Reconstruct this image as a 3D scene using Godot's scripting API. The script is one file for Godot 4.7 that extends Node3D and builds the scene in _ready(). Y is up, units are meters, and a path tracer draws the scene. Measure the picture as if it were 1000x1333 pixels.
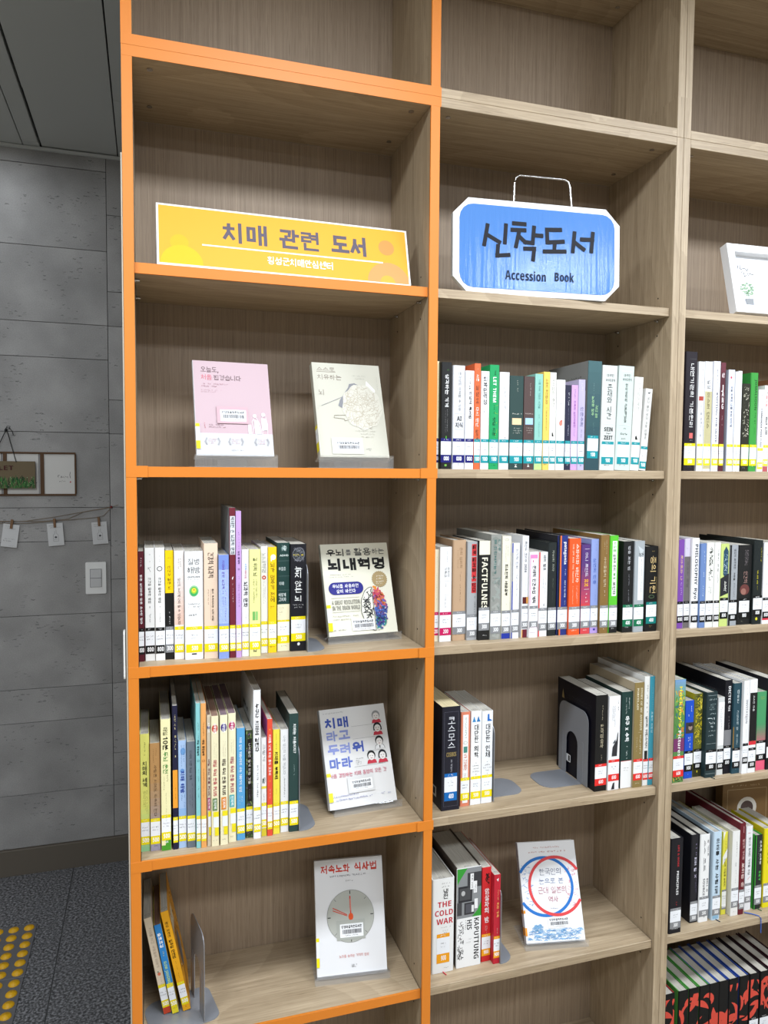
extends Node3D
# A library bookcase seen from close by: a bay edged with orange tape, a plain bay and the start of a third.
# x runs along the bookcase, z towards the viewer (0 = front edges), y up with 0 = the shelf at eye height.

const FLOOR_Y := -1.55
const CEIL_Y := 1.165
const WALL_Z := -1.6365
const CAM_AT := Vector3(0.02097, -0.00314, 1.42005)
const CAM_TURN := Vector3(-0.055797, -0.305074, 0.007310)
const FOCAL := 973.87
const ROW_Y := {"T": 0.7525, "A": 0.3638, "B": 0.0, "C": -0.3672, "D": -0.7325, "E": -1.0998, "F": -1.4667}

var rng := RandomNumberGenerator.new()
var taken := {}
var view_basis: Basis
var font_bold: SystemFont
var font_plain: SystemFont
var font_serif: SystemFont
var glyphs := {}
# materials
var m_board: StandardMaterial3D
var m_back: StandardMaterial3D
var m_tape: StandardMaterial3D
var m_cover: StandardMaterial3D
var m_gloss: StandardMaterial3D
var m_pages: StandardMaterial3D
var m_print: StandardMaterial3D
var m_film: StandardMaterial3D
var m_sheet: StandardMaterial3D
var m_acrylic: StandardMaterial3D
var m_metal: StandardMaterial3D
var m_chrome: StandardMaterial3D
var m_white: StandardMaterial3D
var m_brown: StandardMaterial3D
var m_cord: StandardMaterial3D


func _ready():
	rng.seed = 7
	setup_view()
	setup_lamps()
	make_fonts()
	make_materials()
	build_room()
	build_bookcase()
	build_signs()
	build_display_books()
	build_books()
	build_bookends()
	build_wall_things()


# ------------------------------------------------------------------ camera, air, lamps
func setup_view():
	var cam := Camera3D.new()
	cam.name = "camera"
	cam.fov = rad_to_deg(2.0 * atan(666.5 / FOCAL))
	cam.near = 0.02
	cam.far = 50.0
	add_child(cam)
	cam.position = CAM_AT
	view_basis = Basis.from_euler(CAM_TURN)
	cam.basis = view_basis
	cam.current = true
	var e := Environment.new()
	e.background_mode = Environment.BG_COLOR
	e.background_color = Color(0, 0, 0)
	e.tonemap_mode = Environment.TONE_MAPPER_LINEAR
	e.tonemap_exposure = 0.67
	e.sdfgi_enabled = true
	e.ssao_enabled = true
	e.ssil_enabled = true
	var w := WorldEnvironment.new()
	w.name = "air"
	w.environment = e
	add_child(w)


func setup_lamps():
	var glow := StandardMaterial3D.new()
	glow.albedo_color = Color(0.9, 0.9, 0.9)
	glow.emission_enabled = true
	glow.emission = Color(0.95, 0.975, 1.0)
	glow.emission_energy_multiplier = 3.0
	var rim := StandardMaterial3D.new()
	rim.albedo_color = Color(0.85, 0.85, 0.85)
	var rows := ["nearest the bookcase", "in the second row from the bookcase", "in the third row from the bookcase"]
	var zs := [0.92, 2.2, 4.2]
	var xs := [-0.75, 0.45, 1.65, 2.85]
	for iz in zs.size():
		for ix in xs.size():
			var at := Vector3(xs[ix], CEIL_Y - 0.012, zs[iz])
			var t := thing("ceiling_light", "slim white ceiling light panel " + rows[iz] + ", " + ["above the passage", "above the orange bay", "above the plain bay", "above the third bay"][ix], "ceiling light", at, "ceiling light panels")
			add_mesh("diffuser", box_mesh(Vector3(0.6, 0.006, 0.3)), glow, t, Vector3(0, -0.006, 0))
			var fr := SurfaceTool.new()
			fr.begin(Mesh.PRIMITIVE_TRIANGLES)
			for s in [-1.0, 1.0]:
				box_to(fr, Vector3(-0.315, -0.012, s * 0.1575 - 0.0075), Vector3(0.315, 0.012, s * 0.1575 + 0.0075), 0)
				box_to(fr, Vector3(s * 0.3075 - 0.0075, -0.012, -0.15), Vector3(s * 0.3075 + 0.0075, 0.012, 0.15), 0)
			add_mesh("frame", fr.commit(), rim, t)
			var l := AreaLight3D.new()
			l.name = "lamp_light"
			l.area_size = Vector2(0.6, 0.3)
			l.light_energy = [4.2, 3.0, 2.2][iz]
			l.light_color = Color(0.935, 0.965, 1.0)
			l.shadow_enabled = true
			l.set("area_range", 12.0)
			l.set("area_attenuation", 2.0)
			t.add_child(l)
			l.position = Vector3(0, -0.018, 0)
			l.rotation.x = -PI / 2
	# round downlights in the passage behind the bookcase
	var spots := [[Vector3(-0.54, CEIL_Y, -1.27), 0.30, "small round downlight close to the concrete wall of the passage"], [Vector3(-1.35, CEIL_Y, -0.95), 1.1, "small round downlight in the middle of the dark passage"]]
	for sp in spots:
		var d := thing("downlight", sp[2], "ceiling light", sp[0] + Vector3(0, -0.0012, 0), "downlights in the passage")
		var dg := glow.duplicate()
		dg.emission_energy_multiplier = 0.8
		var cy := CylinderMesh.new()
		cy.top_radius = 0.05
		cy.bottom_radius = 0.05
		cy.height = 0.006
		add_mesh("diffuser", cy, dg, d, Vector3(0, -0.004, 0))
		var tor := TorusMesh.new()
		tor.inner_radius = 0.05
		tor.outer_radius = 0.06
		tor.rings = 24
		tor.ring_segments = 8
		add_mesh("bezel", tor, rim, d, Vector3(0, -0.006, 0))
		var dl := AreaLight3D.new()
		dl.name = "lamp_light"
		dl.area_size = Vector2(0.09, 0.09)
		dl.light_energy = sp[1]
		dl.light_color = Color(0.95, 0.975, 1.0)
		dl.shadow_enabled = true
		d.add_child(dl)
		dl.position = Vector3(0, -0.013, 0)
		dl.rotation.x = -PI / 2


# ------------------------------------------------------------------ helpers: pixels, nodes, meshes
func ray(u: float, v: float) -> Vector3:
	return view_basis * Vector3((u - 500.0) / FOCAL, -(v - 666.5) / FOCAL, -1.0)

func on_y(u: float, v: float, y: float) -> Vector3:
	var d := ray(u, v)
	return CAM_AT + d * ((y - CAM_AT.y) / d.y)

func on_z(u: float, v: float, z: float) -> Vector3:
	var d := ray(u, v)
	return CAM_AT + d * ((z - CAM_AT.z) / d.z)

func numbered(called: String) -> String:
	var n: int = taken.get(called, -1) + 1
	taken[called] = n
	return called if n == 0 else "%s_%03d" % [called, n]

func thing(called: String, label: String, category: String, at := Vector3.ZERO, group := "") -> Node3D:
	var o := Node3D.new()
	o.name = numbered(called)
	add_child(o)
	o.position = at
	o.set_meta("label", label)
	o.set_meta("category", category)
	if group:
		o.set_meta("group", group)
	return o

func structure(called: String, label := "", category := "") -> Node3D:
	var o := Node3D.new()
	o.name = called
	add_child(o)
	o.set_meta("kind", "structure")
	if label:
		o.set_meta("label", label)
		o.set_meta("category", category)
	return o

func add_mesh(called: String, mesh: Mesh, mat: Material, parent: Node, at := Vector3.ZERO) -> MeshInstance3D:
	var o := MeshInstance3D.new()
	o.name = called
	o.mesh = mesh
	o.material_override = mat
	parent.add_child(o, true)
	o.position = at
	return o

func box_mesh(size: Vector3) -> Mesh:
	var st := SurfaceTool.new()
	st.begin(Mesh.PRIMITIVE_TRIANGLES)
	box_to(st, -size / 2, size / 2, 0)
	return st.commit()

# one quad, corners given clockwise as seen from its front
func quad_to(st: SurfaceTool, p: Array, n: Vector3, uv: Array = [], c := Color.WHITE):
	for i in [0, 1, 2, 0, 2, 3]:
		st.set_normal(n)
		st.set_color(c)
		if uv.size():
			st.set_uv(uv[i])
		st.add_vertex(p[i])

# a box with small chamfers; texture runs along axis «grain» (metres, plus an offset)
func box_to(st: SurfaceTool, a: Vector3, b: Vector3, grain: int, c := Color.WHITE, off := Vector2.ZERO, ch := 0.0):
	var ctr := (a + b) / 2
	var h := (b - a) / 2
	for ax in 3:
		var u := (ax + 1) % 3
		var v := (ax + 2) % 3
		for s in [-1.0, 1.0]:
			var n := Vector3.ZERO
			n[ax] = s
			var pts := []
			for q in [[-1, -1], [-1, 1], [1, 1], [1, -1]]:
				var p := ctr
				p[ax] += s * h[ax]
				p[u] += q[0] * (h[u] - ch)
				p[v] += q[1] * (h[v] - ch)
				pts.append(p)
			if s < 0:
				pts.reverse()
			var g := grain if grain != ax else u
			var o := u if g == v else v
			var uv := []
			for p in pts:
				uv.append(Vector2(p[g], p[o]) + off)
			quad_to(st, pts, n, uv, c)
	if ch > 0.0:
		for ax in 3:
			var u := (ax + 1) % 3
			var v := (ax + 2) % 3
			for su in [-1.0, 1.0]:
				for sv in [-1.0, 1.0]:
					var n := Vector3.ZERO
					n[u] = su
					n[v] = sv
					var pts := []
					for q in [[-1, 0], [1, 0], [1, 1], [-1, 1]]:
						var p := ctr
						p[ax] += q[0] * (h[ax] - ch)
						p[u] += su * (h[u] - (ch if q[1] == 0 else 0.0))
						p[v] += sv * (h[v] - (0.0 if q[1] == 0 else ch))
						pts.append(p)
					var nn: Vector3 = (pts[1] - pts[0]).cross(pts[2] - pts[0])
					if nn.dot(n) > 0:
						pts.reverse()
					var uv := []
					for p in pts:
						uv.append(Vector2(p[ax], p[u]) + off)
					quad_to(st, pts, n.normalized(), uv, c)

func board(called: String, parent: Node, a: Vector3, b: Vector3, grain: int, mat: Material, ch := 0.0006) -> MeshInstance3D:
	var st := SurfaceTool.new()
	st.begin(Mesh.PRIMITIVE_TRIANGLES)
	var off := Vector2(rng.randf() * 3.0, rng.randf() * 3.0)
	if grain == 1:
		off.x = 1.56      # one unbroken run of the pattern from the floor up
	box_to(st, a, b, grain, Color.WHITE, off, ch)
	return add_mesh(called, st.commit(), mat, parent)

# a prism: outline in the plane of axes (u, v), thickness along the third axis from t0 to t1
func prism(points: PackedVector2Array, au: Vector3, av: Vector3, aw: Vector3, t0: float, t1: float, c := Color.WHITE) -> ArrayMesh:
	var st := SurfaceTool.new()
	st.begin(Mesh.PRIMITIVE_TRIANGLES)
	prism_to(st, points, au, av, aw, t0, t1, c)
	return st.commit()

func prism_to(st: SurfaceTool, points: PackedVector2Array, au: Vector3, av: Vector3, aw: Vector3, t0: float, t1: float, c := Color.WHITE):
	var idx := Geometry2D.triangulate_polygon(points)
	for side in 2:
		var t: float = [t0, t1][side]
		var n := aw * (-1.0 if side == 0 else 1.0)
		for k in range(0, idx.size(), 3):
			var tri := []
			for j in 3:
				var q := points[idx[k + j]]
				tri.append(au * q.x + av * q.y + aw * t)
			if (tri[1] - tri[0]).cross(tri[2] - tri[0]).dot(n) > 0:
				tri.reverse()
			for q in tri:
				st.set_normal(n)
				st.set_color(c)
				st.set_uv(Vector2(q.dot(au), q.dot(av)))
				st.add_vertex(q)
	var ccw := not Geometry2D.is_polygon_clockwise(points)
	for i in points.size():
		var p := points[i]
		var q := points[(i + 1) % points.size()]
		var e := (q - p).normalized()
		var o := Vector2(e.y, -e.x) * (1.0 if ccw else -1.0)
		var n := au * o.x + av * o.y
		var pts := [au * p.x + av * p.y + aw * t0, au * q.x + av * q.y + aw * t0, au * q.x + av * q.y + aw * t1, au * p.x + av * p.y + aw * t1]
		if (pts[1] - pts[0]).cross(pts[2] - pts[0]).dot(n) > 0:
			pts.reverse()
		quad_to(st, pts, n, [p, q, q, p], c)

func rounded_rect(x0: float, y0: float, x1: float, y1: float, r: Array, n := 5) -> PackedVector2Array:
	# radii in the order bottom-left, bottom-right, top-right, top-left
	var out := PackedVector2Array()
	var cs := [Vector2(x0, y0), Vector2(x1, y0), Vector2(x1, y1), Vector2(x0, y1)]
	var dirs := [Vector2(1, 1), Vector2(-1, 1), Vector2(-1, -1), Vector2(1, -1)]
	for i in 4:
		if r[i] <= 0.0:
			out.append(cs[i])
			continue
		var c: Vector2 = cs[i] + dirs[i] * r[i]
		for k in n + 1:
			var a := PI + i * PI / 2 + k * PI / 2 / n
			out.append(c + Vector2(cos(a), sin(a)) * r[i])
	return out

func tube(pts: Array, radius: float, sides := 6) -> ArrayMesh:
	var st := SurfaceTool.new()
	st.begin(Mesh.PRIMITIVE_TRIANGLES)
	tube_to(st, pts, radius, sides)
	return st.commit()

func tube_to(st: SurfaceTool, pts: Array, radius: float, sides := 6, c := Color.WHITE):
	var rings := []
	for i in pts.size():
		var a: Vector3 = pts[maxi(i - 1, 0)]
		var b: Vector3 = pts[mini(i + 1, pts.size() - 1)]
		var d := (b - a).normalized()
		var s := d.cross(Vector3.UP if absf(d.y) < 0.9 else Vector3.RIGHT).normalized()
		var t := s.cross(d)
		var ring := []
		for k in sides:
			var w := TAU * k / sides
			ring.append([pts[i] + (s * cos(w) + t * sin(w)) * radius, s * cos(w) + t * sin(w)])
		rings.append(ring)
	for i in rings.size() - 1:
		for k in sides:
			var k2 := (k + 1) % sides
			var f := [rings[i][k], rings[i][k2], rings[i + 1][k2], rings[i + 1][k]]
			if (f[1][0] - f[0][0]).cross(f[2][0] - f[0][0]).dot(f[0][1]) > 0:
				f.reverse()
			for j in [0, 1, 2, 0, 2, 3]:
				st.set_normal(f[j][1])
				st.set_color(c)
				st.add_vertex(f[j][0])
	for e in 2:
		var ring: Array = rings[0] if e == 0 else rings[-1]
		var n: Vector3 = (pts[0] - pts[1]).normalized() if e == 0 else (pts[-1] - pts[-2]).normalized()
		for k in range(1, sides - 1):
			var f := [ring[0][0], ring[k][0], ring[k + 1][0]]
			if (f[1] - f[0]).cross(f[2] - f[0]).dot(n) > 0:
				f.reverse()
			for q in f:
				st.set_normal(n)
				st.set_color(c)
				st.add_vertex(q)

# printed paper and card: the sheet itself is a little darker than pure white
const PAPER := 0.82

func lin(hex: String) -> Color:
	if hex.length() == 3:
		hex = hex[0] + hex[0] + hex[1] + hex[1] + hex[2] + hex[2]
	var c := Color.html(hex).srgb_to_linear()
	return Color(c.r * PAPER, c.g * PAPER, c.b * PAPER)


# ------------------------------------------------------------------ lettering
func make_fonts():
	font_bold = SystemFont.new()
	font_bold.font_names = PackedStringArray(["Droid Sans"])
	font_bold.font_weight = 700
	font_plain = SystemFont.new()
	font_plain.font_names = PackedStringArray(["Droid Sans"])
	font_serif = SystemFont.new()
	font_serif.font_names = PackedStringArray(["Droid Serif"])
	font_serif.font_weight = 700

# a Latin letter or digit as flat triangles; cap height 1, x from 0 to its advance
func glyph(c: String, serif := false) -> Dictionary:
	var key := c + ("s" if serif else "")
	if glyphs.has(key):
		return glyphs[key]
	var f := font_serif if serif else font_bold
	if not glyphs.has("cap"):
		var th := TextMesh.new()
		th.font = f
		th.font_size = 32
		th.pixel_size = 1.0 / 32.0
		th.depth = 0.0
		th.text = "H"
		var bb := th.get_aabb()
		glyphs["cap"] = [bb.position.y, bb.size.y]
	var t := TextMesh.new()
	t.font = f
	t.font_size = 32
	t.pixel_size = 1.0 / 32.0
	t.depth = 0.0
	t.curve_step = 4.0
	t.text = c
	t.horizontal_alignment = HORIZONTAL_ALIGNMENT_LEFT
	var a := t.get_mesh_arrays()
	var base: float = glyphs["cap"][0]
	var cap: float = glyphs["cap"][1]
	var tri := PackedVector2Array()
	var vs: PackedVector3Array = a[Mesh.ARRAY_VERTEX]
	var ix: PackedInt32Array = a[Mesh.ARRAY_INDEX]
	for i in ix:
		tri.append(Vector2(vs[i].x / cap, (vs[i].y - base) / cap))
	var adv: float = f.get_string_size(c, HORIZONTAL_ALIGNMENT_LEFT, -1, 32).x / 32.0 / cap
	glyphs[key] = {"tri": tri, "adv": adv}
	return glyphs[key]

const LEAD := ["ㄱ", "ㄱㄱ", "ㄴ", "ㄷ", "ㄷㄷ", "ㄹ", "ㅁ", "ㅂ", "ㅂㅂ", "ㅅ", "ㅅㅅ", "ㅇ", "ㅈ", "ㅈㅈ", "ㅊ", "ㅋ", "ㅌ", "ㅍ", "ㅎ"]
const TAIL := ["", "ㄱ", "ㄱㄱ", "ㄱㅅ", "ㄴ", "ㄴㅈ", "ㄴㅎ", "ㄷ", "ㄹ", "ㄹㄱ", "ㄹㅁ", "ㄹㅂ", "ㄹㅅ", "ㄹㅌ", "ㄹㅍ", "ㄹㅎ", "ㅁ", "ㅂ", "ㅂㅅ", "ㅅ", "ㅅㅅ", "ㅇ", "ㅈ", "ㅊ", "ㅋ", "ㅌ", "ㅍ", "ㅎ"]
const CONS := {
	"ㄱ": [[0, 0, 1, 0, 0.94, 1]], "ㄴ": [[0, 0, 0, 1, 1, 1]], "ㄷ": [[1, 0, 0, 0, 0, 1, 1, 1]], "ㄹ": [[0, 0, 1, 0, 1, 0.5, 0, 0.5, 0, 1, 1, 1]],
	"ㅁ": [[0, 0, 1, 0, 1, 1, 0, 1, 0, 0]], "ㅂ": [[0, 0, 0, 1, 1, 1, 1, 0], [0, 0.5, 1, 0.5]], "ㅅ": [[0.5, 0, 0.45, 0.4, 0, 1], [0.5, 0.3, 1, 1]],
	"ㅇ": [["o", 0.5, 0.5, 0.5, 0.5]], "ㅈ": [[0, 0, 1, 0], [0.5, 0, 0.45, 0.4, 0, 1], [0.5, 0.4, 1, 1]], "ㅊ": [[0.5, -0.12, 0.5, 0.1], [0, 0.18, 1, 0.18], [0.5, 0.18, 0.45, 0.5, 0, 1], [0.5, 0.5, 1, 1]],
	"ㅋ": [[0, 0, 1, 0, 0.94, 1], [0, 0.48, 1, 0.48]], "ㅌ": [[1, 0, 0, 0, 0, 1, 1, 1], [0, 0.5, 1, 0.5]], "ㅍ": [[0, 0, 1, 0], [0, 1, 1, 1], [0.28, 0, 0.28, 1], [0.72, 0, 0.72, 1]],
	"ㅎ": [[0.5, -0.1, 0.5, 0.1], [0, 0.2, 1, 0.2], ["o", 0.5, 0.68, 0.36, 0.32]],
}
const VERT := {0: [[0.25, 0, 0.25, 1], [0.25, 0.45, 1, 0.45]], 1: [[0.1, 0, 0.1, 1], [0.9, 0, 0.9, 1], [0.1, 0.45, 0.9, 0.45]], 2: [[0.25, 0, 0.25, 1], [0.25, 0.3, 1, 0.3], [0.25, 0.6, 1, 0.6]],
	3: [[0.1, 0, 0.1, 1], [0.9, 0, 0.9, 1], [0.1, 0.3, 0.9, 0.3], [0.1, 0.6, 0.9, 0.6]], 4: [[0.75, 0, 0.75, 1], [-0.1, 0.45, 0.75, 0.45]], 5: [[0.35, 0.03, 0.35, 0.97], [0.95, 0, 0.95, 1], [-0.2, 0.45, 0.35, 0.45]],
	6: [[0.75, 0, 0.75, 1], [-0.1, 0.3, 0.75, 0.3], [-0.1, 0.6, 0.75, 0.6]], 7: [[0.35, 0.03, 0.35, 0.97], [0.95, 0, 0.95, 1], [-0.2, 0.3, 0.35, 0.3], [-0.2, 0.6, 0.35, 0.6]], 20: [[0.6, 0, 0.6, 1]]}
const HORI := {8: [[0, 0.95, 1, 0.95], [0.5, 0.1, 0.5, 0.95]], 12: [[0, 0.95, 1, 0.95], [0.33, 0.1, 0.33, 0.95], [0.67, 0.1, 0.67, 0.95]], 13: [[0, 0.2, 1, 0.2], [0.5, 0.2, 0.5, 1.05]], 17: [[0, 0.2, 1, 0.2], [0.33, 0.2, 0.33, 1.05], [0.67, 0.2, 0.67, 1.05]], 18: [[0, 0.55, 1, 0.55]]}
const MIXED := {9: [8, 0], 10: [8, 1], 11: [8, 20], 14: [13, 4], 15: [13, 5], 16: [13, 20], 19: [18, 20]}

# strokes of one Korean syllable in a unit cell, y down: each is [x, y, x, y ...] or ["o", cx, cy, rx, ry]
func syllable(c: String, weight := 0.1) -> Array:
	var k := c.unicode_at(0) - 0xAC00
	var l := k / 588
	var v := (k % 588) / 28
	var t := k % 28
	var out := []
	var fin := t > 0
	if VERT.has(v):
		var cw := (0.41 if v in [1, 3, 5, 7] else 0.54) - weight * 0.6
		cons_in(out, LEAD[l], Rect2(0.03, 0.06, cw, 0.46) if fin else Rect2(0.03, 0.14, cw, 0.68))
		put_in(out, VERT[v], Rect2(0.62, 0, 0.36, 0.6) if fin else Rect2(0.62, 0, 0.36, 1))
	elif HORI.has(v):
		cons_in(out, LEAD[l], Rect2(0.18, 0.02, 0.64, 0.28) if fin else Rect2(0.16, 0.05, 0.68, 0.42))
		put_in(out, HORI[v], Rect2(0, 0.36, 1, 0.2) if fin else Rect2(0, 0.54, 1, 0.36))
	else:
		var two: Array = MIXED[v]
		cons_in(out, LEAD[l], Rect2(0.06, 0.04, 0.46, 0.26) if fin else Rect2(0.06, 0.06, 0.48, 0.4))
		put_in(out, HORI[two[0]], Rect2(0, 0.36, 0.6, 0.2) if fin else Rect2(0, 0.54, 0.62, 0.32))
		put_in(out, VERT[two[1]], Rect2(0.66, 0, 0.32, 0.6) if fin else Rect2(0.68, 0, 0.32, 1))
	if fin:
		cons_in(out, TAIL[t], Rect2(0.16, 0.7, 0.72, 0.3))
	return out

func cons_in(out: Array, which: String, r: Rect2):
	var n := which.length()
	for i in n:
		var w := r.size.x / n
		put_in(out, CONS[which[i]], Rect2(r.position.x + i * w + (0.04 if n > 1 else 0.0), r.position.y, w - (0.08 if n > 1 else 0.0), r.size.y))

func put_in(out: Array, strokes: Array, r: Rect2):
	for s in strokes:
		var q := []
		if s[0] is String:
			q = ["o", r.position.x + s[1] * r.size.x, r.position.y + s[2] * r.size.y, s[3] * r.size.x, s[4] * r.size.y]
		else:
			for i in range(0, s.size(), 2):
				q.append(r.position.x + s[i] * r.size.x)
				q.append(r.position.y + s[i + 1] * r.size.y)
		out.append(q)


# flat print on one or more faces of a thing: fractions of the face, x to the right and y down
class Ink:
	var host
	var verts := PackedVector3Array()
	var norms := PackedVector3Array()
	var cols := PackedColorArray()
	var o: Vector3
	var ux: Vector3
	var uy: Vector3
	var n: Vector3
	var w: float
	var h: float
	var lift := 0.00012
	var r := RandomNumberGenerator.new()

	func face(top_left: Vector3, right: Vector3, down: Vector3, width: float, height: float):
		o = top_left
		ux = right
		uy = down
		n = down.cross(right)
		w = width
		h = height
		lift = 0.00012

	# a point in metres on the face
	func at(p: Vector2) -> Vector3:
		return o + ux * p.x + uy * p.y + n * lift

	func tri(a: Vector2, b: Vector2, c: Vector2, col: Color):
		if (b - a).cross(c - a) < 0.0:
			var s := b
			b = c
			c = s
		for p in [a, b, c]:
			verts.append(at(p))
			norms.append(n)
			cols.append(col)

	func poly(pts: PackedVector2Array, col: String):   # fractions
		var m := PackedVector2Array()
		for p in pts:
			m.append(Vector2(p.x * w, p.y * h))
		poly_m(m, col)

	func poly_m(m: PackedVector2Array, col: String):
		var k: Color = host.lin(col)
		var ix := Geometry2D.triangulate_polygon(m)
		for i in range(0, ix.size(), 3):
			tri(m[ix[i]], m[ix[i + 1]], m[ix[i + 2]], k)
		lift += 0.00002

	func rect(x0: float, y0: float, x1: float, y1: float, col: String):
		var k: Color = host.lin(col)
		var a := Vector2(x0 * w, y0 * h)
		var b := Vector2(x1 * w, y0 * h)
		var c := Vector2(x1 * w, y1 * h)
		var d := Vector2(x0 * w, y1 * h)
		tri(a, b, c, k)
		tri(a, c, d, k)
		lift += 0.00002

	# colours blending from the top to the bottom of a rectangle (a printed gradient)
	func blend(x0: float, y0: float, x1: float, y1: float, top: String, bottom: String, steps := 10):
		for i in steps:
			var k0: Color = Color.html(top).lerp(Color.html(bottom), (i + 0.5) / steps)
			var l := lift
			rect(x0, lerpf(y0, y1, float(i) / steps), x1, lerpf(y0, y1, (i + 1.0) / steps), k0.to_html(false))
			lift = l
		lift += 0.00002

	# an ellipse; centre in fractions, radii in fractions of the width
	func oval(cx: float, cy: float, rx: float, ry: float, col: String, sides := 20):
		var m := PackedVector2Array()
		for i in sides:
			m.append(Vector2(cx * w + cos(TAU * i / sides) * rx * w, cy * h + sin(TAU * i / sides) * ry * w))
		poly_m(m, col)

	func ring(cx: float, cy: float, rx: float, ry: float, wide: float, col: String, sides := 32):
		var pts := []
		for i in sides + 1:
			pts.append(Vector2(cx + cos(TAU * i / sides) * rx, cy + sin(TAU * i / sides) * ry * w / h))
		line(pts, wide, col)

	# a line through points given in fractions; its width in fractions of the face's width
	func line(pts: Array, wide: float, col: String):
		var k: Color = host.lin(col)
		var m := []
		for p in pts:
			m.append(Vector2(p.x * w, p.y * h))
		strip(m, wide * w, k)
		lift += 0.00002

	func strip(m: Array, wd: float, k: Color):
		for i in m.size() - 1:
			var a: Vector2 = m[i]
			var b: Vector2 = m[i + 1]
			var d := (b - a).normalized() * wd / 2
			var s := Vector2(-d.y, d.x)
			a -= d
			b += d
			tri(a + s, b + s, b - s, k)
			tri(a + s, b - s, a - s, k)
			lift += 0.000003

	# words in a box of fractions: mode h = along the width, r = turned to run down, v = letters stacked
	func words(mode: String, s: String, x0: float, y0: float, x1: float, y1: float, col: String, weight := 0.12, serif := false):
		var k: Color = host.lin(col)
		var units := 0.0
		for c in s:
			units += unit(c, mode, serif)
		var a := Vector2(x0 * w, y0 * h)
		var size := Vector2((x1 - x0) * w, (y1 - y0) * h)
		var along := size.x if mode == "h" else size.y
		var across := size.y if mode == "h" else size.x
		var step := along / units
		var pos := 0.0
		for c in s:
			var u := unit(c, mode, serif)
			if c != " ":
				var f: Transform2D
				if mode == "h":
					f = Transform2D(Vector2(step, 0), Vector2(0, across), a + Vector2(pos * step, 0))
				elif mode == "r":
					f = Transform2D(Vector2(0, step), Vector2(-across, 0), a + Vector2(across, pos * step))
				else:
					f = Transform2D(Vector2(across, 0), Vector2(0, step), a + Vector2(0, pos * step))
				letter(c, f, k, weight, u if mode != "v" else 1.0, serif)
			pos += u
		lift += 0.00002

	func unit(c: String, mode: String, serif: bool) -> float:
		if c == " ":
			return 0.45
		if mode == "v":
			return 1.0
		if c.unicode_at(0) >= 0xAC00:
			return 1.0
		return host.glyph(c, serif).adv * 0.84

	# f maps the unit cell (y down) to metres on the face
	func letter(c: String, f: Transform2D, k: Color, weight: float, u: float, serif: bool):
		if c.unicode_at(0) < 0xAC00:
			var g: Dictionary = host.glyph(c, serif)
			var t: PackedVector2Array = g.tri
			var sx: float = u / g.adv
			for i in range(0, t.size(), 3):
				tri(f * Vector2(t[i].x * sx, 0.92 - t[i].y * 0.84), f * Vector2(t[i + 1].x * sx, 0.92 - t[i + 1].y * 0.84), f * Vector2(t[i + 2].x * sx, 0.92 - t[i + 2].y * 0.84), k)
			return
		var strokes: Array = host.syllable(c, weight)
		var parts := 0
		for s in strokes:
			parts += 3 if s[0] is String else s.size() / 2 - 1
		weight *= 1.0 if parts <= 5 else 0.86 if parts <= 8 else 0.74
		var wd := weight * sqrt(f.x.length() * f.y.length())
		for s in strokes:
			var m := []
			if s[0] is String:
				for i in 11:
					m.append(f * inset(Vector2(s[1] + cos(TAU * i / 10.0) * s[3], s[2] + sin(TAU * i / 10.0) * s[4]), weight))
			else:
				for i in range(0, s.size(), 2):
					m.append(f * inset(Vector2(s[i], s[i + 1]), weight))
			strip(m, wd, k)

	func inset(p: Vector2, weight: float) -> Vector2:
		var g := 0.025 + weight * 0.5
		return Vector2(g + p.x * (1.0 - 2.0 * g), g + p.y * (1.0 - 2.0 * g))

	# lines of print too small to read: rows of tiny marks
	func small(mode: String, x0: float, y0: float, x1: float, y1: float, col: String, rows := 1, count := 12):
		var k: Color = host.lin(col)
		var a := Vector2(x0 * w, y0 * h)
		var size := Vector2((x1 - x0) * w, (y1 - y0) * h)
		var along := size.x if mode == "h" else size.y
		var across := (size.y if mode == "h" else size.x) / rows
		for q in rows:
			var n_here := count if q == 0 else int(count * r.randf_range(0.6, 1.0))
			for i in n_here:
				if r.randf() < 0.14:
					continue
				var s0 := along * i / count
				var ln := along / count * 0.8
				for j in 3:
					var p0 := Vector2(s0 + r.randf() * ln, across * (q + 0.12 + 0.6 * r.randf()))
					var p1 := p0
					if r.randf() < 0.5:
						p1.x = s0 + r.randf() * ln
					else:
						p1.y = across * (q + 0.12 + 0.6 * r.randf())
					var m := []
					for p in [p0, p1]:
						if mode == "h":
							m.append(a + p)
						else:
							m.append(a + Vector2(size.x - p.y, p.x))
					strip(m, minf(across * 0.14, ln * 0.25), k)
		lift += 0.00002

	func bars(x0: float, y0: float, x1: float, y1: float, count: int, col := "111"):
		var x := x0
		while x < x1:
			var b := (x1 - x0) / count * r.randf_range(0.3, 0.9)
			var l := lift
			rect(x, y0, minf(x + b, x1), y1, col)
			lift = l
			x += b + (x1 - x0) / count * r.randf_range(0.3, 0.8)
		lift += 0.00002

	func mesh() -> ArrayMesh:
		if verts.is_empty():
			return null
		var a := []
		a.resize(Mesh.ARRAY_MAX)
		a[Mesh.ARRAY_VERTEX] = verts
		a[Mesh.ARRAY_NORMAL] = norms
		a[Mesh.ARRAY_COLOR] = cols
		var m := ArrayMesh.new()
		m.add_surface_from_arrays(Mesh.PRIMITIVE_TRIANGLES, a)
		return m

func ink(seed_value := 1) -> Ink:
	var k := Ink.new()
	k.host = self
	k.r.seed = seed_value
	return k

func put_ink(called: String, k: Ink, parent: Node, mat: Material = null) -> MeshInstance3D:
	var m := k.mesh()
	return add_mesh(called, m, mat if mat else m_print, parent) if m else null


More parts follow.
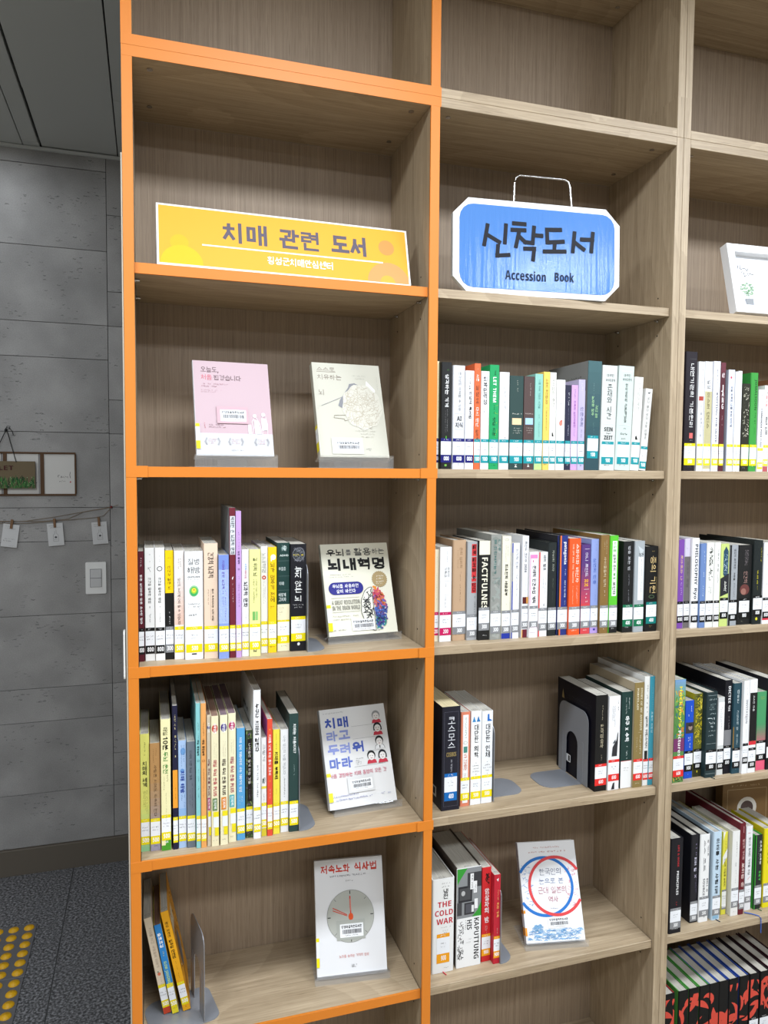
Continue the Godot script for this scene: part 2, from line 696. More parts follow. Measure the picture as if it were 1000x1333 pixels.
# ------------------------------------------------------------------ materials
func noise_bytes(w: int, h: int, seed_value: int, freq: float, octaves := 3) -> PackedByteArray:
	var f := FastNoiseLite.new()
	f.seed = seed_value
	f.noise_type = FastNoiseLite.TYPE_SIMPLEX_SMOOTH
	f.frequency = freq
	f.fractal_octaves = octaves
	var im := f.get_seamless_image(w, h, false, false, 0.1, true)
	im.convert(Image.FORMAT_L8)
	return im.get_data()

# streaks: noise of few columns stretched along x
func streak_bytes(w: int, h: int, seed_value: int, cols: int, freq: float) -> PackedByteArray:
	var f := FastNoiseLite.new()
	f.seed = seed_value
	f.noise_type = FastNoiseLite.TYPE_SIMPLEX_SMOOTH
	f.frequency = freq
	f.fractal_octaves = 3
	var im := f.get_seamless_image(cols, h, false, false, 0.1, true)
	im.convert(Image.FORMAT_L8)
	im.resize(w, h, Image.INTERPOLATE_CUBIC)
	return im.get_data()

func wood_texture(seed_value: int, dark: Color, light: Color, swirl: float) -> ImageTexture:
	var w := 1024
	var h := 512
	var fine := streak_bytes(w, h, seed_value, 40, 0.4)
	var mid := streak_bytes(w, h, seed_value + 1, 18, 0.09)
	var pores := streak_bytes(w, h, seed_value + 2, 96, 0.5)
	var warp := FastNoiseLite.new()
	warp.seed = seed_value + 3
	warp.frequency = 0.004
	warp.fractal_octaves = 2
	var small := warp.get_seamless_image(256, 128, false, false, 0.2, true)
	small.convert(Image.FORMAT_L8)
	small.resize(w, h, Image.INTERPOLATE_CUBIC)
	var wb := small.get_data()
	var out := PackedByteArray()
	out.resize(w * h * 3)
	for i in w * h:
		var f: float = fine[i] / 255.0 - 0.5
		var m: float = mid[i] / 255.0 - 0.5
		var p: float = pores[i] / 255.0
		var contour := fposmod(wb[i] / 255.0 * 9.0, 1.0)
		var c := (contour - 0.5) * swirl
		var t := clampf(0.5 + f * 0.42 + m * 0.3 + c * 0.34 - maxf(0.0, p - 0.66) * 1.3, 0.0, 1.0)
		var k := dark.lerp(light, t)
		out[i * 3] = int(k.r * 255.0)
		out[i * 3 + 1] = int(k.g * 255.0)
		out[i * 3 + 2] = int(k.b * 255.0)
	return ImageTexture.create_from_image(Image.create_from_data(w, h, false, Image.FORMAT_RGB8, out))

# cast panels of grey concrete: soft clouds and horizontal clusters of small pits
func concrete_images() -> Array:
	var n := 1024
	var cloud := noise_bytes(n, n, 31, 0.004, 4)
	var grain := noise_bytes(n, n, 32, 0.2, 2)
	var where := noise_bytes(n, n, 33, 0.006, 3)
	var col := Image.create_empty(n, n, false, Image.FORMAT_RGB8)
	var bump := Image.create_empty(n, n, false, Image.FORMAT_L8)
	var out := PackedByteArray()
	out.resize(n * n * 3)
	for i in n * n:
		var v := 0.565 + (cloud[i] / 255.0 - 0.5) * 0.12 + (grain[i] / 255.0 - 0.5) * 0.06
		out[i * 3] = int(clampf(v, 0, 1) * 255.0)
		out[i * 3 + 1] = int(clampf(v * 0.99, 0, 1) * 255.0)
		out[i * 3 + 2] = int(clampf(v * 0.98, 0, 1) * 255.0)
	col = Image.create_from_data(n, n, false, Image.FORMAT_RGB8, out)
	bump.fill(Color(0.8, 0.8, 0.8))
	var r := RandomNumberGenerator.new()
	r.seed = 5
	for k in 2600:
		var x := r.randi_range(0, n - 1)
		var y := r.randi_range(0, n - 1)
		if where[y * n + x] < 138:
			continue
		var len := r.randi_range(3, 13)
		var th := 1 if r.randf() < 0.6 else 2
		var tone := r.randf_range(0.3, 0.46)
		for j in len:
			var yy := (y + int(sin(j * 0.6 + k) * 1.2)) % n
			var px := (x + j) % n
			if r.randf() < 0.85:
				for q in th:
					col.set_pixel(px, posmod(yy + q, n), Color(tone, tone, tone))
					bump.set_pixel(px, posmod(yy + q, n), Color(0.1, 0.1, 0.1))
	return [ImageTexture.create_from_image(col), ImageTexture.create_from_image(bump)]

func granite_texture() -> ImageTexture:
	var n := 512
	var a := noise_bytes(n, n, 41, 0.085, 3)
	var b := noise_bytes(n, n, 42, 0.35, 2)
	var out := PackedByteArray()
	out.resize(n * n * 3)
	for i in n * n:
		var v := 0.36 + (a[i] / 255.0 - 0.5) * 0.62 + (b[i] / 255.0 - 0.5) * 0.3
		v = clampf(v, 0.08, 0.7)
		out[i * 3] = int(v * 255)
		out[i * 3 + 1] = int(v * 255)
		out[i * 3 + 2] = int(v * 1.02 * 255)
	return ImageTexture.create_from_image(Image.create_from_data(n, n, false, Image.FORMAT_RGB8, out))

func plain(col: Color, rough := 0.5, metal := 0.0) -> StandardMaterial3D:
	var m := StandardMaterial3D.new()
	m.albedo_color = col
	m.roughness = rough
	m.metallic = metal
	return m

func inked(rough: float, spec := 0.5) -> StandardMaterial3D:
	var m := StandardMaterial3D.new()
	m.vertex_color_use_as_albedo = true
	m.roughness = rough
	m.metallic_specular = spec
	return m

func make_materials():
	m_board = plain(Color.WHITE, 0.5)
	m_board.albedo_texture = wood_texture(11, Color(0.48, 0.41, 0.315), Color(0.78, 0.705, 0.595), 0.42)
	m_board.uv1_scale = Vector3(0.42, 1.7, 1)
	m_back = plain(Color.WHITE, 0.55)
	m_back.albedo_texture = wood_texture(23, Color(0.435, 0.365, 0.29), Color(0.675, 0.595, 0.50), 0.08)
	m_back.uv1_scale = Vector3(0.36, 2.3, 1)
	m_tape = plain(Color(0.785, 0.45, 0.09), 0.5)
	m_cover = inked(0.5, 0.4)
	m_gloss = inked(0.2)
	m_pages = plain(Color(0.77, 0.75, 0.70), 0.9)
	var pt := streak_bytes(256, 128, 77, 10, 0.6)
	var pout := PackedByteArray()
	pout.resize(256 * 128)
	for i in pout.size():
		pout[i] = int(clampf(0.88 + (pt[i] / 255.0 - 0.5) * 0.35, 0, 1) * 255)
	m_pages.albedo_texture = ImageTexture.create_from_image(Image.create_from_data(256, 128, false, Image.FORMAT_L8, pout))
	m_pages.uv1_scale = Vector3(4, 30, 1)
	m_print = inked(0.55, 0.35)
	m_film = inked(0.1, 0.6)
	m_sheet = inked(0.11, 0.48)
	var fb := streak_bytes(512, 512, 91, 30, 0.05)
	var fg := noise_bytes(512, 512, 92, 0.25, 2)
	var fo := PackedByteArray()
	fo.resize(512 * 512)
	for yy in 512:
		for xx in 512:
			fo[yy * 512 + xx] = int(clampf(fb[xx * 512 + yy] * 0.75 + fg[yy * 512 + xx] * 0.25, 0, 255))
	m_sheet.heightmap_enabled = true
	m_sheet.heightmap_texture = ImageTexture.create_from_image(Image.create_from_data(512, 512, false, Image.FORMAT_L8, fo))
	m_sheet.heightmap_scale = 0.045
	m_sheet.uv1_scale = Vector3(3.2, 3.2, 1)
	m_acrylic = plain(Color(0.9, 0.92, 0.93, 0.06), 0.03)
	m_acrylic.transparency = BaseMaterial3D.TRANSPARENCY_ALPHA
	m_metal = plain(Color(0.52, 0.53, 0.55), 0.38, 0.25)
	m_chrome = plain(Color(0.8, 0.8, 0.8), 0.22, 1.0)
	m_white = plain(Color(0.9, 0.9, 0.89), 0.45)
	m_brown = plain(Color(0.3, 0.2, 0.12), 0.6)
	m_cord = plain(Color(0.46, 0.4, 0.33), 0.9)


# ------------------------------------------------------------------ the room
func build_room():
	# floor of dark granite tiles
	var granite := plain(Color(1.0, 1.0, 1.0), 0.5)
	granite.albedo_texture = granite_texture()
	granite.uv1_scale = Vector3(2.2, 2.2, 1)
	var vinyl := plain(Color(0.64, 0.60, 0.53), 0.55)
	var grout := plain(Color(0.22, 0.22, 0.22), 0.9)
	var fl := structure("floor", "dark grey speckled granite tile floor", "floor")
	board("bed", fl, Vector3(-2.4, FLOOR_Y - 0.08, WALL_Z - 0.1), Vector3(4.4, FLOOR_Y - 0.0015, 6.1), 0, grout, 0.0)
	var tile_kinds := []
	for k in 4:
		var st := SurfaceTool.new()
		st.begin(Mesh.PRIMITIVE_TRIANGLES)
		box_to(st, Vector3(-0.2985, -0.012, -0.2985), Vector3(0.2985, 0, 0.2985), 0, Color.WHITE, Vector2(k * 0.37, k * 0.71), 0.0008)
		tile_kinds.append(st.commit())
	for ix in 11:
		for iz in 13:
			var c := Vector3(-0.27 - 0.3 - 1.2 + ix * 0.6, FLOOR_Y, WALL_Z + 0.3 + iz * 0.6)
			if c.x - 0.3 < -2.4 or c.x + 0.3 > 4.5:
				continue
			add_mesh("floor_tile", tile_kinds[(ix * 5 + iz * 3) % 4], granite if c.z < 0.2 else vinyl, fl, c)
	# walls
	var imgs := concrete_images()
	var conc := plain(Color(1.0, 1.0, 1.0), 0.5)
	conc.albedo_texture = imgs[0]
	conc.heightmap_enabled = true
	conc.heightmap_texture = imgs[1]
	conc.heightmap_scale = 0.12
	conc.uv1_scale = Vector3(0.9, 0.9, 1)
	var dark := plain(Color(0.16, 0.16, 0.16), 0.9)
	var wb := structure("wall_back", "grey pitted concrete panel wall behind the bookcase", "wall")
	board("backing", wb, Vector3(-2.3, FLOOR_Y, WALL_Z - 0.1), Vector3(4.3, CEIL_Y, WALL_Z - 0.004), 0, dark, 0.0)
	var left_y := [CEIL_Y, 1.105, 0.812, 0.536, 0.407, 0.13, -0.153, -0.281, -0.56, -0.839, -0.968, -1.2445, FLOOR_Y + 0.1]
	var right_y := [CEIL_Y, 0.948, 0.664, 0.535, 0.257, 0.128, -0.153, -0.432, -0.561, -0.839, -1.117, -1.246, FLOOR_Y + 0.1]
	for i in left_y.size() - 1:
		board("panel", wb, Vector3(-2.3, left_y[i + 1] + 0.0008, WALL_Z - 0.006), Vector3(-0.1217, left_y[i] - 0.0008, WALL_Z + rng.randf_range(-0.0004, 0.0006)), 0, conc, 0.0008)
		board("panel", wb, Vector3(-0.12, right_y[i + 1] + 0.0007, WALL_Z - 0.006), Vector3(4.3, right_y[i] - 0.0007, WALL_Z + rng.randf_range(-0.0004, 0.0006)), 0, conc, 0.0008)
	var bb := structure("baseboard_back", "dark brown baseboard under the concrete panels", "baseboard")
	board("strip", bb, Vector3(-2.3, FLOOR_Y, WALL_Z - 0.01), Vector3(4.3, FLOOR_Y + 0.099, WALL_Z + 0.012), 0, plain(Color(0.36, 0.33, 0.29), 0.6), 0.001)
	var paint := plain(Color(0.78, 0.77, 0.75), 0.85)
	var sides := {"wall_left": [Vector3(-2.4, FLOOR_Y, WALL_Z - 0.1), Vector3(-2.3, CEIL_Y, 6.1)], "wall_right": [Vector3(4.3, FLOOR_Y, WALL_Z - 0.1), Vector3(4.4, CEIL_Y, 6.1)], "wall_front": [Vector3(-2.3, FLOOR_Y, 6.0), Vector3(4.3, CEIL_Y, 6.1)]}
	for k in sides:
		var w := structure(k, "plain painted wall outside the picture", "wall")
		board("wall_face", w, sides[k][0], sides[k][1], 0, paint, 0.0)
	# ceiling: dark panels over the passage, pale ones over the reading room
	var ce := structure("ceiling", "suspended ceiling of grey panels with thin joints", "ceiling")
	var cgrey := plain(Color(0.70, 0.71, 0.70), 0.8)
	var cpale := plain(Color(0.74, 0.74, 0.73), 0.85)
	board("slab", ce, Vector3(-2.4, CEIL_Y + 0.02, WALL_Z - 0.1), Vector3(4.4, CEIL_Y + 0.1, 6.1), 0, dark, 0.0)
	var edges_x := [-2.3, -2.0, -1.46, -1.4, -0.862, -0.804, -0.402]
	var zz := [WALL_Z, -1.18, -0.58, -0.02]
	for j in 3:
		for i in edges_x.size() - 1:
			board("ceiling_panel", ce, Vector3(edges_x[i] + 0.0012, CEIL_Y, zz[j] + 0.001), Vector3(edges_x[i + 1] - 0.0012, CEIL_Y + 0.02, zz[j + 1] - 0.001), 0, cgrey, 0.001)
		board("ceiling_panel", ce, Vector3(-0.339, CEIL_Y + (0.003 if j == 0 else -0.001), zz[j] + 0.001), Vector3(-0.079, CEIL_Y + 0.02, zz[j + 1] - (0.004 if j == 0 else 0.001)), 0, cgrey, 0.001)
		board("ceiling_panel", ce, Vector3(-0.075, CEIL_Y, zz[j] + 0.001), Vector3(4.3, CEIL_Y + 0.02, zz[j + 1] - 0.001), 0, cgrey, 0.001)
	board("ceiling_rail", ce, Vector3(-0.400, CEIL_Y - 0.001, -1.588), Vector3(-0.347, CEIL_Y + 0.02, -0.02), 2, cgrey, 0.001)
	board("ceiling_rail", ce, Vector3(-0.400, CEIL_Y - 0.0005, WALL_Z), Vector3(-0.345, CEIL_Y + 0.02, -1.590), 2, cgrey, 0.001)
	board("edge_strip", ce, Vector3(-2.3, CEIL_Y - 0.012, WALL_Z), Vector3(4.3, CEIL_Y - 0.0015, WALL_Z + 0.014), 0, cgrey, 0.001)
	for i in 11:
		for j in 10:
			board("ceiling_panel", ce, Vector3(-2.3 + i * 0.6 + 0.001, CEIL_Y, -0.018 + j * 0.6 + 0.001), Vector3(-2.3 + (i + 1) * 0.6 - 0.001, CEIL_Y + 0.02, -0.018 + (j + 1) * 0.6 - 0.001), 0, cpale, 0.001)
	# raised warning tiles
	for k in 2:
		var z0 := -1.276 + k * 0.286
		var t := thing("tactile_tile", ["grey tactile floor tile with yellow domes, close to the concrete wall", "grey tactile floor tile with yellow domes, further out from the concrete wall"][k], "floor tile", Vector3(-0.353 - 0.141 - k * 0.002, FLOOR_Y, z0 + 0.1415), "tactile tiles in the passage")
		board("plate", t, Vector3(-0.141, 0.0004, -0.1415), Vector3(0.141, 0.004, 0.1415), 0, plain(Color(0.36, 0.36, 0.37), 0.5), 0.001)
		var dome := dome_mesh(0.0165, 0.006)
		var yel := plain(Color(0.83, 0.63, 0.04), 0.45)
		for i in 6:
			for j in 6:
				add_mesh("dome", dome, yel, t, Vector3(-0.118 + i * 0.0472, 0.004, -0.118 + j * 0.0472))

func dome_mesh(r: float, h: float) -> ArrayMesh:
	var st := SurfaceTool.new()
	st.begin(Mesh.PRIMITIVE_TRIANGLES)
	var prof := [[1.0, 0.0], [0.92, 0.5], [0.74, 0.85], [0.45, 1.0], [0.0, 1.0]]
	for i in prof.size() - 1:
		for k in 14:
			var a := TAU * k / 14
			var b := TAU * (k + 1) / 14
			var p := []
			for q in [[i, a], [i + 1, a], [i + 1, b], [i, b]]:
				p.append(Vector3(cos(q[1]) * prof[q[0]][0] * r, prof[q[0]][1] * h, sin(q[1]) * prof[q[0]][0] * r))
			var n := Vector3(cos((a + b) / 2), 0.5 + i * 0.6, sin((a + b) / 2)).normalized()
			if (p[1] - p[0]).cross(p[3] - p[0]).dot(n) > 0:
				p.reverse()
			quad_to(st, p, n)
	return st.commit()


# ------------------------------------------------------------------ the bookcase
const XL0 := -0.018
const XM0 := 0.56
const XM1 := 0.5784
const XR0 := 1.1384
const XRM := 1.1567
const XR1 := 1.175
const XE0 := 1.735
const XE1 := 1.753
const BACK := -0.255

func tape(parent: Node, a: Vector3, b: Vector3):
	var st := SurfaceTool.new()
	st.begin(Mesh.PRIMITIVE_TRIANGLES)
	box_to(st, a, b, 0, Color.WHITE, Vector2.ZERO, 0.0002)
	add_mesh("orange_tape", st.commit(), m_tape, parent)

func shelf(parent: Node, row: String, x0: float, x1: float, taped: bool, front := -0.0083) -> MeshInstance3D:
	var y: float = ROW_Y[row]
	var s := board("shelf", parent, Vector3(x0 + 0.0012, y - 0.0185, BACK + 0.001), Vector3(x1 - 0.0012, y, front), 0, m_board, 0.0007)
	if taped:
		tape(s, Vector3(x0 + 0.0008, y - 0.0187, front - 0.004), Vector3(x1 - 0.0008, y + 0.0003, front + 0.0004))
		s.get_child(0).position = Vector3.ZERO
	# metal shelf pins under both ends
	for xs in [[x0, 1.0], [x1, -1.0]]:
		for z in [-0.05, -0.2]:
			var pin := SurfaceTool.new()
			pin.begin(Mesh.PRIMITIVE_TRIANGLES)
			tube_to(pin, [Vector3(xs[0] + xs[1] * 0.0003, y - 0.0215, z), Vector3(xs[0] + xs[1] * 0.009, y - 0.0215, z)], 0.0026, 8)
			tube_to(pin, [Vector3(xs[0] + xs[1] * 0.0003, y - 0.0215, z), Vector3(xs[0] + xs[1] * 0.002, y - 0.0215, z)], 0.0042, 8)
			add_mesh("shelf_pin", pin.commit(), m_chrome, s)
	return s

func screw_caps(parent: Node, y: float, xs: Array):
	for x in xs:
		for z in [-0.035, -0.18]:
			var c := CylinderMesh.new()
			c.top_radius = 0.0045
			c.bottom_radius = 0.0055
			c.height = 0.002
			c.radial_segments = 12
			add_mesh("screw", c, m_chrome, parent, Vector3(x, y - 0.001, z))

func peg_holes(parent: Node, x: float, n: float, dark: Material):
	for row in ["A", "B", "C", "D", "E"]:
		for dy in [-0.055, 0.03]:
			for z in [-0.05, -0.2]:
				if dy > 0.0 and z < -0.1:
					continue
				var c := CylinderMesh.new()
				c.top_radius = 0.0018
				c.bottom_radius = 0.0018
				c.height = 0.0006
				c.radial_segments = 8
				var o := add_mesh("peg_hole", c, dark, parent, Vector3(x + n * 0.0002, ROW_Y[row] + dy, z))
				o.rotation.z = PI / 2

func build_bookcase():
	var base_y := FLOOR_Y
	var top_y := 0.734
	var hole := plain(Color(0.05, 0.04, 0.03), 0.9)
	# lower unit of two bays, the first edged with orange tape
	var a := thing("bookcase", "oak-look double bookcase whose first bay is edged with orange tape", "bookcase")
	var lp := board("side_panel", a, Vector3(XL0, base_y, BACK - 0.009), Vector3(0, top_y, 0), 1, m_board)
	tape(lp, Vector3(XL0 + 0.0003, base_y, -0.001), Vector3(0.0003, 0.7338, 0.0005))
	tape(lp, Vector3(-0.0002, base_y, -0.004), Vector3(0.0004, 0.7156, 0.0003))
	var skin := board("end_skin", a, Vector3(XL0 - 0.0026, base_y, BACK - 0.009), Vector3(XL0 - 0.0002, 0.55, -0.0006), 1, plain(Color(0.70, 0.66, 0.59), 0.5))
	skin.set_meta("label", "thin ivory edging on the outer side")
	var dv := board("divider", a, Vector3(XM0, base_y + 0.07, BACK), Vector3(XM1, 0.7156, 0), 1, m_board)
	tape(dv, Vector3(XM0 - 0.0005, base_y + 0.07, -0.001), Vector3(XM1 + 0.0002, 0.7156, 0.0006))
	tape(dv, Vector3(XM0 - 0.0006, base_y + 0.07, -0.0045), Vector3(XM0 + 0.0002, 0.7156, 0.0003))
	var rp := board("side_panel", a, Vector3(XR0, base_y, BACK - 0.009), Vector3(XRM - 0.0004, top_y, 0), 1, m_board)
	peg_holes(dv, XM0, -1.0, hole)
	peg_holes(rp, XR0, -1.0, hole)
	board("back_panel", a, Vector3(0, base_y, BACK - 0.009), Vector3(XM0 + 0.009, 0.7156, BACK), 1, m_back, 0.0)
	board("back_panel", a, Vector3(XM0 + 0.009, base_y, BACK - 0.009), Vector3(XR0, 0.7156, BACK), 1, m_back, 0.0)
	var top := board("top_board", a, Vector3(0, 0.7156, BACK), Vector3(XR0, 0.7339, 0), 0, m_board)
	tape(top, Vector3(XL0 + 0.0003, 0.7152, -0.0005), Vector3(XM1 + 0.0025, 0.734, 0.0008))
	screw_caps(top, 0.7156, [0.03, 0.53, 0.61, 1.1])
	var bottom := board("bottom_board", a, Vector3(0, -1.4852, BACK), Vector3(XM0, -1.4667, 0), 0, m_board)
	tape(bottom, Vector3(-0.0002, -1.4853, -0.0005), Vector3(XM0 + 0.0002, -1.4665, 0.0006))
	board("bottom_board", a, Vector3(XM1, -1.4852, BACK), Vector3(XR0, -1.4667, 0), 0, m_board)
	board("plinth", a, Vector3(0, base_y, -0.05), Vector3(XR0, -1.4852, -0.032), 0, m_board)
	for r in ["A", "B", "C", "D", "E"]:
		var flush: float = -0.0012 if r in ["B", "C", "D"] else -0.0083
		var s := shelf(a, r, 0.0, XM0, true, flush)
		if r in ["B", "C", "D"]:      # here the tape runs on over both posts
			var y: float = ROW_Y[r]
			tape(s, Vector3(XL0 + 0.0003, y - 0.019, 0.0004), Vector3(0.02, y + 0.0015, 0.001))
			tape(s, Vector3(XM0 - 0.015, y - 0.019, 0.0004), Vector3(XM1 + (0.0028 if r != "C" else 0.0004), y + 0.0015, 0.001))
		shelf(a, r, XM1, XR0, false)
	# lower unit of the third bay
	var b := thing("bookcase", "plain oak-look bookcase beside the double posts, full of books", "bookcase")
	var bl := board("side_panel", b, Vector3(XRM + 0.0004, base_y, BACK - 0.009), Vector3(XR1, top_y, 0), 1, m_board)
	board("side_panel", b, Vector3(XE0, base_y, BACK - 0.009), Vector3(XE1, top_y, 0), 1, m_board)
	board("back_panel", b, Vector3(XR1, base_y, BACK - 0.009), Vector3(XE0, 0.7156, BACK), 1, m_back, 0.0)
	var top3 := board("top_board", b, Vector3(XR1, 0.7156, BACK), Vector3(XE0, 0.7339, 0), 0, m_board)
	screw_caps(top3, 0.7156, [1.205, 1.70])
	board("bottom_board", b, Vector3(XR1, -1.4852, BACK), Vector3(XE0, -1.4667, 0), 0, m_board)
	board("plinth", b, Vector3(XR1, base_y, -0.05), Vector3(XE0, -1.4852, -0.032), 0, m_board)
	for r in ["A", "B", "C", "D", "E"]:
		shelf(b, r, XR1, XE0, false)
	# upper units
	var ty := 1.123
	var u := thing("bookcase_top_unit", "empty upper unit standing on the double bookcase, orange edge on one bay", "bookcase")
	var ul := board("side_panel", u, Vector3(XL0, 0.7342, BACK - 0.009), Vector3(0, ty, 0), 1, m_board)
	tape(ul, Vector3(XL0 - 0.0002, 0.735, -0.001), Vector3(0.0003, ty, 0.0005))
	var ud := board("divider", u, Vector3(XM0, 0.7527, BACK), Vector3(XM1, 1.105, 0), 1, m_board)
	tape(ud, Vector3(XM0 - 0.0005, 0.7527, -0.001), Vector3(XM1 + 0.0002, 1.105, 0.0006))
	tape(ud, Vector3(XM0 - 0.0006, 0.7527, -0.0045), Vector3(XM0 + 0.0002, 1.105, 0.0003))
	board("side_panel", u, Vector3(XR0, 0.7342, BACK - 0.009), Vector3(XRM - 0.0004, ty, 0), 1, m_board)
	board("back_panel", u, Vector3(0, 0.7342, BACK - 0.009), Vector3(XM0 + 0.009, ty, BACK), 1, m_back, 0.0)
	board("back_panel", u, Vector3(XM0 + 0.009, 0.7342, BACK - 0.009), Vector3(XR0, ty, BACK), 1, m_back, 0.0)
	var ub := board("bottom_board", u, Vector3(0, 0.7342, BACK), Vector3(XR0, 0.7525, 0), 0, m_board)
	tape(ub, Vector3(XL0 - 0.0002, 0.7343, -0.0005), Vector3(XM1 + 0.0025, 0.7528, 0.0008))
	var ut := board("top_board", u, Vector3(0, 1.105, BACK), Vector3(XR0, ty, 0), 0, m_board)
	tape(ut, Vector3(XL0, 1.105, -0.0005), Vector3(XM1, ty, 0.0008))
	screw_caps(ut, 1.105, [0.03, 0.53, 0.61, 1.1])
	var v := thing("bookcase_top_unit", "empty upper unit standing on the plain bookcase beside the double posts", "bookcase")
	board("side_panel", v, Vector3(XRM + 0.0004, 0.7342, BACK - 0.009), Vector3(XR1, ty, 0), 1, m_board)
	board("side_panel", v, Vector3(XE0, 0.7342, BACK - 0.009), Vector3(XE1, ty, 0), 1, m_board)
	board("back_panel", v, Vector3(XR1, 0.7342, BACK - 0.009), Vector3(XE0, ty, BACK), 1, m_back, 0.0)
	board("bottom_board", v, Vector3(XR1, 0.7342, BACK), Vector3(XE0, 0.7525, 0), 0, m_board)
	board("top_board", v, Vector3(XR1, 1.105, BACK), Vector3(XE0, ty, 0), 0, m_board)


# ------------------------------------------------------------------ books
# A book standing with its spine towards +z: x across the spine, y up, pages behind at -z.
func book_body(root: Node3D, w: float, h: float, d: float, spine: String, cover: String, hard: bool, page := "") -> void:
	var t := 0.0024 if hard else 0.0007
	var r := minf(0.0035 if hard else 0.0012, w * 0.24)
	var sc := lin(spine)
	var cc := lin(cover)
	var outer := [Vector2(-w / 2, -d)]
	var inner := [Vector2(-w / 2 + t, -d)]
	for k in 4:
		var a := PI - k * PI / 6.0
		outer.append(Vector2(-w / 2 + r + cos(a) * r, -r + sin(a) * r))
		inner.append(Vector2(-w / 2 + t + maxf(r - t, 0.0) * (1 + cos(a)), -r - 0.0 + maxf(r - t, 0.0) * sin(a)))
	for k in 4:
		var a := PI / 2 - k * PI / 6.0
		outer.append(Vector2(w / 2 - r + cos(a) * r, -r + sin(a) * r))
		inner.append(Vector2(w / 2 - t - maxf(r - t, 0.0) * (1 - cos(a)), -r + maxf(r - t, 0.0) * sin(a)))
	outer.append(Vector2(w / 2, -d))
	inner.append(Vector2(w / 2 - t, -d))
	var st := SurfaceTool.new()
	st.begin(Mesh.PRIMITIVE_TRIANGLES)
	var last := outer.size() - 1
	for i in last:
		var c := cc if i == 0 or i == last - 1 else sc
		var p: Vector2 = outer[i]
		var q: Vector2 = outer[i + 1]
		var e := (q - p).normalized()
		var n := Vector3(-e.y, 0, e.x)
		quad_to(st, fix([Vector3(p.x, 0, p.y), Vector3(p.x, h, p.y), Vector3(q.x, h, q.y), Vector3(q.x, 0, q.y)], n), n, [], c)
		var p2: Vector2 = inner[i]
		var q2: Vector2 = inner[i + 1]
		quad_to(st, fix([Vector3(p2.x, 0, p2.y), Vector3(p2.x, h, p2.y), Vector3(q2.x, h, q2.y), Vector3(q2.x, 0, q2.y)], -n), -n, [], c)
		for y in [0.0, h]:
			var up := Vector3(0, -1 if y == 0.0 else 1, 0)
			quad_to(st, fix([Vector3(p.x, y, p.y), Vector3(q.x, y, q.y), Vector3(q2.x, y, q2.y), Vector3(p2.x, y, p2.y)], up), up, [], c)
	for i in [0, last]:
		var p: Vector2 = outer[i]
		var q: Vector2 = inner[i]
		quad_to(st, fix([Vector3(p.x, 0, p.y), Vector3(q.x, 0, q.y), Vector3(q.x, h, q.y), Vector3(p.x, h, p.y)], Vector3(0, 0, -1)), Vector3(0, 0, -1), [], cc)
	add_mesh("cover", st.commit(), m_cover, root)
	var ins := 0.003 if hard else 0.0006
	var ps := SurfaceTool.new()
	ps.begin(Mesh.PRIMITIVE_TRIANGLES)
	box_to(ps, Vector3(-w / 2 + t + 0.0001, ins, -d + ins), Vector3(w / 2 - t - 0.0001, h - ins, -maxf(t, r) - 0.0003), 2, Color.WHITE, Vector2(rng.randf(), rng.randf()))
	var pm: Material = m_pages
	if page:
		if not page_tints.has(page):
			page_tints[page] = m_pages.duplicate()
			page_tints[page].albedo_color = Color.html(page)
		pm = page_tints[page]
	add_mesh("page_block", ps.commit(), pm, root)

var page_tints := {}

func fix(p: Array, n: Vector3) -> Array:
	if (p[1] - p[0]).cross(p[2] - p[0]).dot(n) > 0:
		p.reverse()
	return p

const TAGS := {"000": "1d1f6e", "100": "1f949c", "200": "cb1a60", "300": "8b8c8e", "400": "1769b4", "410": "16704a", "420": "157a74", "500": "efdc12", "600": "e2322e", "800": "121214", "900": "f3a41c"}

# the library's call-number sticker low on a spine
func call_label(root: Node3D, w: float, h: float, num: String, low: float, seed_value: int, tall := 0.05, inset_by := 0.0):
	var k := ink(seed_value)
	var lw := minf(w - 0.0012 - inset_by * 2.0, 0.03)
	k.face(Vector3(-lw / 2, low + tall, 0), Vector3.RIGHT, Vector3.DOWN, lw, tall)
	k.lift = 0.0004
	var c: String = TAGS[num]
	var shown := "400" if num in ["410", "420"] else num
	k.rect(0, 0, 1, 1, "f2f4f8")
	k.rect(0, 0, 1, 0.13, c)
	k.rect(0, 0.68, 1, 1, c)
	k.small("h", 0.28, 0.025, 0.72, 0.105, "e8e8e8", 1, 4)
	var nw := minf(0.012 / lw, 0.94)
	k.words("h", shown, 0.5 - nw / 2 + 0.04, 0.73, 0.5 + nw / 2 + 0.04, 0.93, "ffffff")
	k.small("h", 0.5 - nw / 2, 0.3, 0.5 + nw / 2 + 0.02, 0.38, "333", 1, 6)
	k.small("h", 0.5 - nw / 2, 0.41, 0.5 + nw / 2 - 0.04, 0.49, "333", 1, 6)
	put_ink("call_label", k, root.get_node("cover"))

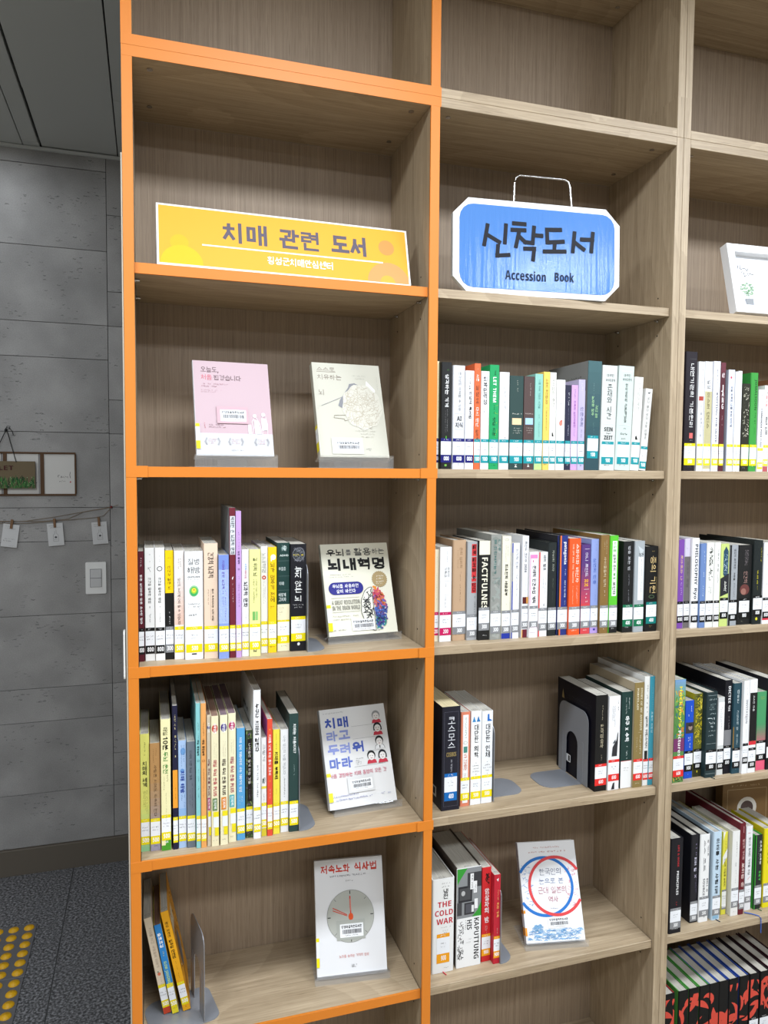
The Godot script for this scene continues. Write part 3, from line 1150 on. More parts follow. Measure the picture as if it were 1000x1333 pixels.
# print items on the face set up in k
func items_to(k: Ink, items: Array):
	for it in items:
		match it[0]:
			"v", "r", "h":      # words, centre x, width across, top, bottom, colour, weight
				k.words(it[0], it[1], 0.5 + it[2] - it[3] / 2, it[4], 0.5 + it[2] + it[3] / 2, it[5], it[6], it[7] if it.size() > 7 else 0.12, it.size() > 8)
			"g":                # small running text: centre x, width, top, bottom, colour, rows, count
				k.small("r", 0.5 + it[1] - it[2] / 2, it[3], 0.5 + it[1] + it[2] / 2, it[4], it[5], it[6] if it.size() > 6 else 1, it[7] if it.size() > 7 else 14)
			"s":                # small lines across
				k.small("h", 0.5 + it[1] - it[2] / 2, it[3], 0.5 + it[1] + it[2] / 2, it[4], it[5], it[6] if it.size() > 6 else 1, it[7] if it.size() > 7 else 6)
			"b":                # block of colour
				k.rect(it[1], it[2], it[3], it[4], it[5])
			"f":                # printed fade of two colours
				k.blend(it[1], it[2], it[3], it[4], it[5], it[6])
			"o":                # oval: x, y, radius x, radius y (of the width), colour
				k.oval(it[1], it[2], it[3], it[4], it[5])
			"c":                # ring
				k.ring(it[1], it[2], it[3], it[4], it[5], it[6], 18)
			"l":                # line
				k.line([Vector2(it[1], it[2]), Vector2(it[3], it[4])], it[5], it[6])
			"p":                # polygon
				var pts := PackedVector2Array()
				for i in range(1, it.size() - 1, 2):
					pts.append(Vector2(it[i], it[i + 1]))
				k.poly(pts, it[it.size() - 1])
			"m":                # loose marks scattered over an area: x0, y0, x1, y1, colours, count, size
				for q in it[6]:
					var mw: float = it[8] if it.size() > 8 else 0.05
					var my := mw * k.w / k.h
					var x := k.r.randf_range(it[1] + mw, it[3] - mw)
					var y := k.r.randf_range(it[2] + my, it[4] - my)
					var l := k.lift
					k.line([Vector2(x, y), Vector2(clampf(x + k.r.randf_range(-it[7], it[7]), it[1] + mw, it[3] - mw), clampf(y + k.r.randf_range(-it[7], it[7]) * k.w / k.h, it[2] + my, it[4] - my))], mw, it[5][q % it[5].size()])
					k.lift = l + 0.0000002

const NTH := ["first", "second", "third", "fourth", "fifth", "sixth", "seventh", "eighth", "ninth", "tenth", "eleventh", "twelfth", "thirteenth", "fourteenth", "fifteenth", "sixteenth", "seventeenth", "eighteenth", "nineteenth", "twentieth", "twenty-first", "twenty-second", "twenty-third"]

# one row of books; each entry is [x0, x1, y_bottom, y_top, spine colour, description, call number, print items, options] in pixels of a crop (origin, scale)
func book_row(row: String, ox: float, oy: float, s: float, entries: Array, start: int, from_post: String, where: String, group: String, x_min: float) -> float:
	var y: float = ROW_Y[row]
	var edge := x_min
	for i in entries.size():
		var e: Array = entries[i]
		var o: Dictionary = e[8] if e.size() > 8 else {}
		var u0: float = ox + e[0] / s
		var u1: float = ox + e[1] / s
		var vb: float = oy + e[2] / s
		var vt: float = oy + e[3] / s
		var z: float = o.get("z", -0.02)
		if row != "B" and not o.has("z"):
			z = clampf(on_y((u0 + u1) / 2, vb, y).z, -0.09, -0.012)
		var pl := on_z(u0, vb, z)
		var pr := on_z(u1, vb, z)
		var lean: float = deg_to_rad(o.get("lean", 0.0))
		var x0 := pl.x
		var x1 := pr.x
		if not o.has("lean"):
			x0 = maxf(x0, edge + 0.0004)
		x1 = maxf(x1, x0 + 0.005)
		var x_max := XM0 if x_min < XM0 else XR0 if x_min < XR0 else XE0
		x1 = minf(x1, x_max - 0.0006)
		var top := on_z((u0 + u1) / 2 + o.get("du", 0.0), vt, z)
		var h: float = o.get("h", (top.y - y) / cos(lean))
		var w: float = (x1 - x0) * cos(lean)
		var d: float = o.get("d", clampf(h * 0.68, 0.1, 0.17))
		var hard: bool = o.get("hard", false)
		var root := thing("book", "%s, %s from %s, %s" % [e[5], NTH[start + i], from_post, where], "book", Vector3((x0 + x1) / 2, y + 0.0002, z), group)
		if lean != 0.0:
			root.rotation.z = lean
			root.position.y += absf(sin(lean)) * w / 2
			edge = maxf(edge, x1)
		else:
			edge = x1
		book_body(root, w, h, d, e[4], o.get("c", e[4]), hard, o.get("page", ""))
		var k := ink(1000 + taken["book"])
		k.face(Vector3(-w / 2 + 0.0004, h - 0.0002, 0), Vector3.RIGHT, Vector3.DOWN, w - 0.0008, h - 0.0004)
		var low_items := []
		var main_items := []
		for it in e[7]:
			var at_y: float = it[4] if it[0] in ["v", "r", "h"] else it[3] if it[0] in ["g", "s"] else it[2]
			(low_items if at_y > 0.88 else main_items).append(it)
		items_to(k, main_items)
		put_ink("spine_print", k, root.get_node("cover"))
		if low_items.size():
			var k2 := ink(1300 + taken["book"])
			k2.face(Vector3(-w / 2 + 0.0004, h - 0.0002, 0), Vector3.RIGHT, Vector3.DOWN, w - 0.0008, h - 0.0004)
			k2.lift = 0.0003
			items_to(k2, low_items)
			put_ink("publisher_mark", k2, root.get_node("cover"))
		k = ink(1500 + taken["book"])
		if o.has("left"):
			k.face(Vector3(-w / 2, h, -d), Vector3(0, 0, 1), Vector3.DOWN, d, h)
			items_to(k, o.left)
			put_ink("cover_print", k, root.get_node("cover"))
			k = ink(1700 + taken["book"])
		if o.has("right"):
			k.face(Vector3(w / 2, h, 0), Vector3(0, 0, -1), Vector3.DOWN, d, h)
			items_to(k, o.right)
			put_ink("cover_print", k, root.get_node("cover"))
		if o.get("stamp", row in ["D", "E"]):
			k = ink(1900 + taken["book"])
			k.face(Vector3(-w / 2 + 0.001, h - (0.003 if hard else 0.0006), -0.03), Vector3.RIGHT, Vector3(0, 0, 1), w - 0.002, 0.03)
			k.ring(0.5, 0.6, minf(0.4, 0.008 / w), 0.0035 / w, 0.0006 / w, "77777f", 14)
			k.small("h", 0.5 - minf(0.25, 0.005 / w), 0.5, 0.5 + minf(0.25, 0.005 / w), 0.68, "77777f", 1, 4)
			put_ink("page_stamp", k, root.get_node("page_block"))
		if e[6]:
			call_label(root, w, h, e[6], o.get("low", 0.0135), 3000 + taken["book"], o.get("tall", 0.05), o.get("inset", 0.0))
		if o.has("ribbon"):
			var rb: Array = [Vector3(0, 0.0015, -0.004), Vector3(0.001, 0.0012, 0.004), Vector3(0.004, 0.001, 0.011)]
			add_mesh("bookmark_ribbon", tube(rb, 0.0011, 5), plain(Color.html(o.ribbon), 0.7), root)
	return edge

func build_books():
	var W := "ffffff"
	var K := "1c1a1a"
	# --- orange bay, shelf with the brain cover
	var post := "outer post"
	var where := "brain-book shelf"
	var grp := "books on the orange bay's brain-cover shelf"
	var ed := book_row("C", 175, 690, 7.408, [
		[40, 100, 1270, 205, "571824", "maroon book", "800", [["g", 0.0, 0.3, 0.06, 0.16, W, 1, 6], ["r", "맑은 상대다운 많은 요사한 많다", 0.0, 0.42, 0.21, 0.66, W, 0.13]]],
		[107, 202, 1262, 172, "f1f1ef", "white book with a heart drawing", "800", [["g", 0.0, 0.22, 0.05, 0.13, "999", 1, 5], ["l", 0.35, 0.17, 0.6, 0.21, 0.05, "999"], ["l", 0.6, 0.17, 0.3, 0.185, 0.05, "999"], ["r", "순간을 말하는 방법", 0.0, 0.32, 0.26, 0.49, "444", 0.11], ["h", "2", 0.0, 0.16, 0.515, 0.53, "777"], ["g", 0.0, 0.2, 0.58, 0.66, "666", 1, 5]], {"stamp": false}],
		[205, 298, 1258, 170, "f3f3f1", "white book with a black ring drawing", "800", [["g", 0.0, 0.22, 0.05, 0.13, "999", 1, 5], ["c", 0.5, 0.185, 0.26, 0.24, 0.07, "333"], ["r", "순간을 말하는 방법", 0.0, 0.32, 0.26, 0.49, "444", 0.11], ["h", "1", 0.0, 0.1, 0.515, 0.53, "777"], ["g", 0.0, 0.2, 0.58, 0.66, "666", 1, 5]]],
		[302, 384, 1248, 195, "181617", "black book with a yellow upper spine", "300", [["b", 0, 0, 1, 0.39, "f8cf0c"], ["s", 0.0, 0.5, 0.06, 0.11, "8a7a20", 2, 4], ["r", "인간과 같은 뇌", 0.0, 0.38, 0.14, 0.36, "4a3c08", 0.1], ["g", 0.0, 0.18, 0.56, 0.68, "eee", 1, 6]]],
		[389, 484, 1247, 200, "f3ece8", "white book with a peach lower spine", "500", [["f", 0, 0.24, 1, 0.68, "f3ece8", "efc7b4"], ["g", -0.08, 0.16, 0.07, 0.17, "444", 1, 7], ["g", 0.14, 0.16, 0.07, 0.15, "444", 1, 6], ["r", "당신도 느리게 나이 들 수 있습니다", 0.0, 0.32, 0.25, 0.68, "3c3030", 0.1]]],
		[490, 667, 1247, 205, "f4f5f5", "wide white book with a green and yellow spot", "500", [["h", "질병", 0.0, 0.68, 0.065, 0.125, "444", 0.1], ["h", "해방", 0.0, 0.74, 0.14, 0.205, "444", 0.1], ["h", "OUTLIVE", 0.0, 0.7, 0.228, 0.245, "555"], ["s", 0.0, 0.72, 0.252, 0.265, "888", 1, 14], ["s", 0.0, 0.5, 0.27, 0.282, "888", 1, 10], ["o", 0.5, 0.365, 0.27, 0.32, "9bd0a0"], ["o", 0.5, 0.37, 0.22, 0.27, "3fae62"], ["o", 0.5, 0.362, 0.16, 0.18, "a7cf3c"], ["o", 0.5, 0.358, 0.11, 0.12, "f0e24a"], ["o", 0.5, 0.355, 0.045, 0.05, "f08c3c"], ["s", 0.0, 0.68, 0.475, 0.5, "444", 1, 10], ["s", -0.3, 0.1, 0.5, 0.55, "444", 2, 2], ["s", 0.1, 0.3, 0.5, 0.52, "444", 1, 3], ["s", 0.3, 0.1, 0.5, 0.55, "444", 2, 2], ["s", 0.0, 0.68, 0.575, 0.6, "555", 1, 5], ["b", 0.36, 0.945, 0.64, 0.957, "222"]]],
		[675, 808, 1240, 130, "efd3bb", "pale peach book", "500", [["r", "건강의 뇌과학", 0.0, 0.46, 0.075, 0.3, "2c2622", 0.13], ["r", "몸이 똑똑해지는 뇌의 비밀", 0.14, 0.15, 0.39, 0.67, "443a33", 0.13], ["g", -0.2, 0.1, 0.39, 0.53, "665", 1, 10], ["l", 0.48, 0.39, 0.48, 0.66, 0.01, "766"]]],
	], 0, post, where, grp, 0.0)
	ed = book_row("C", 285, 650, 6.35, [
		[2, 85, 1318, 460, "8ba2de", "periwinkle blue book with purple print", "500", [["b", 0, 0, 1, 0.14, "7b93d6"], ["b", 0, 0.14, 1, 0.66, "a9bcea"], ["m", 0, 0.14, 1, 0.66, ["cdd9f6", "8fa4e0"], 90, 0.12, 0.03], ["r", "치매에 관한 뇌과학", -0.05, 0.3, 0.05, 0.33, "5a2ea0", 0.12], ["g", 0.28, 0.2, 0.1, 0.4, "c8b0f0", 1, 14], ["g", -0.08, 0.16, 0.34, 0.52, "6a40b0", 1, 10], ["g", 0.16, 0.16, 0.34, 0.64, "5a2ea0", 1, 14]]],
		[90, 140, 1310, 70, "702430", "tall thin maroon book", "500", [["b", 0.1, 0.055, 0.98, 0.31, "dfe3e6"], ["r", "박제현 쓴 뇌과학 만화", 0.04, 0.7, 0.06, 0.31, "4a5258", 0.15], ["p", 0.4, 0.465, 0.7, 0.455, 0.5, 0.48, W], ["g", 0.05, 0.26, 0.5, 0.63, "d8c8c8", 1, 8]], {"d": 0.175, "c": "8e9499", "left": [["l", 0.45, 0.4, 0.85, 0.55, 0.006, "555"]]}],
		[143, 188, 1308, 98, "c9a2da", "tall thin lilac book", "500", [["g", 0.05, 0.3, 0.14, 0.26, "5a3a78", 1, 10], ["r", "읽는 통계학", 0.05, 0.4, 0.27, 0.36, "3a2058", 0.16], ["c", 0.55, 0.395, 0.16, 0.14, 0.05, "3a2058"], ["g", 0.05, 0.28, 0.44, 0.65, "6a4a88", 1, 18]], {"d": 0.17}],
		[190, 250, 1298, 415, "f3f3f5", "white book with bold black lettering and red print above", "500", [["g", 0.05, 0.14, 0.07, 0.1, "3f78c8", 1, 3], ["r", "이토록", 0.05, 0.3, 0.13, 0.19, "5f98d0", 0.12], ["r", "재미있는", 0.05, 0.3, 0.19, 0.275, "c24a72", 0.12], ["r", "뇌과학 만화", 0.05, 0.62, 0.3, 0.54, "26222a", 0.15], ["g", 0.05, 0.16, 0.58, 0.66, "555", 1, 5]]],
		[253, 345, 1297, 415, "eeec9e", "pale yellow book with two green bars", "500", [["r", "길 위의 뇌", 0.02, 0.4, 0.075, 0.25, "2e3420", 0.12], ["g", -0.12, 0.18, 0.275, 0.5, "5a5a34", 1, 16], ["g", 0.14, 0.16, 0.275, 0.45, "5a5a34", 1, 13], ["b", 0.28, 0.58, 0.5, 0.66, "76b864"], ["b", 0.56, 0.58, 0.76, 0.66, "92cc78"], ["r", "강", 0.0, 0.36, 0.935, 0.965, "333", 0.12]]],
		[348, 405, 1270, 390, "f0efea", "white book with a red ring", "500", [["r", "뇌내혁명", -0.05, 0.66, 0.06, 0.25, "8f8f90", 0.09], ["c", 0.46, 0.29, 0.22, 0.22, 0.16, "cf5040"], ["g", -0.12, 0.16, 0.32, 0.54, "888", 1, 16], ["g", 0.1, 0.16, 0.32, 0.52, "999", 1, 14]]],
		[408, 478, 1268, 395, "f6cc1a", "bright yellow book with stacked black lettering", "500", [["o", 0.6, 0.095, 0.32, 0.34, "fffdf0"], ["p", 0.32, 0.09, 0.46, 0.13, 0.3, 0.135, "fffdf0"], ["g", 0.1, 0.16, 0.06, 0.11, "333", 1, 3], ["v", "뇌가 멈추기 전에", 0.03, 0.56, 0.145, 0.52, "4c4410", 0.1], ["s", 0.0, 0.5, 0.555, 0.585, "665510", 2, 4], ["s", 0.0, 0.8, 0.935, 0.955, "333", 1, 6]]],
		[482, 585, 1255, 360, "1f3c39", "dark green book with white headings and a cream foot", "500", [["o", 0.55, 0.05, 0.25, 0.2, "5c7572"], ["m", 0.36, 0.02, 0.78, 0.075, ["dfe8e6"], 26, 0.2, 0.02], ["h", "ADHD", 0.06, 0.72, 0.105, 0.125, "d8e2e0"], ["l", 0.08, 0.165, 1, 0.165, 0.012, "7d9492"], ["h", "우울증", -0.1, 0.6, 0.22, 0.255, "c8d4d2", 0.12], ["l", 0.08, 0.305, 1, 0.305, 0.012, "7d9492"], ["h", "치매", -0.16, 0.42, 0.355, 0.39, "c8d4d2", 0.12], ["l", 0.08, 0.435, 1, 0.435, 0.012, "7d9492"], ["h", "이렇게", -0.1, 0.6, 0.46, 0.495, "dbe4e2", 0.12], ["h", "고치자", -0.08, 0.64, 0.5, 0.54, "dbe4e2", 0.12], ["b", 0, 0.565, 1, 0.71, "f0e8c4"], ["s", -0.18, 0.4, 0.59, 0.67, "776", 4, 6], ["b", 0, 0.92, 1, 1, "f0e8c4"], ["s", 0.05, 0.6, 0.945, 0.965, "776", 1, 8]], {"d": 0.15, "low": 0.016}],
		[590, 722, 1253, 370, "17181b", "wide black book with a brain drawing", "500", [["o", 0.52, 0.095, 0.38, 0.42, "33343a"], ["m", 0.2, 0.03, 0.84, 0.165, ["9a9aa2", "74747c"], 70, 0.16, 0.014], ["c", 0.52, 0.095, 0.38, 0.42, 0.02, "8f8f98"], ["s", 0.02, 0.66, 0.09, 0.115, "ead23a", 1, 7], ["v", "늙지 않는 뇌", 0.0, 0.5, 0.205, 0.535, "f4f4f2", 0.11], ["s", 0.0, 0.7, 0.56, 0.575, "ccc", 1, 10], ["s", 0.0, 0.5, 0.582, 0.6, "ccc", 1, 7], ["o", 0.52, 0.935, 0.09, 0.1, "e8e8e8"]], {"d": 0.155, "low": 0.02, "inset": 0.001}],
	], 7, post, where, grp, ed)

	# --- orange bay, shelf above the clock cover
	where = "cartoon-faces shelf"
	grp = "books on the orange bay's shelf above the clock cover"
	var plus := func(oval_col: String, sub_col: String, base: String, title_col: String) -> Array:
		return [["o", 0.5, 0.095, 0.42, 0.62, oval_col], ["r", "하루10분", 0.0, 0.5, 0.058, 0.135, W, 0.14], ["g", -0.08, 0.2, 0.2, 0.32, "b8a890", 1, 10], ["g", 0.18, 0.2, 0.2, 0.32, "c8b8a0", 1, 10], ["r", "매일 두뇌 운동 PLUS", 0.02, 0.54, 0.335, 0.615, title_col, 0.13], ["b", 0.12, 0.63, 0.8, 0.725, sub_col], ["r", "인지력", 0.0, 0.4, 0.64, 0.715, W, 0.13], ["b", 0.25, 0.735, 1, 0.775, "f0df20"], ["b", 0.25, 0.775, 1, 0.855, "eef2f6"], ["b", 0.45, 0.855, 1, 0.92, "f0df20"], ["s", 0.0, 0.5, 0.95, 0.965, "665", 1, 4]]
	ed = book_row("D", 175, 870, 5.442, [
		[47, 112, 1298, 465, "e4e278", "yellow-green book with stacked black lettering", "500", [["f", 0, 0.6, 1, 1, "e4e278", "8fc494"], ["g", 0.0, 0.24, 0.07, 0.2, "555528", 1, 9], ["v", "치매의 세계", 0.0, 0.56, 0.23, 0.45, "22241a", 0.15], ["g", -0.15, 0.18, 0.48, 0.62, "777740", 1, 12], ["g", 0.2, 0.18, 0.48, 0.68, "777740", 1, 16], ["g", 0.02, 0.16, 0.48, 0.65, "777740", 1, 14]]],
		[115, 187, 1293, 530, "b98d58", "tan book with a grey lower spine", "500", [["f", 0, 0.3, 1, 1, "b98d58", "9a97ad"], ["g", -0.15, 0.14, 0.05, 0.18, "6d4a20", 1, 12], ["g", 0.12, 0.14, 0.05, 0.15, "6d4a20", 1, 10], ["r", "사랑은 치매도 익숙해 한다", 0.03, 0.32, 0.2, 0.68, "54412c", 0.08], ["s", 0.0, 0.5, 0.945, 0.965, "446", 1, 5]]],
		[193, 262, 1290, 360, "f2ebb6", "tall cream book with a green foot", "500", [["b", 0.42, 0.815, 1, 1, "4a9a2c"], ["b", 0, 0.96, 1, 1, "4a9a2c"], ["r", "매일", -0.02, 0.52, 0.06, 0.125, "37391c", 0.12], ["r", "10분", -0.02, 0.6, 0.13, 0.235, "26281a", 0.18], ["r", "두뇌 운전", -0.02, 0.54, 0.245, 0.415, "3f8a3c", 0.12], ["g", -0.2, 0.16, 0.42, 0.54, "555530", 1, 9], ["g", 0.16, 0.18, 0.42, 0.475, "555530", 1, 5], ["g", 0.0, 0.14, 0.56, 0.78, "777748", 1, 18], ["h", "24", 0.05, 0.3, 0.925, 0.945, W]], {"d": 0.19, "low": 0.02}],
		[275, 312, 1283, 265, "1c1e38", "thin navy book with an orange panel", "500", [["b", 0, 0.445, 1, 0.71, "f2a136"], ["g", 0.0, 0.5, 0.06, 0.37, "e6d9a0", 1, 11], ["g", 0.0, 0.22, 0.52, 0.65, "7a5010", 1, 6]], {"d": 0.2}],
		[315, 372, 1272, 512, "a9c4e8", "light blue book with bold navy lettering", "500", [["o", 0.6, 0.1, 0.32, 0.5, "6f9fd4"], ["o", 0.5, 0.28, 0.28, 0.3, "6a98d0"], ["g", -0.1, 0.18, 0.04, 0.24, "2f4a88", 1, 12], ["g", 0.2, 0.18, 0.04, 0.2, "2f4a88", 1, 10], ["r", "치매 해방", 0.02, 0.56, 0.28, 0.49, "1e3c98", 0.17], ["g", -0.1, 0.2, 0.5, 0.56, "2f4a88", 1, 4], ["g", 0.25, 0.2, 0.5, 0.68, "5f80b8", 1, 10], ["b", 0, 0.63, 1, 0.7, "8fb4e0"]]],
		[375, 435, 1270, 520, "6d7580", "slate grey book", "500", [["r", "지혜의 저편 의사 가족", -0.05, 0.34, 0.08, 0.36, "2e343c", 0.1], ["g", 0.12, 0.18, 0.39, 0.63, "33393f", 1, 16], ["g", -0.14, 0.16, 0.45, 0.6, "33393f", 1, 10]]],
		[440, 473, 1273, 248, "8bcbcd", "tall thin teal book", "500", [["g", 0.0, 0.36, 0.13, 0.25, "2a5a60", 1, 10], ["r", "매일 통합놀이", 0.0, 0.5, 0.25, 0.36, "16343a", 0.17], ["c", 0.5, 0.395, 0.26, 0.2, 0.06, "3a6a70"], ["g", 0.0, 0.3, 0.45, 0.65, "3a6a70", 1, 20]], {"d": 0.2}],
		[475, 513, 1271, 248, "eaa862", "tall thin orange-tan book", "500", [["g", 0.0, 0.36, 0.13, 0.25, "7a4a18", 1, 10], ["r", "매일 통합놀이", 0.0, 0.5, 0.25, 0.36, "4a2808", 0.17], ["c", 0.5, 0.395, 0.26, 0.2, 0.06, "b06020"], ["g", 0.0, 0.3, 0.45, 0.65, "8a5a28", 1, 20]], {"d": 0.2}],
		[517, 545, 1258, 330, "d6ccb6", "thin greyish cream workbook with a navy oval", "", plus.call("3a3a72", "b04a78", "d6ccb6", "6a2a40"), {"d": 0.21, "page": "8a7060"}],
		[547, 600, 1260, 338, "efe6c0", "cream workbook with a red oval", "", plus.call("c84a34", "6f8a5c", "efe6c0", "c04a58"), {"d": 0.21, "page": "9a7a68"}],
	], 0, post, where, grp, 0.0)
	ed = book_row("D", 285, 865, 5.55, [
		[12, 66, 1303, 365, "f1eac6", "cream workbook with a purple oval", "", plus.call("46307e", "e08a34", "f1eac6", "3a2a2a"), {"d": 0.21, "page": "887078"}],
		[70, 125, 1283, 352, "f1eac6", "cream workbook with a magenta oval", "", plus.call("b82a68", "5fb0b4", "f1eac6", "a83a58"), {"d": 0.21, "page": "887078"}],
		[130, 190, 1268, 460, "5ba4d6", "sky blue book", "500", [["r", "치매 없이 100세까지 사는 100가지 방법", -0.02, 0.36, 0.08, 0.57, "f0f6fa", 0.12], ["g", -0.15, 0.18, 0.6, 0.68, "e8d870", 1, 6], ["g", 0.12, 0.18, 0.6, 0.67, "f0f0f0", 1, 5]]],
		[196, 246, 1252, 475, "3c4a30", "dark book with patches of green and purple", "500", [["m", 0, 0, 1, 1, ["6f8c50", "7a5a88", "2c3a22", "90a060"], 90, 0.5, 0.12], ["b", 0.22, 0.08, 0.86, 0.66, "221f1c"], ["r", "나이들면 알게 되는 것들", 0.04, 0.36, 0.12, 0.5, "d8d4c8", 0.12], ["g", 0.04, 0.16, 0.55, 0.64, "aaa", 1, 6]]],
		[250, 304, 1258, 185, "f0f1f2", "tall white book with bold black lettering", "500", [["r", "누구나 치매에 걸린다", 0.0, 0.6, 0.09, 0.415, "1a1818", 0.16], ["g", 0.04, 0.28, 0.5, 0.72, "444", 1, 16]], {"d": 0.2, "left": [["h", "행복해지는 노년의", -0.12, 0.42, 0.2, 0.235, "3a3a3a", 0.14], ["s", -0.1, 0.5, 0.28, 0.31, "777", 1, 30], ["s", -0.1, 0.5, 0.33, 0.36, "777", 1, 30], ["s", -0.1, 0.5, 0.38, 0.41, "777", 1, 30], ["s", -0.1, 0.5, 0.43, 0.46, "777", 1, 30], ["s", -0.1, 0.5, 0.48, 0.51, "777", 1, 30]]}],
		[307, 346, 1240, 530, "eeecea", "white book with a yellow stroke", "500", [["r", "그렇게", 0.0, 0.5, 0.06, 0.24, "555", 0.08], ["l", 0.5, 0.27, 0.5, 0.38, 0.03, "888"], ["r", "말", 0.0, 0.55, 0.4, 0.47, "4a5a58", 0.13], ["b", 0, 0.49, 1, 0.515, "e8d64a"], ["g", 0.0, 0.26, 0.56, 0.66, "777", 1, 7], ["b", 0, 0.92, 1, 1, "d8c63a"]], {"low": 0.018}],
		[350, 388, 1238, 395, "e4523a", "orange-red book", "500", [["h", "o", 0.0, 0.26, 0.08, 0.095, "f0d040"], ["r", "치매를 낫게 하는 음식 교과서", 0.0, 0.54, 0.13, 0.48, "fbeee8", 0.14], ["h", "o", 0.0, 0.26, 0.52, 0.535, "f0d040"], ["g", 0.0, 0.3, 0.58, 0.68, "f6d8d0", 1, 7]], {"d": 0.17, "left": [["p", 0.3, 0, 1, 0, 1, 0.3, "b04a90"]]}],
		[391, 440, 1225, 470, "f1e14c", "lemon yellow book with heavy black lettering", "500", [["l", 0.5, 0.04, 0.5, 0.1, 0.03, "554"], ["g", 0.0, 0.26, 0.1, 0.19, "665", 1, 6], ["r", "치매를 부탁해", 0.0, 0.56, 0.21, 0.475, "1a1810", 0.17], ["g", 0.0, 0.2, 0.55, 0.62, "665", 1, 5]]],
		[444, 503, 1210, 470, "e9e9ea", "greyish white book with thin grey lettering", "500", [["r", "나는 당신의 뇌를 꺼냅니다", 0.0, 0.36, 0.06, 0.44, "8a8e94", 0.08], ["g", 0.0, 0.26, 0.46, 0.66, "555", 1, 16]]],
		[508, 575, 1207, 355, "27413e", "dark green book with stacked-up white lettering", "500", [["r", "치매는 처음이지?", 0.08, 0.34, 0.085, 0.335, "f0f4f2", 0.15], ["g", 0.02, 0.18, 0.43, 0.52, "a8bcb8", 1, 7]], {"d": 0.165, "hard": false, "left": [["s", 0.15, 0.3, 0.08, 0.2, "5a7470", 3, 12]]}],
	], 10, post, where, grp, ed)

	# --- orange bay, clock-cover shelf: three books leaning
	where = "clock-book shelf"
	grp = "leaning books on the clock-cover shelf"
	var E := ROW_Y["E"] as float
	leaning("beige book leaning towards the outer post, first of three on the clock-cover shelf", Vector3(0.0398, E, -0.088), 0.0147, 0.207, 0.15, 10.3, "dfd0b8", "dfd0b8", [["r", "치매를 이긴 사람들의 이야기", 0.02, 0.4, 0.1, 0.52, "a08a78", 0.09], ["o", 0.5, 0.585, 0.22, 0.26, "d8785a"], ["p", 0.3, 0.56, 0.5, 0.55, 0.45, 0.575, "2f6a50"], ["g", 0.05, 0.16, 0.62, 0.7, "7a6a58", 1, 6], ["b", 0, 0.935, 1, 1, "c8482c"]], grp, {})
	leaning("blue and yellow book leaning in the middle of three on the clock-cover shelf", Vector3(0.0562, E, -0.084), 0.0132, 0.192, 0.15, 10.2, "2f86cc", "e8d850", [["r", "슬로조깅", 0.0, 0.58, 0.09, 0.26, W, 0.17], ["g", 0.0, 0.3, 0.3, 0.36, "e8e060", 1, 3], ["r", "SLOW JOGGING", 0.0, 0.5, 0.41, 0.66, "c8e48a", 0.12], ["b", 0, 0.66, 1, 1, "efdc30"], ["s", 0.0, 0.6, 0.935, 0.955, "333", 1, 6]], grp, {"page": "8a6a58"})
	leaning("golden yellow book leaning next to a bookend on the clock-cover shelf", Vector3(0.0772, E, -0.0855), 0.015, 0.217, 0.15, 11.3, "f2ae1a", "e8a022", [["r", "평생 또렷한", -0.04, 0.4, 0.1, 0.26, "4a3408", 0.13], ["r", "일주일 단련법", -0.02, 0.5, 0.28, 0.47, "2c2006", 0.14], ["g", 0.0, 0.16, 0.5, 0.68, "6a4c10", 1, 12], ["s", 0.0, 0.2, 0.955, 0.97, "4a3408", 1, 2]], grp, {"right": [["b", 0.1, 0.12, 0.5, 0.3, "f0e2c0"], ["m", 0.08, 0.1, 0.92, 0.8, ["7a4a10", "f6e6c0", "4a4a48", "c87818"], 70, 0.06, 0.02], ["o", 0.5, 0.6, 0.2, 0.24, "8d8f92"], ["b", 0.08, 0.8, 0.3, 0.95, "b87a18"]]})

	# --- plain bay, shelf below the blue sign
	post = "orange post"
	where = "shelf below blue sign"
	grp = "books on the shelf below the blue sign"
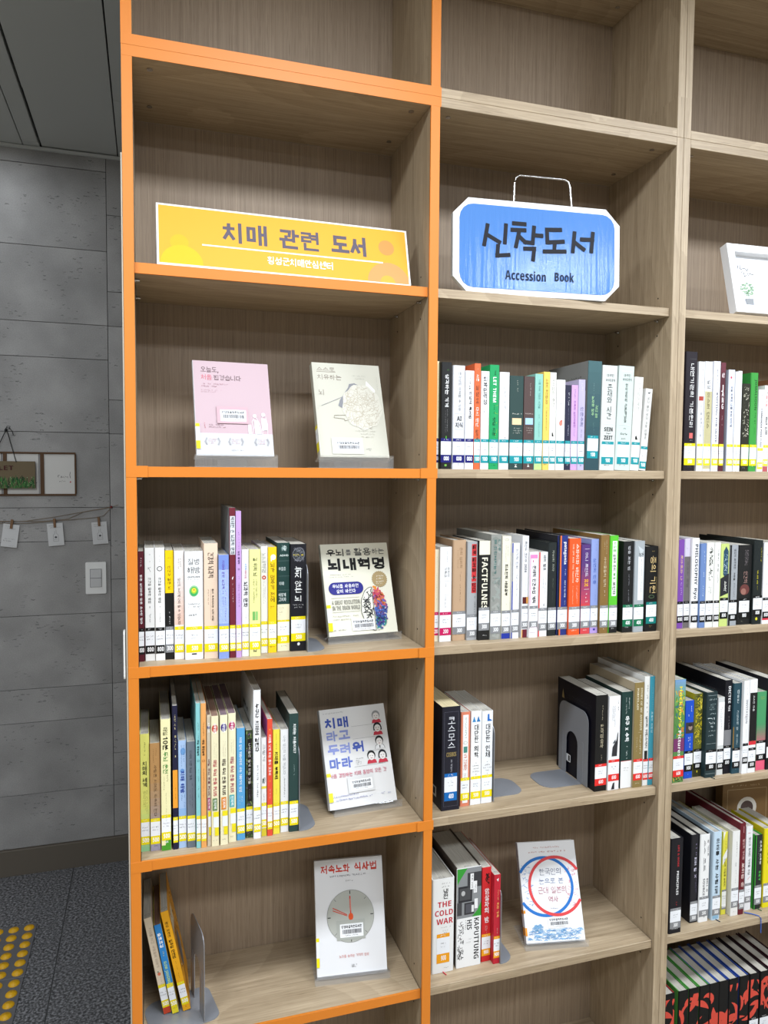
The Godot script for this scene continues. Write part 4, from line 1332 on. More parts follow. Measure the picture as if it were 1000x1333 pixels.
	ed = book_row("B", 560, 460, 6.667, [
		[50, 71, 1005, 68, "efe2b4", "narrow cream book", "000", [["g", 0.1, 0.4, 0.08, 0.6, "b89a50", 1, 20]], {"z": -0.03}],
		[73, 182, 1003, 75, "1a1a1c", "black book with green marks and white lettering", "000", [["s", 0.1, 0.3, 0.06, 0.085, "5a9a40", 1, 3], ["r", "생각하는 기계", 0.04, 0.36, 0.11, 0.42, "f6f6f6", 0.13], ["g", 0.1, 0.1, 0.44, 0.66, "bbb", 1, 16], ["g", -0.08, 0.08, 0.44, 0.66, "999", 1, 16], ["b", 0.44, 0.69, 0.56, 0.715, "4a9a30"], ["o", 0.48, 0.965, 0.12, 0.1, "76b04a"]], {"hard": true}],
		[192, 297, 1008, 105, "d9dade", "pale grey book", "000", [["l", 0.2, 0.03, 0.86, 0.03, 0.01, "888"], ["r", "문과생도 이해할 수 있는", 0.05, 0.22, 0.06, 0.44, "777", 0.09], ["l", 0.15, 0.465, 0.86, 0.465, 0.01, "888"], ["h", "AI", 0.03, 0.4, 0.485, 0.535, "222"], ["h", "지식", 0.03, 0.66, 0.545, 0.6, "222", 0.12], ["l", 0.15, 0.615, 0.86, 0.615, 0.01, "888"], ["g", 0.0, 0.1, 0.945, 0.97, "333", 1, 2]], {"hard": true}],
		[300, 373, 1007, 150, "f2f2f4", "white book with bold narrow black lettering", "000", [["r", "더 나은 삶을", 0.0, 0.2, 0.06, 0.19, "333", 0.12], ["r", "인생책 독서법", 0.08, 0.36, 0.21, 0.49, "222", 0.15], ["g", 0.0, 0.12, 0.52, 0.58, "777", 1, 4], ["s", 0.0, 0.5, 0.95, 0.965, "b04a4a", 1, 6]]],
		[376, 430, 1008, 88, "e2693c", "orange book with wide orange cover", "100", [["l", 0.45, 0.05, 0.6, 0.05, 0.03, "f8d8c8"], ["r", "서툰", 0.0, 0.48, 0.1, 0.17, "f8e8e0", 0.12], ["r", "감정에", 0.0, 0.52, 0.2, 0.38, "63402c", 0.12], ["r", "다시 만난", 0.0, 0.5, 0.41, 0.6, "fbeee8", 0.12], ["r", "심리학", 0.0, 0.5, 0.62, 0.73, "63402c", 0.12]], {"d": 0.17}],
		[435, 505, 1008, 155, "f3f2f2", "white book with heavy stacked black lettering", "100", [["v", "회복탄력성", 0.0, 0.56, 0.05, 0.34, "26262a", 0.13], ["g", -0.12, 0.14, 0.37, 0.5, "555", 1, 9], ["g", 0.12, 0.14, 0.37, 0.56, "555", 1, 13], ["g", 0.0, 0.16, 0.6, 0.68, "c07848", 1, 6]]],
		[508, 588, 1008, 100, "1f9e5c", "bright green book", "100", [["r", "THE", 0.08, 0.2, 0.05, 0.1, "12402a"], ["r", "LET THEM", 0.03, 0.42, 0.11, 0.36, "f8fcf8", 0.15], ["g", 0.0, 0.16, 0.38, 0.48, "0e3a24", 1, 8], ["r", "렛뎀 이론", 0.0, 0.32, 0.5, 0.68, "103a26", 0.12], ["m", 0.6, 0.36, 0.95, 0.7, ["a0c848"], 16, 0.1, 0.03], ["s", 0.0, 0.5, 0.955, 0.97, "0a2a18", 1, 5]], {"d": 0.17}],
		[595, 678, 1008, 163, "f1f1f2", "white book with thin grey lettering", "100", [["g", 0.0, 0.3, 0.04, 0.11, "aaa", 1, 5], ["r", "고독의 위로", 0.03, 0.34, 0.14, 0.38, "909094", 0.08], ["g", -0.12, 0.14, 0.44, 0.6, "999", 1, 12], ["g", 0.12, 0.14, 0.42, 0.63, "999", 1, 14], ["r", "단", 0.1, 0.14, 0.665, 0.69, "444", 0.12]]],
		[683, 800, 1006, 195, "2f4541", "dark green book with a pale orange square", "100", [["g", 0.05, 0.12, 0.04, 0.19, "c8c8b8", 1, 7], ["s", 0.05, 0.7, 0.395, 0.415, "d8d8cc", 1, 7], ["b", 0.18, 0.45, 0.88, 0.52, "f2cfa4"], ["s", 0.05, 0.5, 0.55, 0.57, "c8c8bc", 1, 7], ["s", 0.05, 0.7, 0.575, 0.595, "c8c8bc", 1, 9], ["s", 0.05, 0.6, 0.6, 0.62, "c8c8bc", 1, 8], ["p", 0.4, 0.975, 0.6, 0.975, 0.5, 0.95, "e8e8e0"], ["l", 0.42, 0.945, 0.58, 0.945, 0.02, "e8e8e0"]], {"stamp": false}],
		[805, 895, 1006, 200, "54433f", "dark brown book with a pale blue square", "100", [["g", 0.1, 0.14, 0.04, 0.21, "c8beb4", 1, 8], ["s", 0.03, 0.8, 0.39, 0.41, "d8ccc4", 1, 7], ["b", 0.14, 0.445, 0.9, 0.515, "a9d0f0"], ["s", 0.05, 0.7, 0.545, 0.565, "c8beb4", 1, 8], ["s", 0.05, 0.6, 0.57, 0.59, "c8beb4", 1, 7], ["s", 0.05, 0.5, 0.595, 0.615, "c8beb4", 1, 6], ["p", 0.38, 0.97, 0.62, 0.97, 0.5, 0.945, "e8e8e0"], ["l", 0.4, 0.94, 0.6, 0.94, 0.02, "e8e8e0"]]],
		[900, 968, 1007, 178, "8ec6ba", "mint green book with a lime foot", "100", [["f", 0, 0.7, 1, 1, "8ec6ba", "c4d886"], ["r", "너를 위해 기도한 시간들", 0.05, 0.26, 0.06, 0.36, "3f7a78", 0.09], ["g", 0.05, 0.2, 0.42, 0.66, "5a9490", 1, 16], ["g", 0.0, 0.1, 0.95, 0.97, "333", 1, 2]]],
	], 0, post, where, grp, XM1)
	ed = book_row("B", 700, 460, 6.25, [
		[37, 88, 950, 150, "f1cb62", "yellow book", "100", [["r", "소중히 추천합니다", 0.0, 0.4, 0.07, 0.33, "7a6228", 0.11], ["g", 0.0, 0.26, 0.36, 0.6, "8a7230", 1, 18], ["s", 0.0, 0.6, 0.94, 0.955, "4a3c18", 1, 3]]],
		[90, 140, 950, 155, "efede4", "off-white book with a small black bird", "100", [["r", "각자성리 추천", 0.02, 0.5, 0.05, 0.35, "82807a", 0.09], ["p", 0.38, 0.62, 0.5, 0.61, 0.68, 0.655, 0.4, 0.655, "1c1c1c"]]],
		[145, 213, 950, 215, "f4f4f2", "white book with a small red figure", "100", [["r", "사랑의 기술", 0.05, 0.3, 0.06, 0.28, "a8a8a8", 0.08], ["g", 0.05, 0.2, 0.32, 0.34, "777", 1, 2], ["l", 0.55, 0.38, 0.55, 0.41, 0.03, "bbb"], ["o", 0.52, 0.48, 0.2, 0.3, "e88a78"], ["o", 0.6, 0.455, 0.12, 0.12, "d87060"], ["g", 0.0, 0.2, 0.59, 0.64, "888", 1, 3]]],
		[216, 262, 948, 258, "26263f", "navy book", "100", [["g", 0.05, 0.34, 0.09, 0.24, "d8d8e0", 1, 9], ["g", 0.05, 0.16, 0.26, 0.42, "8a8aa0", 1, 12], ["g", 0.05, 0.3, 0.47, 0.6, "b0b0c0", 1, 8], ["s", 0.0, 0.4, 0.93, 0.955, "ccc", 1, 2]]],
		[265, 318, 950, 258, "cda4d4", "pink-lilac book", "100", [["g", 0.0, 0.26, 0.05, 0.16, "7a4a88", 1, 6], ["r", "회복의 심리처방전", 0.0, 0.34, 0.18, 0.5, "9a5aa8", 0.12], ["g", 0.0, 0.3, 0.52, 0.62, "8a5a98", 2, 8], ["s", 0.0, 0.5, 0.945, 0.96, "7a4a88", 1, 5]]],
		[321, 375, 950, 213, "bdb4d2", "lavender book", "100", [["g", 0.0, 0.3, 0.04, 0.14, "efeaf6", 2, 7], ["r", "인문주의", 0.03, 0.48, 0.3, 0.52, "6a6a94", 0.12], ["g", 0.0, 0.26, 0.55, 0.64, "5a5a80", 1, 7], ["r", "드", 0.0, 0.2, 0.94, 0.96, "446", 0.12]]],
		[385, 495, 945, 62, "3d5c60", "tall dark teal book beside its grey cover", "100", [["f", 0, 0, 1, 1, "47666a", "2f4c52"], ["g", -0.05, 0.12, 0.2, 0.32, "6a8a88", 1, 8], ["r", "노자와 장자", -0.08, 0.2, 0.32, 0.5, "a8d49a", 0.13], ["r", "그리고 공자", 0.2, 0.2, 0.4, 0.52, "a8d49a", 0.13], ["g", 0.0, 0.1, 0.56, 0.66, "7a9a98", 2, 9]], {"d": 0.17, "c": "83837f", "lean": -0.8, "low": 0.026, "inset": 0.003, "left": [["s", 0.1, 0.5, 0.13, 0.155, "333", 1, 10], ["s", 0.16, 0.34, 0.175, 0.2, "333", 1, 7], ["b", 0.86, 0.27, 0.96, 0.5, "dcdcd8"]]}],
		[502, 622, 950, 98, "d2d6d2", "thick pale grey book with heavy Latin capitals", "100", [["l", 0.2, 0.055, 0.85, 0.055, 0.015, "f2f4f2"], ["h", "마르틴", 0.04, 0.5, 0.08, 0.11, "4a4a4a", 0.1], ["h", "하이데거", 0.04, 0.64, 0.125, 0.155, "4a4a4a", 0.1], ["v", "존재와 시간", 0.02, 0.36, 0.175, 0.51, "2a2a2a", 0.09], ["l", 0.15, 0.555, 0.85, 0.555, 0.015, "f2f4f2"], ["h", "SEIN", 0.02, 0.6, 0.585, 0.63, "202020"], ["s", 0.02, 0.3, 0.64, 0.66, "333", 1, 4], ["h", "ZEIT", 0.02, 0.6, 0.665, 0.71, "202020"], ["s", 0.0, 0.4, 0.945, 0.965, "333", 1, 3]], {"lean": -0.8}],
		[625, 748, 950, 103, "cbd6d0", "thick pale mint book", "100", [["l", 0.2, 0.05, 0.85, 0.05, 0.015, "f0f4f2"], ["h", "마르틴", 0.06, 0.46, 0.075, 0.105, "4a4a4a", 0.1], ["h", "하이데거", 0.06, 0.6, 0.115, 0.145, "4a4a4a", 0.1], ["v", "형이상학의 근본개념들", 0.04, 0.18, 0.165, 0.54, "3a3e3c", 0.1], ["l", 0.15, 0.565, 0.85, 0.565, 0.015, "f0f4f2"], ["s", 0.0, 0.3, 0.59, 0.61, "222", 1, 3], ["s", 0.0, 0.5, 0.64, 0.665, "222", 1, 4], ["s", 0.0, 0.3, 0.69, 0.71, "222", 1, 3], ["s", 0.0, 0.4, 0.945, 0.965, "333", 1, 3]], {"lean": -1.6}],
		[752, 820, 950, 192, "ecece6", "off-white leaning book with a small black bird", "100", [["r", "전체성과 무한", 0.05, 0.34, 0.06, 0.36, "8e8e88", 0.08], ["g", 0.05, 0.14, 0.4, 0.58, "999", 1, 12], ["p", 0.38, 0.64, 0.5, 0.625, 0.68, 0.67, 0.4, 0.67, "1c1c1c"]], {"lean": -2.1}],
		[822, 878, 950, 288, "d9d8d3", "thin pale grey book leaning over", "100", [["p", 0.3, 0.04, 0.45, 0.05, 0.7, 0.035, 0.6, 0.06, 0.4, 0.06, "2c2c34"], ["r", "보고 듣고 읽고 쓰는 인문학", 0.0, 0.3, 0.1, 0.62, "6a6a68", 0.09]], {"lean": -4.4, "low": 0.004}],
	], 11, post, where, grp, ed)

	# --- plain bay, second shelf below the blue sign
	where = "second shelf below blue sign"
	grp = "books on the second shelf below the blue sign"
	ed = book_row("C", 560, 680, 6.667, [
		[30, 70, 1045, 235, "eee3c6", "cream book", "200", [["g", 0.05, 0.14, 0.08, 0.55, "b8a070", 1, 22], ["l", 0.85, 0.04, 0.85, 0.55, 0.02, "b8a070"]], {"z": -0.05}],
		[77, 180, 1035, 215, "f2f2f3", "white book with a pink label", "200", [["g", 0.12, 0.1, 0.05, 0.16, "777", 1, 8], ["r", "순전한", 0.24, 0.16, 0.21, 0.32, "444", 0.09], ["r", "기독교", -0.02, 0.18, 0.21, 0.32, "444", 0.09], ["l", 0.4, 0.36, 0.9, 0.36, 0.01, "aaa"], ["g", 0.0, 0.12, 0.37, 0.46, "777", 1, 7], ["l", 0.4, 0.505, 0.9, 0.505, 0.01, "aaa"], ["g", -0.02, 0.1, 0.52, 0.64, "666", 1, 8], ["s", 0.1, 0.1, 0.95, 0.97, "999", 1, 1]]],
		[190, 307, 1025, 155, "c0a080", "tan book", "300", [["g", -0.15, 0.1, 0.1, 0.28, "8a6a4a", 1, 12], ["r", "돈의 심리학", 0.1, 0.22, 0.07, 0.28, "8a6c4c", 0.09], ["l", 0.6, 0.31, 0.6, 0.33, 0.01, "6a5038"], ["g", 0.05, 0.1, 0.34, 0.62, "5a442c", 1, 16], ["s", 0.02, 0.6, 0.93, 0.955, "7a5c3c", 1, 6]], {"hard": true}],
		[313, 403, 1022, 168, "a9aaac", "grey book with stacked red boxes", "300", [["b", 0.42, 0.025, 0.9, 0.145, "d23a3c"], ["b", 0.42, 0.155, 0.9, 0.36, "d23a3c"], ["b", 0.42, 0.37, 0.9, 0.405, "d23a3c"], ["b", 0.42, 0.415, 0.9, 0.52, "d23a3c"], ["r", "말로 알려줄 수 없다", 0.16, 0.36, 0.03, 0.515, "1c1416", 0.14], ["g", 0.26, 0.14, 0.54, 0.72, "444", 1, 14]], {"low": 0.006, "hard": false}],
		[408, 512, 1022, 160, "1b1b1b", "black book with cream capitals", "300", [["b", 0, 0, 1, 0.14, "efe9d2"], ["r", "FACTFULNESS", 0.02, 0.62, 0.16, 0.74, "f0ead4", 0.15], ["s", 0.1, 0.36, 0.945, 0.965, "ddd", 1, 5]], {"low": 0.021}],
		[512, 610, 1018, 105, "93958f", "grey-green book with teal lettering", "300", [["m", 0, 0, 1, 1, ["a2a49e", "868a84", "9aa09a"], 40, 0.5, 0.2], ["r", "인간은", 0.3, 0.22, 0.045, 0.16, "2f6a68", 0.12], ["r", "왜 잔인해지는가", -0.1, 0.26, 0.045, 0.38, "2f6a68", 0.12], ["l", 0.2, 0.415, 0.95, 0.415, 0.02, "3a706e"], ["g", 0.25, 0.2, 0.43, 0.53, "2f6a68", 2, 7], ["g", -0.1, 0.14, 0.44, 0.5, "2f6a68", 1, 4]], {"d": 0.19}],
		[615, 692, 1010, 120, "ece7d2", "cream book with a blue foot", "300", [["b", 0, 0.94, 1, 1, "2a3a9c"], ["c", 0.5, 0.035, 0.22, 0.1, 0.03, "999"], ["g", 0.14, 0.12, 0.09, 0.21, "777", 1, 9], ["g", -0.1, 0.12, 0.09, 0.25, "777", 1, 12], ["r", "최소한의 세금공부", 0.0, 0.36, 0.27, 0.58, "2a2a28", 0.15], ["g", 0.0, 0.12, 0.62, 0.67, "666", 1, 4]], {"low": 0.012}],
		[697, 767, 1008, 180, "ececef", "white book with blue left edge", "300", [["b", 0, 0, 0.16, 1, "2d3f9a"], ["b", 0, 0.1, 0.16, 0.4, "8a8c90"], ["r", "이기적 진화", 0.15, 0.3, 0.06, 0.27, "5a5a68", 0.1], ["g", 0.15, 0.2, 0.32, 0.56, "777", 1, 16]]],
		[790, 845, 1000, 118, "e8e8ea", "white book with a dark red patch", "300", [["r", "트렌드 코리아 2026", 0.02, 0.4, 0.05, 0.36, "55555a", 0.1], ["g", 0.05, 0.24, 0.39, 0.58, "999", 2, 12], ["b", 0.1, 0.6, 0.7, 0.665, "5a2420"], ["b", 0.7, 0.6, 1, 0.665, "e0a050"], ["b", 0.1, 0.92, 0.9, 1, "6a2030"], ["b", 0.0, 0.92, 0.15, 1, "e8b060"]], {"d": 0.17, "low": 0.02}],
		[850, 930, 1000, 258, "f3f0f2", "white book framed in pink", "300", [["b", 0.05, 0.03, 0.9, 0.075, "e88ac0"], ["b", 0.02, 0.03, 0.1, 0.62, "ec9ac8"], ["p", 0.3, 0.1, 0.45, 0.09, 0.42, 0.13, "c03a80"], ["g", 0.3, 0.14, 0.1, 0.34, "c0a0b0", 1, 12], ["r", "문제적 인간수업 계획", 0.02, 0.44, 0.155, 0.6, "26202a", 0.15], ["b", 0.06, 0.88, 0.92, 0.94, "f8e4f0"]], {"low": 0.02}],
	], 0, post, where, grp, XM1)
	ed = book_row("C", 700, 680, 6.06, [
		[0, 70, 900, 235, "e9e9ea", "white book with a red edge", "300", [["b", 0, 0, 0.14, 1, "d83a2c"], ["r", "배의 월요", 0.15, 0.34, 0.035, 0.22, "262628", 0.13], ["g", 0.25, 0.12, 0.3, 0.56, "555", 1, 16], ["g", 0.0, 0.12, 0.3, 0.43, "555", 1, 10], ["g", 0.1, 0.26, 0.61, 0.65, "555", 1, 2]]],
		[75, 142, 895, 160, "232a26", "blackish green book", "300", [["r", "자비의 저자", 0.05, 0.28, 0.08, 0.31, "b8bcae", 0.08], ["g", 0.05, 0.12, 0.38, 0.5, "8a9488", 1, 10], ["g", 0.05, 0.12, 0.52, 0.64, "6a7468", 1, 8]], {"hard": true, "d": 0.17}],
		[150, 230, 890, 105, "26357c", "blue, orange and black striped book", "300", [["b", 0, 0, 0.18, 1, "1c1c22"], ["b", 0.18, 0, 0.32, 1, "e8743c"], ["r", "patagonia", 0.22, 0.3, 0.06, 0.29, "f4f6fa", 0.15], ["g", 0.22, 0.18, 0.31, 0.4, "c8d0e8", 1, 7], ["r", "파도가 칠 때는 서핑을", 0.22, 0.14, 0.45, 0.62, "e8ecf4", 0.12], ["g", 0.22, 0.1, 0.65, 0.7, "c8d0e8", 1, 4]], {"hard": true, "d": 0.2, "c": "26262c"}],
		[230, 328, 888, 128, "ec5a2a", "bright orange-red book", "300", [["r", "스파이와 배신자", 0.2, 0.3, 0.055, 0.46, "fbe8d8", 0.11], ["r", "THE SPY AND THE TRAITOR", -0.18, 0.16, 0.055, 0.46, "f6c4a4"], ["g", 0.2, 0.16, 0.49, 0.68, "fbe8d8", 2, 14], ["g", -0.18, 0.12, 0.49, 0.68, "f6c4a4", 1, 14], ["s", 0.0, 0.5, 0.945, 0.965, "fbe8d8", 1, 4]]],
		[333, 408, 880, 175, "563a78", "purple book fading to red", "300", [["f", 0, 0.2, 1, 0.66, "563a78", "c8485c"], ["b", 0, 0.66, 1, 1, "d0484c"], ["l", 0.35, 0.05, 0.85, 0.05, 0.03, "e0d8e8"], ["r", "머니 트렌드", 0.05, 0.34, 0.09, 0.36, "e8e0f0", 0.09], ["h", "20", 0.05, 0.46, 0.385, 0.425, "f6b424"], ["h", "26", 0.05, 0.46, 0.43, 0.47, "f6b424"], ["l", 0.35, 0.5, 0.85, 0.5, 0.03, "f0d8d8"], ["g", 0.08, 0.4, 0.54, 0.65, "f4e4e4", 1, 5], ["s", 0.0, 0.4, 0.95, 0.97, "f8e8e8", 1, 3]], {"hard": true}],
		[410, 470, 875, 133, "8fa0d6", "periwinkle book with blue lettering", "300", [["g", 0.15, 0.14, 0.05, 0.2, "5a70b8", 2, 10], ["r", "심연의 민중", -0.02, 0.4, 0.2, 0.48, "3f62b4", 0.1], ["g", 0.1, 0.12, 0.52, 0.66, "5a70b8", 1, 10], ["b", 0, 0.93, 1, 1, "b49ad8"], ["b", 0.4, 0.95, 0.7, 0.97, "3a3a9a"]], {"d": 0.17}],
		[485, 552, 875, 100, "86683a", "brown book beside its wide brown cover", "300", [["g", -0.1, 0.14, 0.05, 0.15, "d8c8a8", 1, 7], ["g", 0.15, 0.14, 0.05, 0.2, "d8c8a8", 1, 10], ["r", "사이클들의 법칙", 0.02, 0.3, 0.22, 0.53, "d8c8a4", 0.1], ["g", 0.02, 0.18, 0.56, 0.62, "e8dcc4", 1, 4], ["s", 0.0, 0.14, 0.95, 0.97, "f0e8d8", 1, 1]], {"d": 0.21}],
		[555, 622, 872, 105, "5cc437", "bright green book with white strip", "300", [["b", 0.28, 0.055, 0.85, 0.62, "f4f8f0"], ["r", "지도를", 0.06, 0.38, 0.065, 0.17, "4aa038", 0.13], ["r", "알아야 돈이", 0.06, 0.38, 0.19, 0.36, "1f2a1c", 0.13], ["r", "부가", 0.06, 0.38, 0.38, 0.45, "4aa038", 0.13], ["r", "보인다", 0.06, 0.38, 0.47, 0.61, "1f2a1c", 0.13], ["b", 0, 0.9, 1, 1, "1c1e1c"], ["s", 0.0, 0.4, 0.945, 0.965, "ddd", 1, 3]], {"d": 0.2}],
		[665, 745, 868, 150, "1b1b1d", "black book beside its black cover", "410", [["r", "법을 보는 법", 0.05, 0.26, 0.05, 0.32, "c8c8cc", 0.1], ["g", 0.05, 0.14, 0.36, 0.5, "8a8a90", 1, 10], ["g", 0.05, 0.14, 0.52, 0.66, "9a9aa0", 1, 10], ["s", 0.0, 0.5, 0.935, 0.955, "ccc", 1, 4]], {"d": 0.19}],
		[752, 830, 865, 148, "a6acb0", "grey book with a white lower panel", "410", [["p", 0.3, 0.05, 0.9, 0.1, 0.6, 0.16, "c8ced2"], ["b", 0.34, 0.17, 0.9, 0.65, "e6e8ea"], ["m", 0.4, 0.13, 0.9, 0.18, ["3a3a3a"], 12, 0.1, 0.04], ["g", 0.2, 0.14, 0.2, 0.6, "777", 1, 24], ["g", -0.02, 0.1, 0.2, 0.5, "999", 1, 18]]],
		[840, 940, 860, 190, "151412", "black book with gold serif-like lettering", "420", [["s", 0.1, 0.4, 0.05, 0.065, "c8b070", 1, 5], ["r", "종의", 0.08, 0.46, 0.11, 0.31, "d8bc84", 0.09], ["r", "기원", 0.08, 0.46, 0.35, 0.56, "d8bc84", 0.09], ["l", 0.86, 0.36, 0.86, 0.55, 0.015, "a8905a"], ["c", 0.5, 0.59, 0.2, 0.1, 0.02, "6a8a60"], ["s", 0.0, 0.24, 0.925, 0.955, "a88a4a", 2, 3]], {"hard": true, "d": 0.165, "low": 0.018, "inset": 0.003}],
	], 10, post, where, grp, ed)

	# --- plain bay, shelf above the ring cover
	where = "shelf above ring book"
	grp = "books on the shelf above the ring cover"
	ed = book_row("D", 560, 840, 3.125, [
		[45, 119, 671, 250, "1e1e28", "thick black book with a thin frame line", "400", [["l", 0.12, 0.05, 0.9, 0.05, 0.008, "777786"], ["l", 0.12, 0.05, 0.12, 0.96, 0.008, "777786"], ["l", 0.9, 0.05, 0.9, 0.96, 0.008, "777786"], ["l", 0.12, 0.96, 0.9, 0.96, 0.008, "777786"], ["v", "코스모스", 0.02, 0.42, 0.095, 0.415, "e6e8ee", 0.08], ["h", "COSMOS", 0.02, 0.56, 0.435, 0.485, "a08c58"], ["v", "칼 세이건", 0.03, 0.1, 0.51, 0.63, "b8b8c0", 0.1], ["g", 0.03, 0.08, 0.65, 0.72, "888890", 1, 5]], {"d": 0.15, "low": 0.021, "tall": 0.06, "inset": 0.006, "page": "e4d4a8", "left": [["b", 0.6, 0.82, 0.8, 0.92, "d8d8d4"], ["b", 0.68, 0.835, 0.76, 0.9, "333"]], "stamp": false}],
		[122, 159, 655, 272, "de8468", "salmon book with a white title strip", "500", [["b", 0.2, 0.03, 0.82, 0.72, "f3f1ee"], ["g", 0.0, 0.3, 0.06, 0.28, "4a9a80", 1, 16], ["c", 0.5, 0.325, 0.2, 0.16, 0.03, "88a8a0"], ["b", 0.3, 0.365, 0.72, 0.43, "4a8a7c"], ["r", "뇌가 건강해지는", 0.02, 0.4, 0.44, 0.62, "d87a60", 0.1], ["g", 0.0, 0.3, 0.65, 0.72, "888", 2, 4], ["b", 0.22, 0.915, 0.8, 0.965, "f6f4f0"], ["s", 0.0, 0.4, 0.93, 0.95, "777", 1, 4]]],
		[163, 205, 648, 268, "f2f2f1", "white book with two small blue figures", "500", [["p", 0.1, 0.115, 0.2, 0.08, 0.25, 0.06, 0.3, 0.06, 0.36, 0.085, 0.46, 0.115, "3f8cc4"], ["p", 0.52, 0.115, 0.6, 0.085, 0.66, 0.06, 0.72, 0.06, 0.78, 0.085, 0.9, 0.115, "2f78b8"], ["v", "대단한 의학", 0.03, 0.46, 0.14, 0.5, "222228", 0.14], ["s", 0.02, 0.1, 0.545, 0.56, "333", 1, 1], ["s", 0.03, 0.7, 0.575, 0.595, "555", 1, 7], ["s", 0.03, 0.5, 0.605, 0.625, "555", 1, 5], ["s", 0.03, 0.7, 0.635, 0.655, "555", 1, 7], ["s", 0.03, 0.1, 0.67, 0.685, "333", 1, 1]], {"d": 0.155}],
		[207, 251, 641, 268, "eff0f2", "white book with a small blue boot", "500", [["p", 0.5, 0.035, 0.66, 0.03, 0.68, 0.085, 0.9, 0.1, 0.9, 0.108, 0.48, 0.108, "2f70c0"], ["l", 0.1, 0.11, 0.95, 0.11, 0.008, "888"], ["v", "대단한 인체", 0.06, 0.46, 0.135, 0.505, "222228", 0.14], ["s", 0.04, 0.1, 0.545, 0.56, "333", 1, 1], ["s", 0.04, 0.5, 0.575, 0.595, "555", 1, 5], ["s", 0.04, 0.8, 0.605, 0.625, "555", 1, 8], ["s", 0.04, 0.5, 0.635, 0.655, "555", 1, 5], ["s", 0.04, 0.1, 0.67, 0.685, "333", 1, 1]], {"d": 0.16}],
	], 0, post, where, grp, XM1)
	ed = book_row("D", 560, 840, 3.125, [
		[645, 716, 595, 205, "161618", "wide black book held by a bookend", "600", [["g", 0.04, 0.14, 0.08, 0.27, "b0a890", 1, 8], ["v", "한국미술사", 0.04, 0.3, 0.3, 0.55, "b8ae94", 0.1], ["g", 0.02, 0.1, 0.62, 0.68, "b0a890", 1, 4]], {"d": 0.165, "c": "0f0f11", "left": [["s", 0.1, 0.6, 0.13, 0.4, "3a3a3c", 8, 26], ["p", 0.13, 0.2, 0.16, 0.1, 0.2, 0.2, "8a7a50"], ["s", 0.3, 0.16, 0.45, 0.55, "4a4a4c", 4, 8], ["s", 0.3, 0.16, 0.6, 0.7, "4a4a4c", 4, 8], ["b", 0.22, 0.785, 0.4, 0.865, "d8d8d8"], ["b", 0.34, 0.795, 0.38, 0.855, "222"]]}],
		[722, 767, 588, 208, "f2f2f3", "white book with a dark cat figure", "600", [["g", 0.3, 0.16, 0.05, 0.16, "444", 1, 6], ["g", -0.1, 0.34, 0.1, 0.33, "999", 3, 20], ["p", 0.28, 0.64, 0.35, 0.54, 0.7, 0.47, 0.78, 0.4, 0.84, 0.38, 0.82, 0.5, 0.76, 0.64, "34363a"], ["p", 0.34, 0.5, 0.6, 0.46, 0.62, 0.5, "55585c"], ["p", 0.3, 0.995, 0.45, 0.93, 0.6, 0.92, 0.6, 0.995, "2a2a2c"]], {"d": 0.15, "low": 0.021}],
		[772, 817, 580, 190, "1e3a35", "dark green and white book", "600", [["g", 0.16, 0.12, 0.06, 0.18, "dfe8e6", 1, 8], ["g", -0.1, 0.12, 0.06, 0.23, "dfe8e6", 1, 10], ["r", "야구 x 수학", 0.02, 0.4, 0.25, 0.52, "f2f6f4", 0.17], ["g", 0.02, 0.16, 0.56, 0.7, "c8d4d0", 1, 9], ["b", 0, 0.72, 1, 1, "efefee"]], {"d": 0.15, "c": "1a302c", "low": 0.014}],
		[822, 861, 578, 153, "8a7748", "olive book with cream serif capitals", "600", [["r", "STORY OF MY ANTIQUE", 0.24, 0.22, 0.05, 0.46, "e8e0c4", 0.12, true], ["r", "PORCELAIN", -0.16, 0.22, 0.05, 0.26, "e8e0c4", 0.12, true], ["l", 0.5, 0.475, 0.9, 0.475, 0.02, "d8d0b0"], ["g", 0.2, 0.22, 0.5, 0.68, "e0d8bc", 1, 10], ["g", -0.18, 0.14, 0.5, 0.66, "d0c8ac", 1, 10], ["s", 0.0, 0.5, 0.955, 0.97, "e0d8bc", 1, 4]], {"d": 0.185, "c": "b4a68c", "low": 0.017}],
		[863, 884, 570, 128, "ecece8", "thin white book with black lettering", "600", [["g", 0.05, 0.4, 0.08, 0.34, "333", 1, 12], ["r", "셀러의 어린스케치", 0.05, 0.5, 0.36, 0.66, "222", 0.13], ["b", 0.2, 0.68, 0.8, 0.76, "26262a"]], {"d": 0.19}],
		[885, 905, 568, 128, "3f9ab0", "teal blue book", "600", [["g", 0.05, 0.2, 0.1, 0.3, "a8d8e4", 1, 12], ["r", "조용한 파란섬", 0.02, 0.4, 0.32, 0.52, "bfe4ec", 0.13]], {"d": 0.19, "low": 0.014}],
	], 4, post, where, grp, 0.9835)

	# --- plain bay, ring-cover shelf
	where = "ring-book shelf"
	grp = "books on the ring-cover shelf"
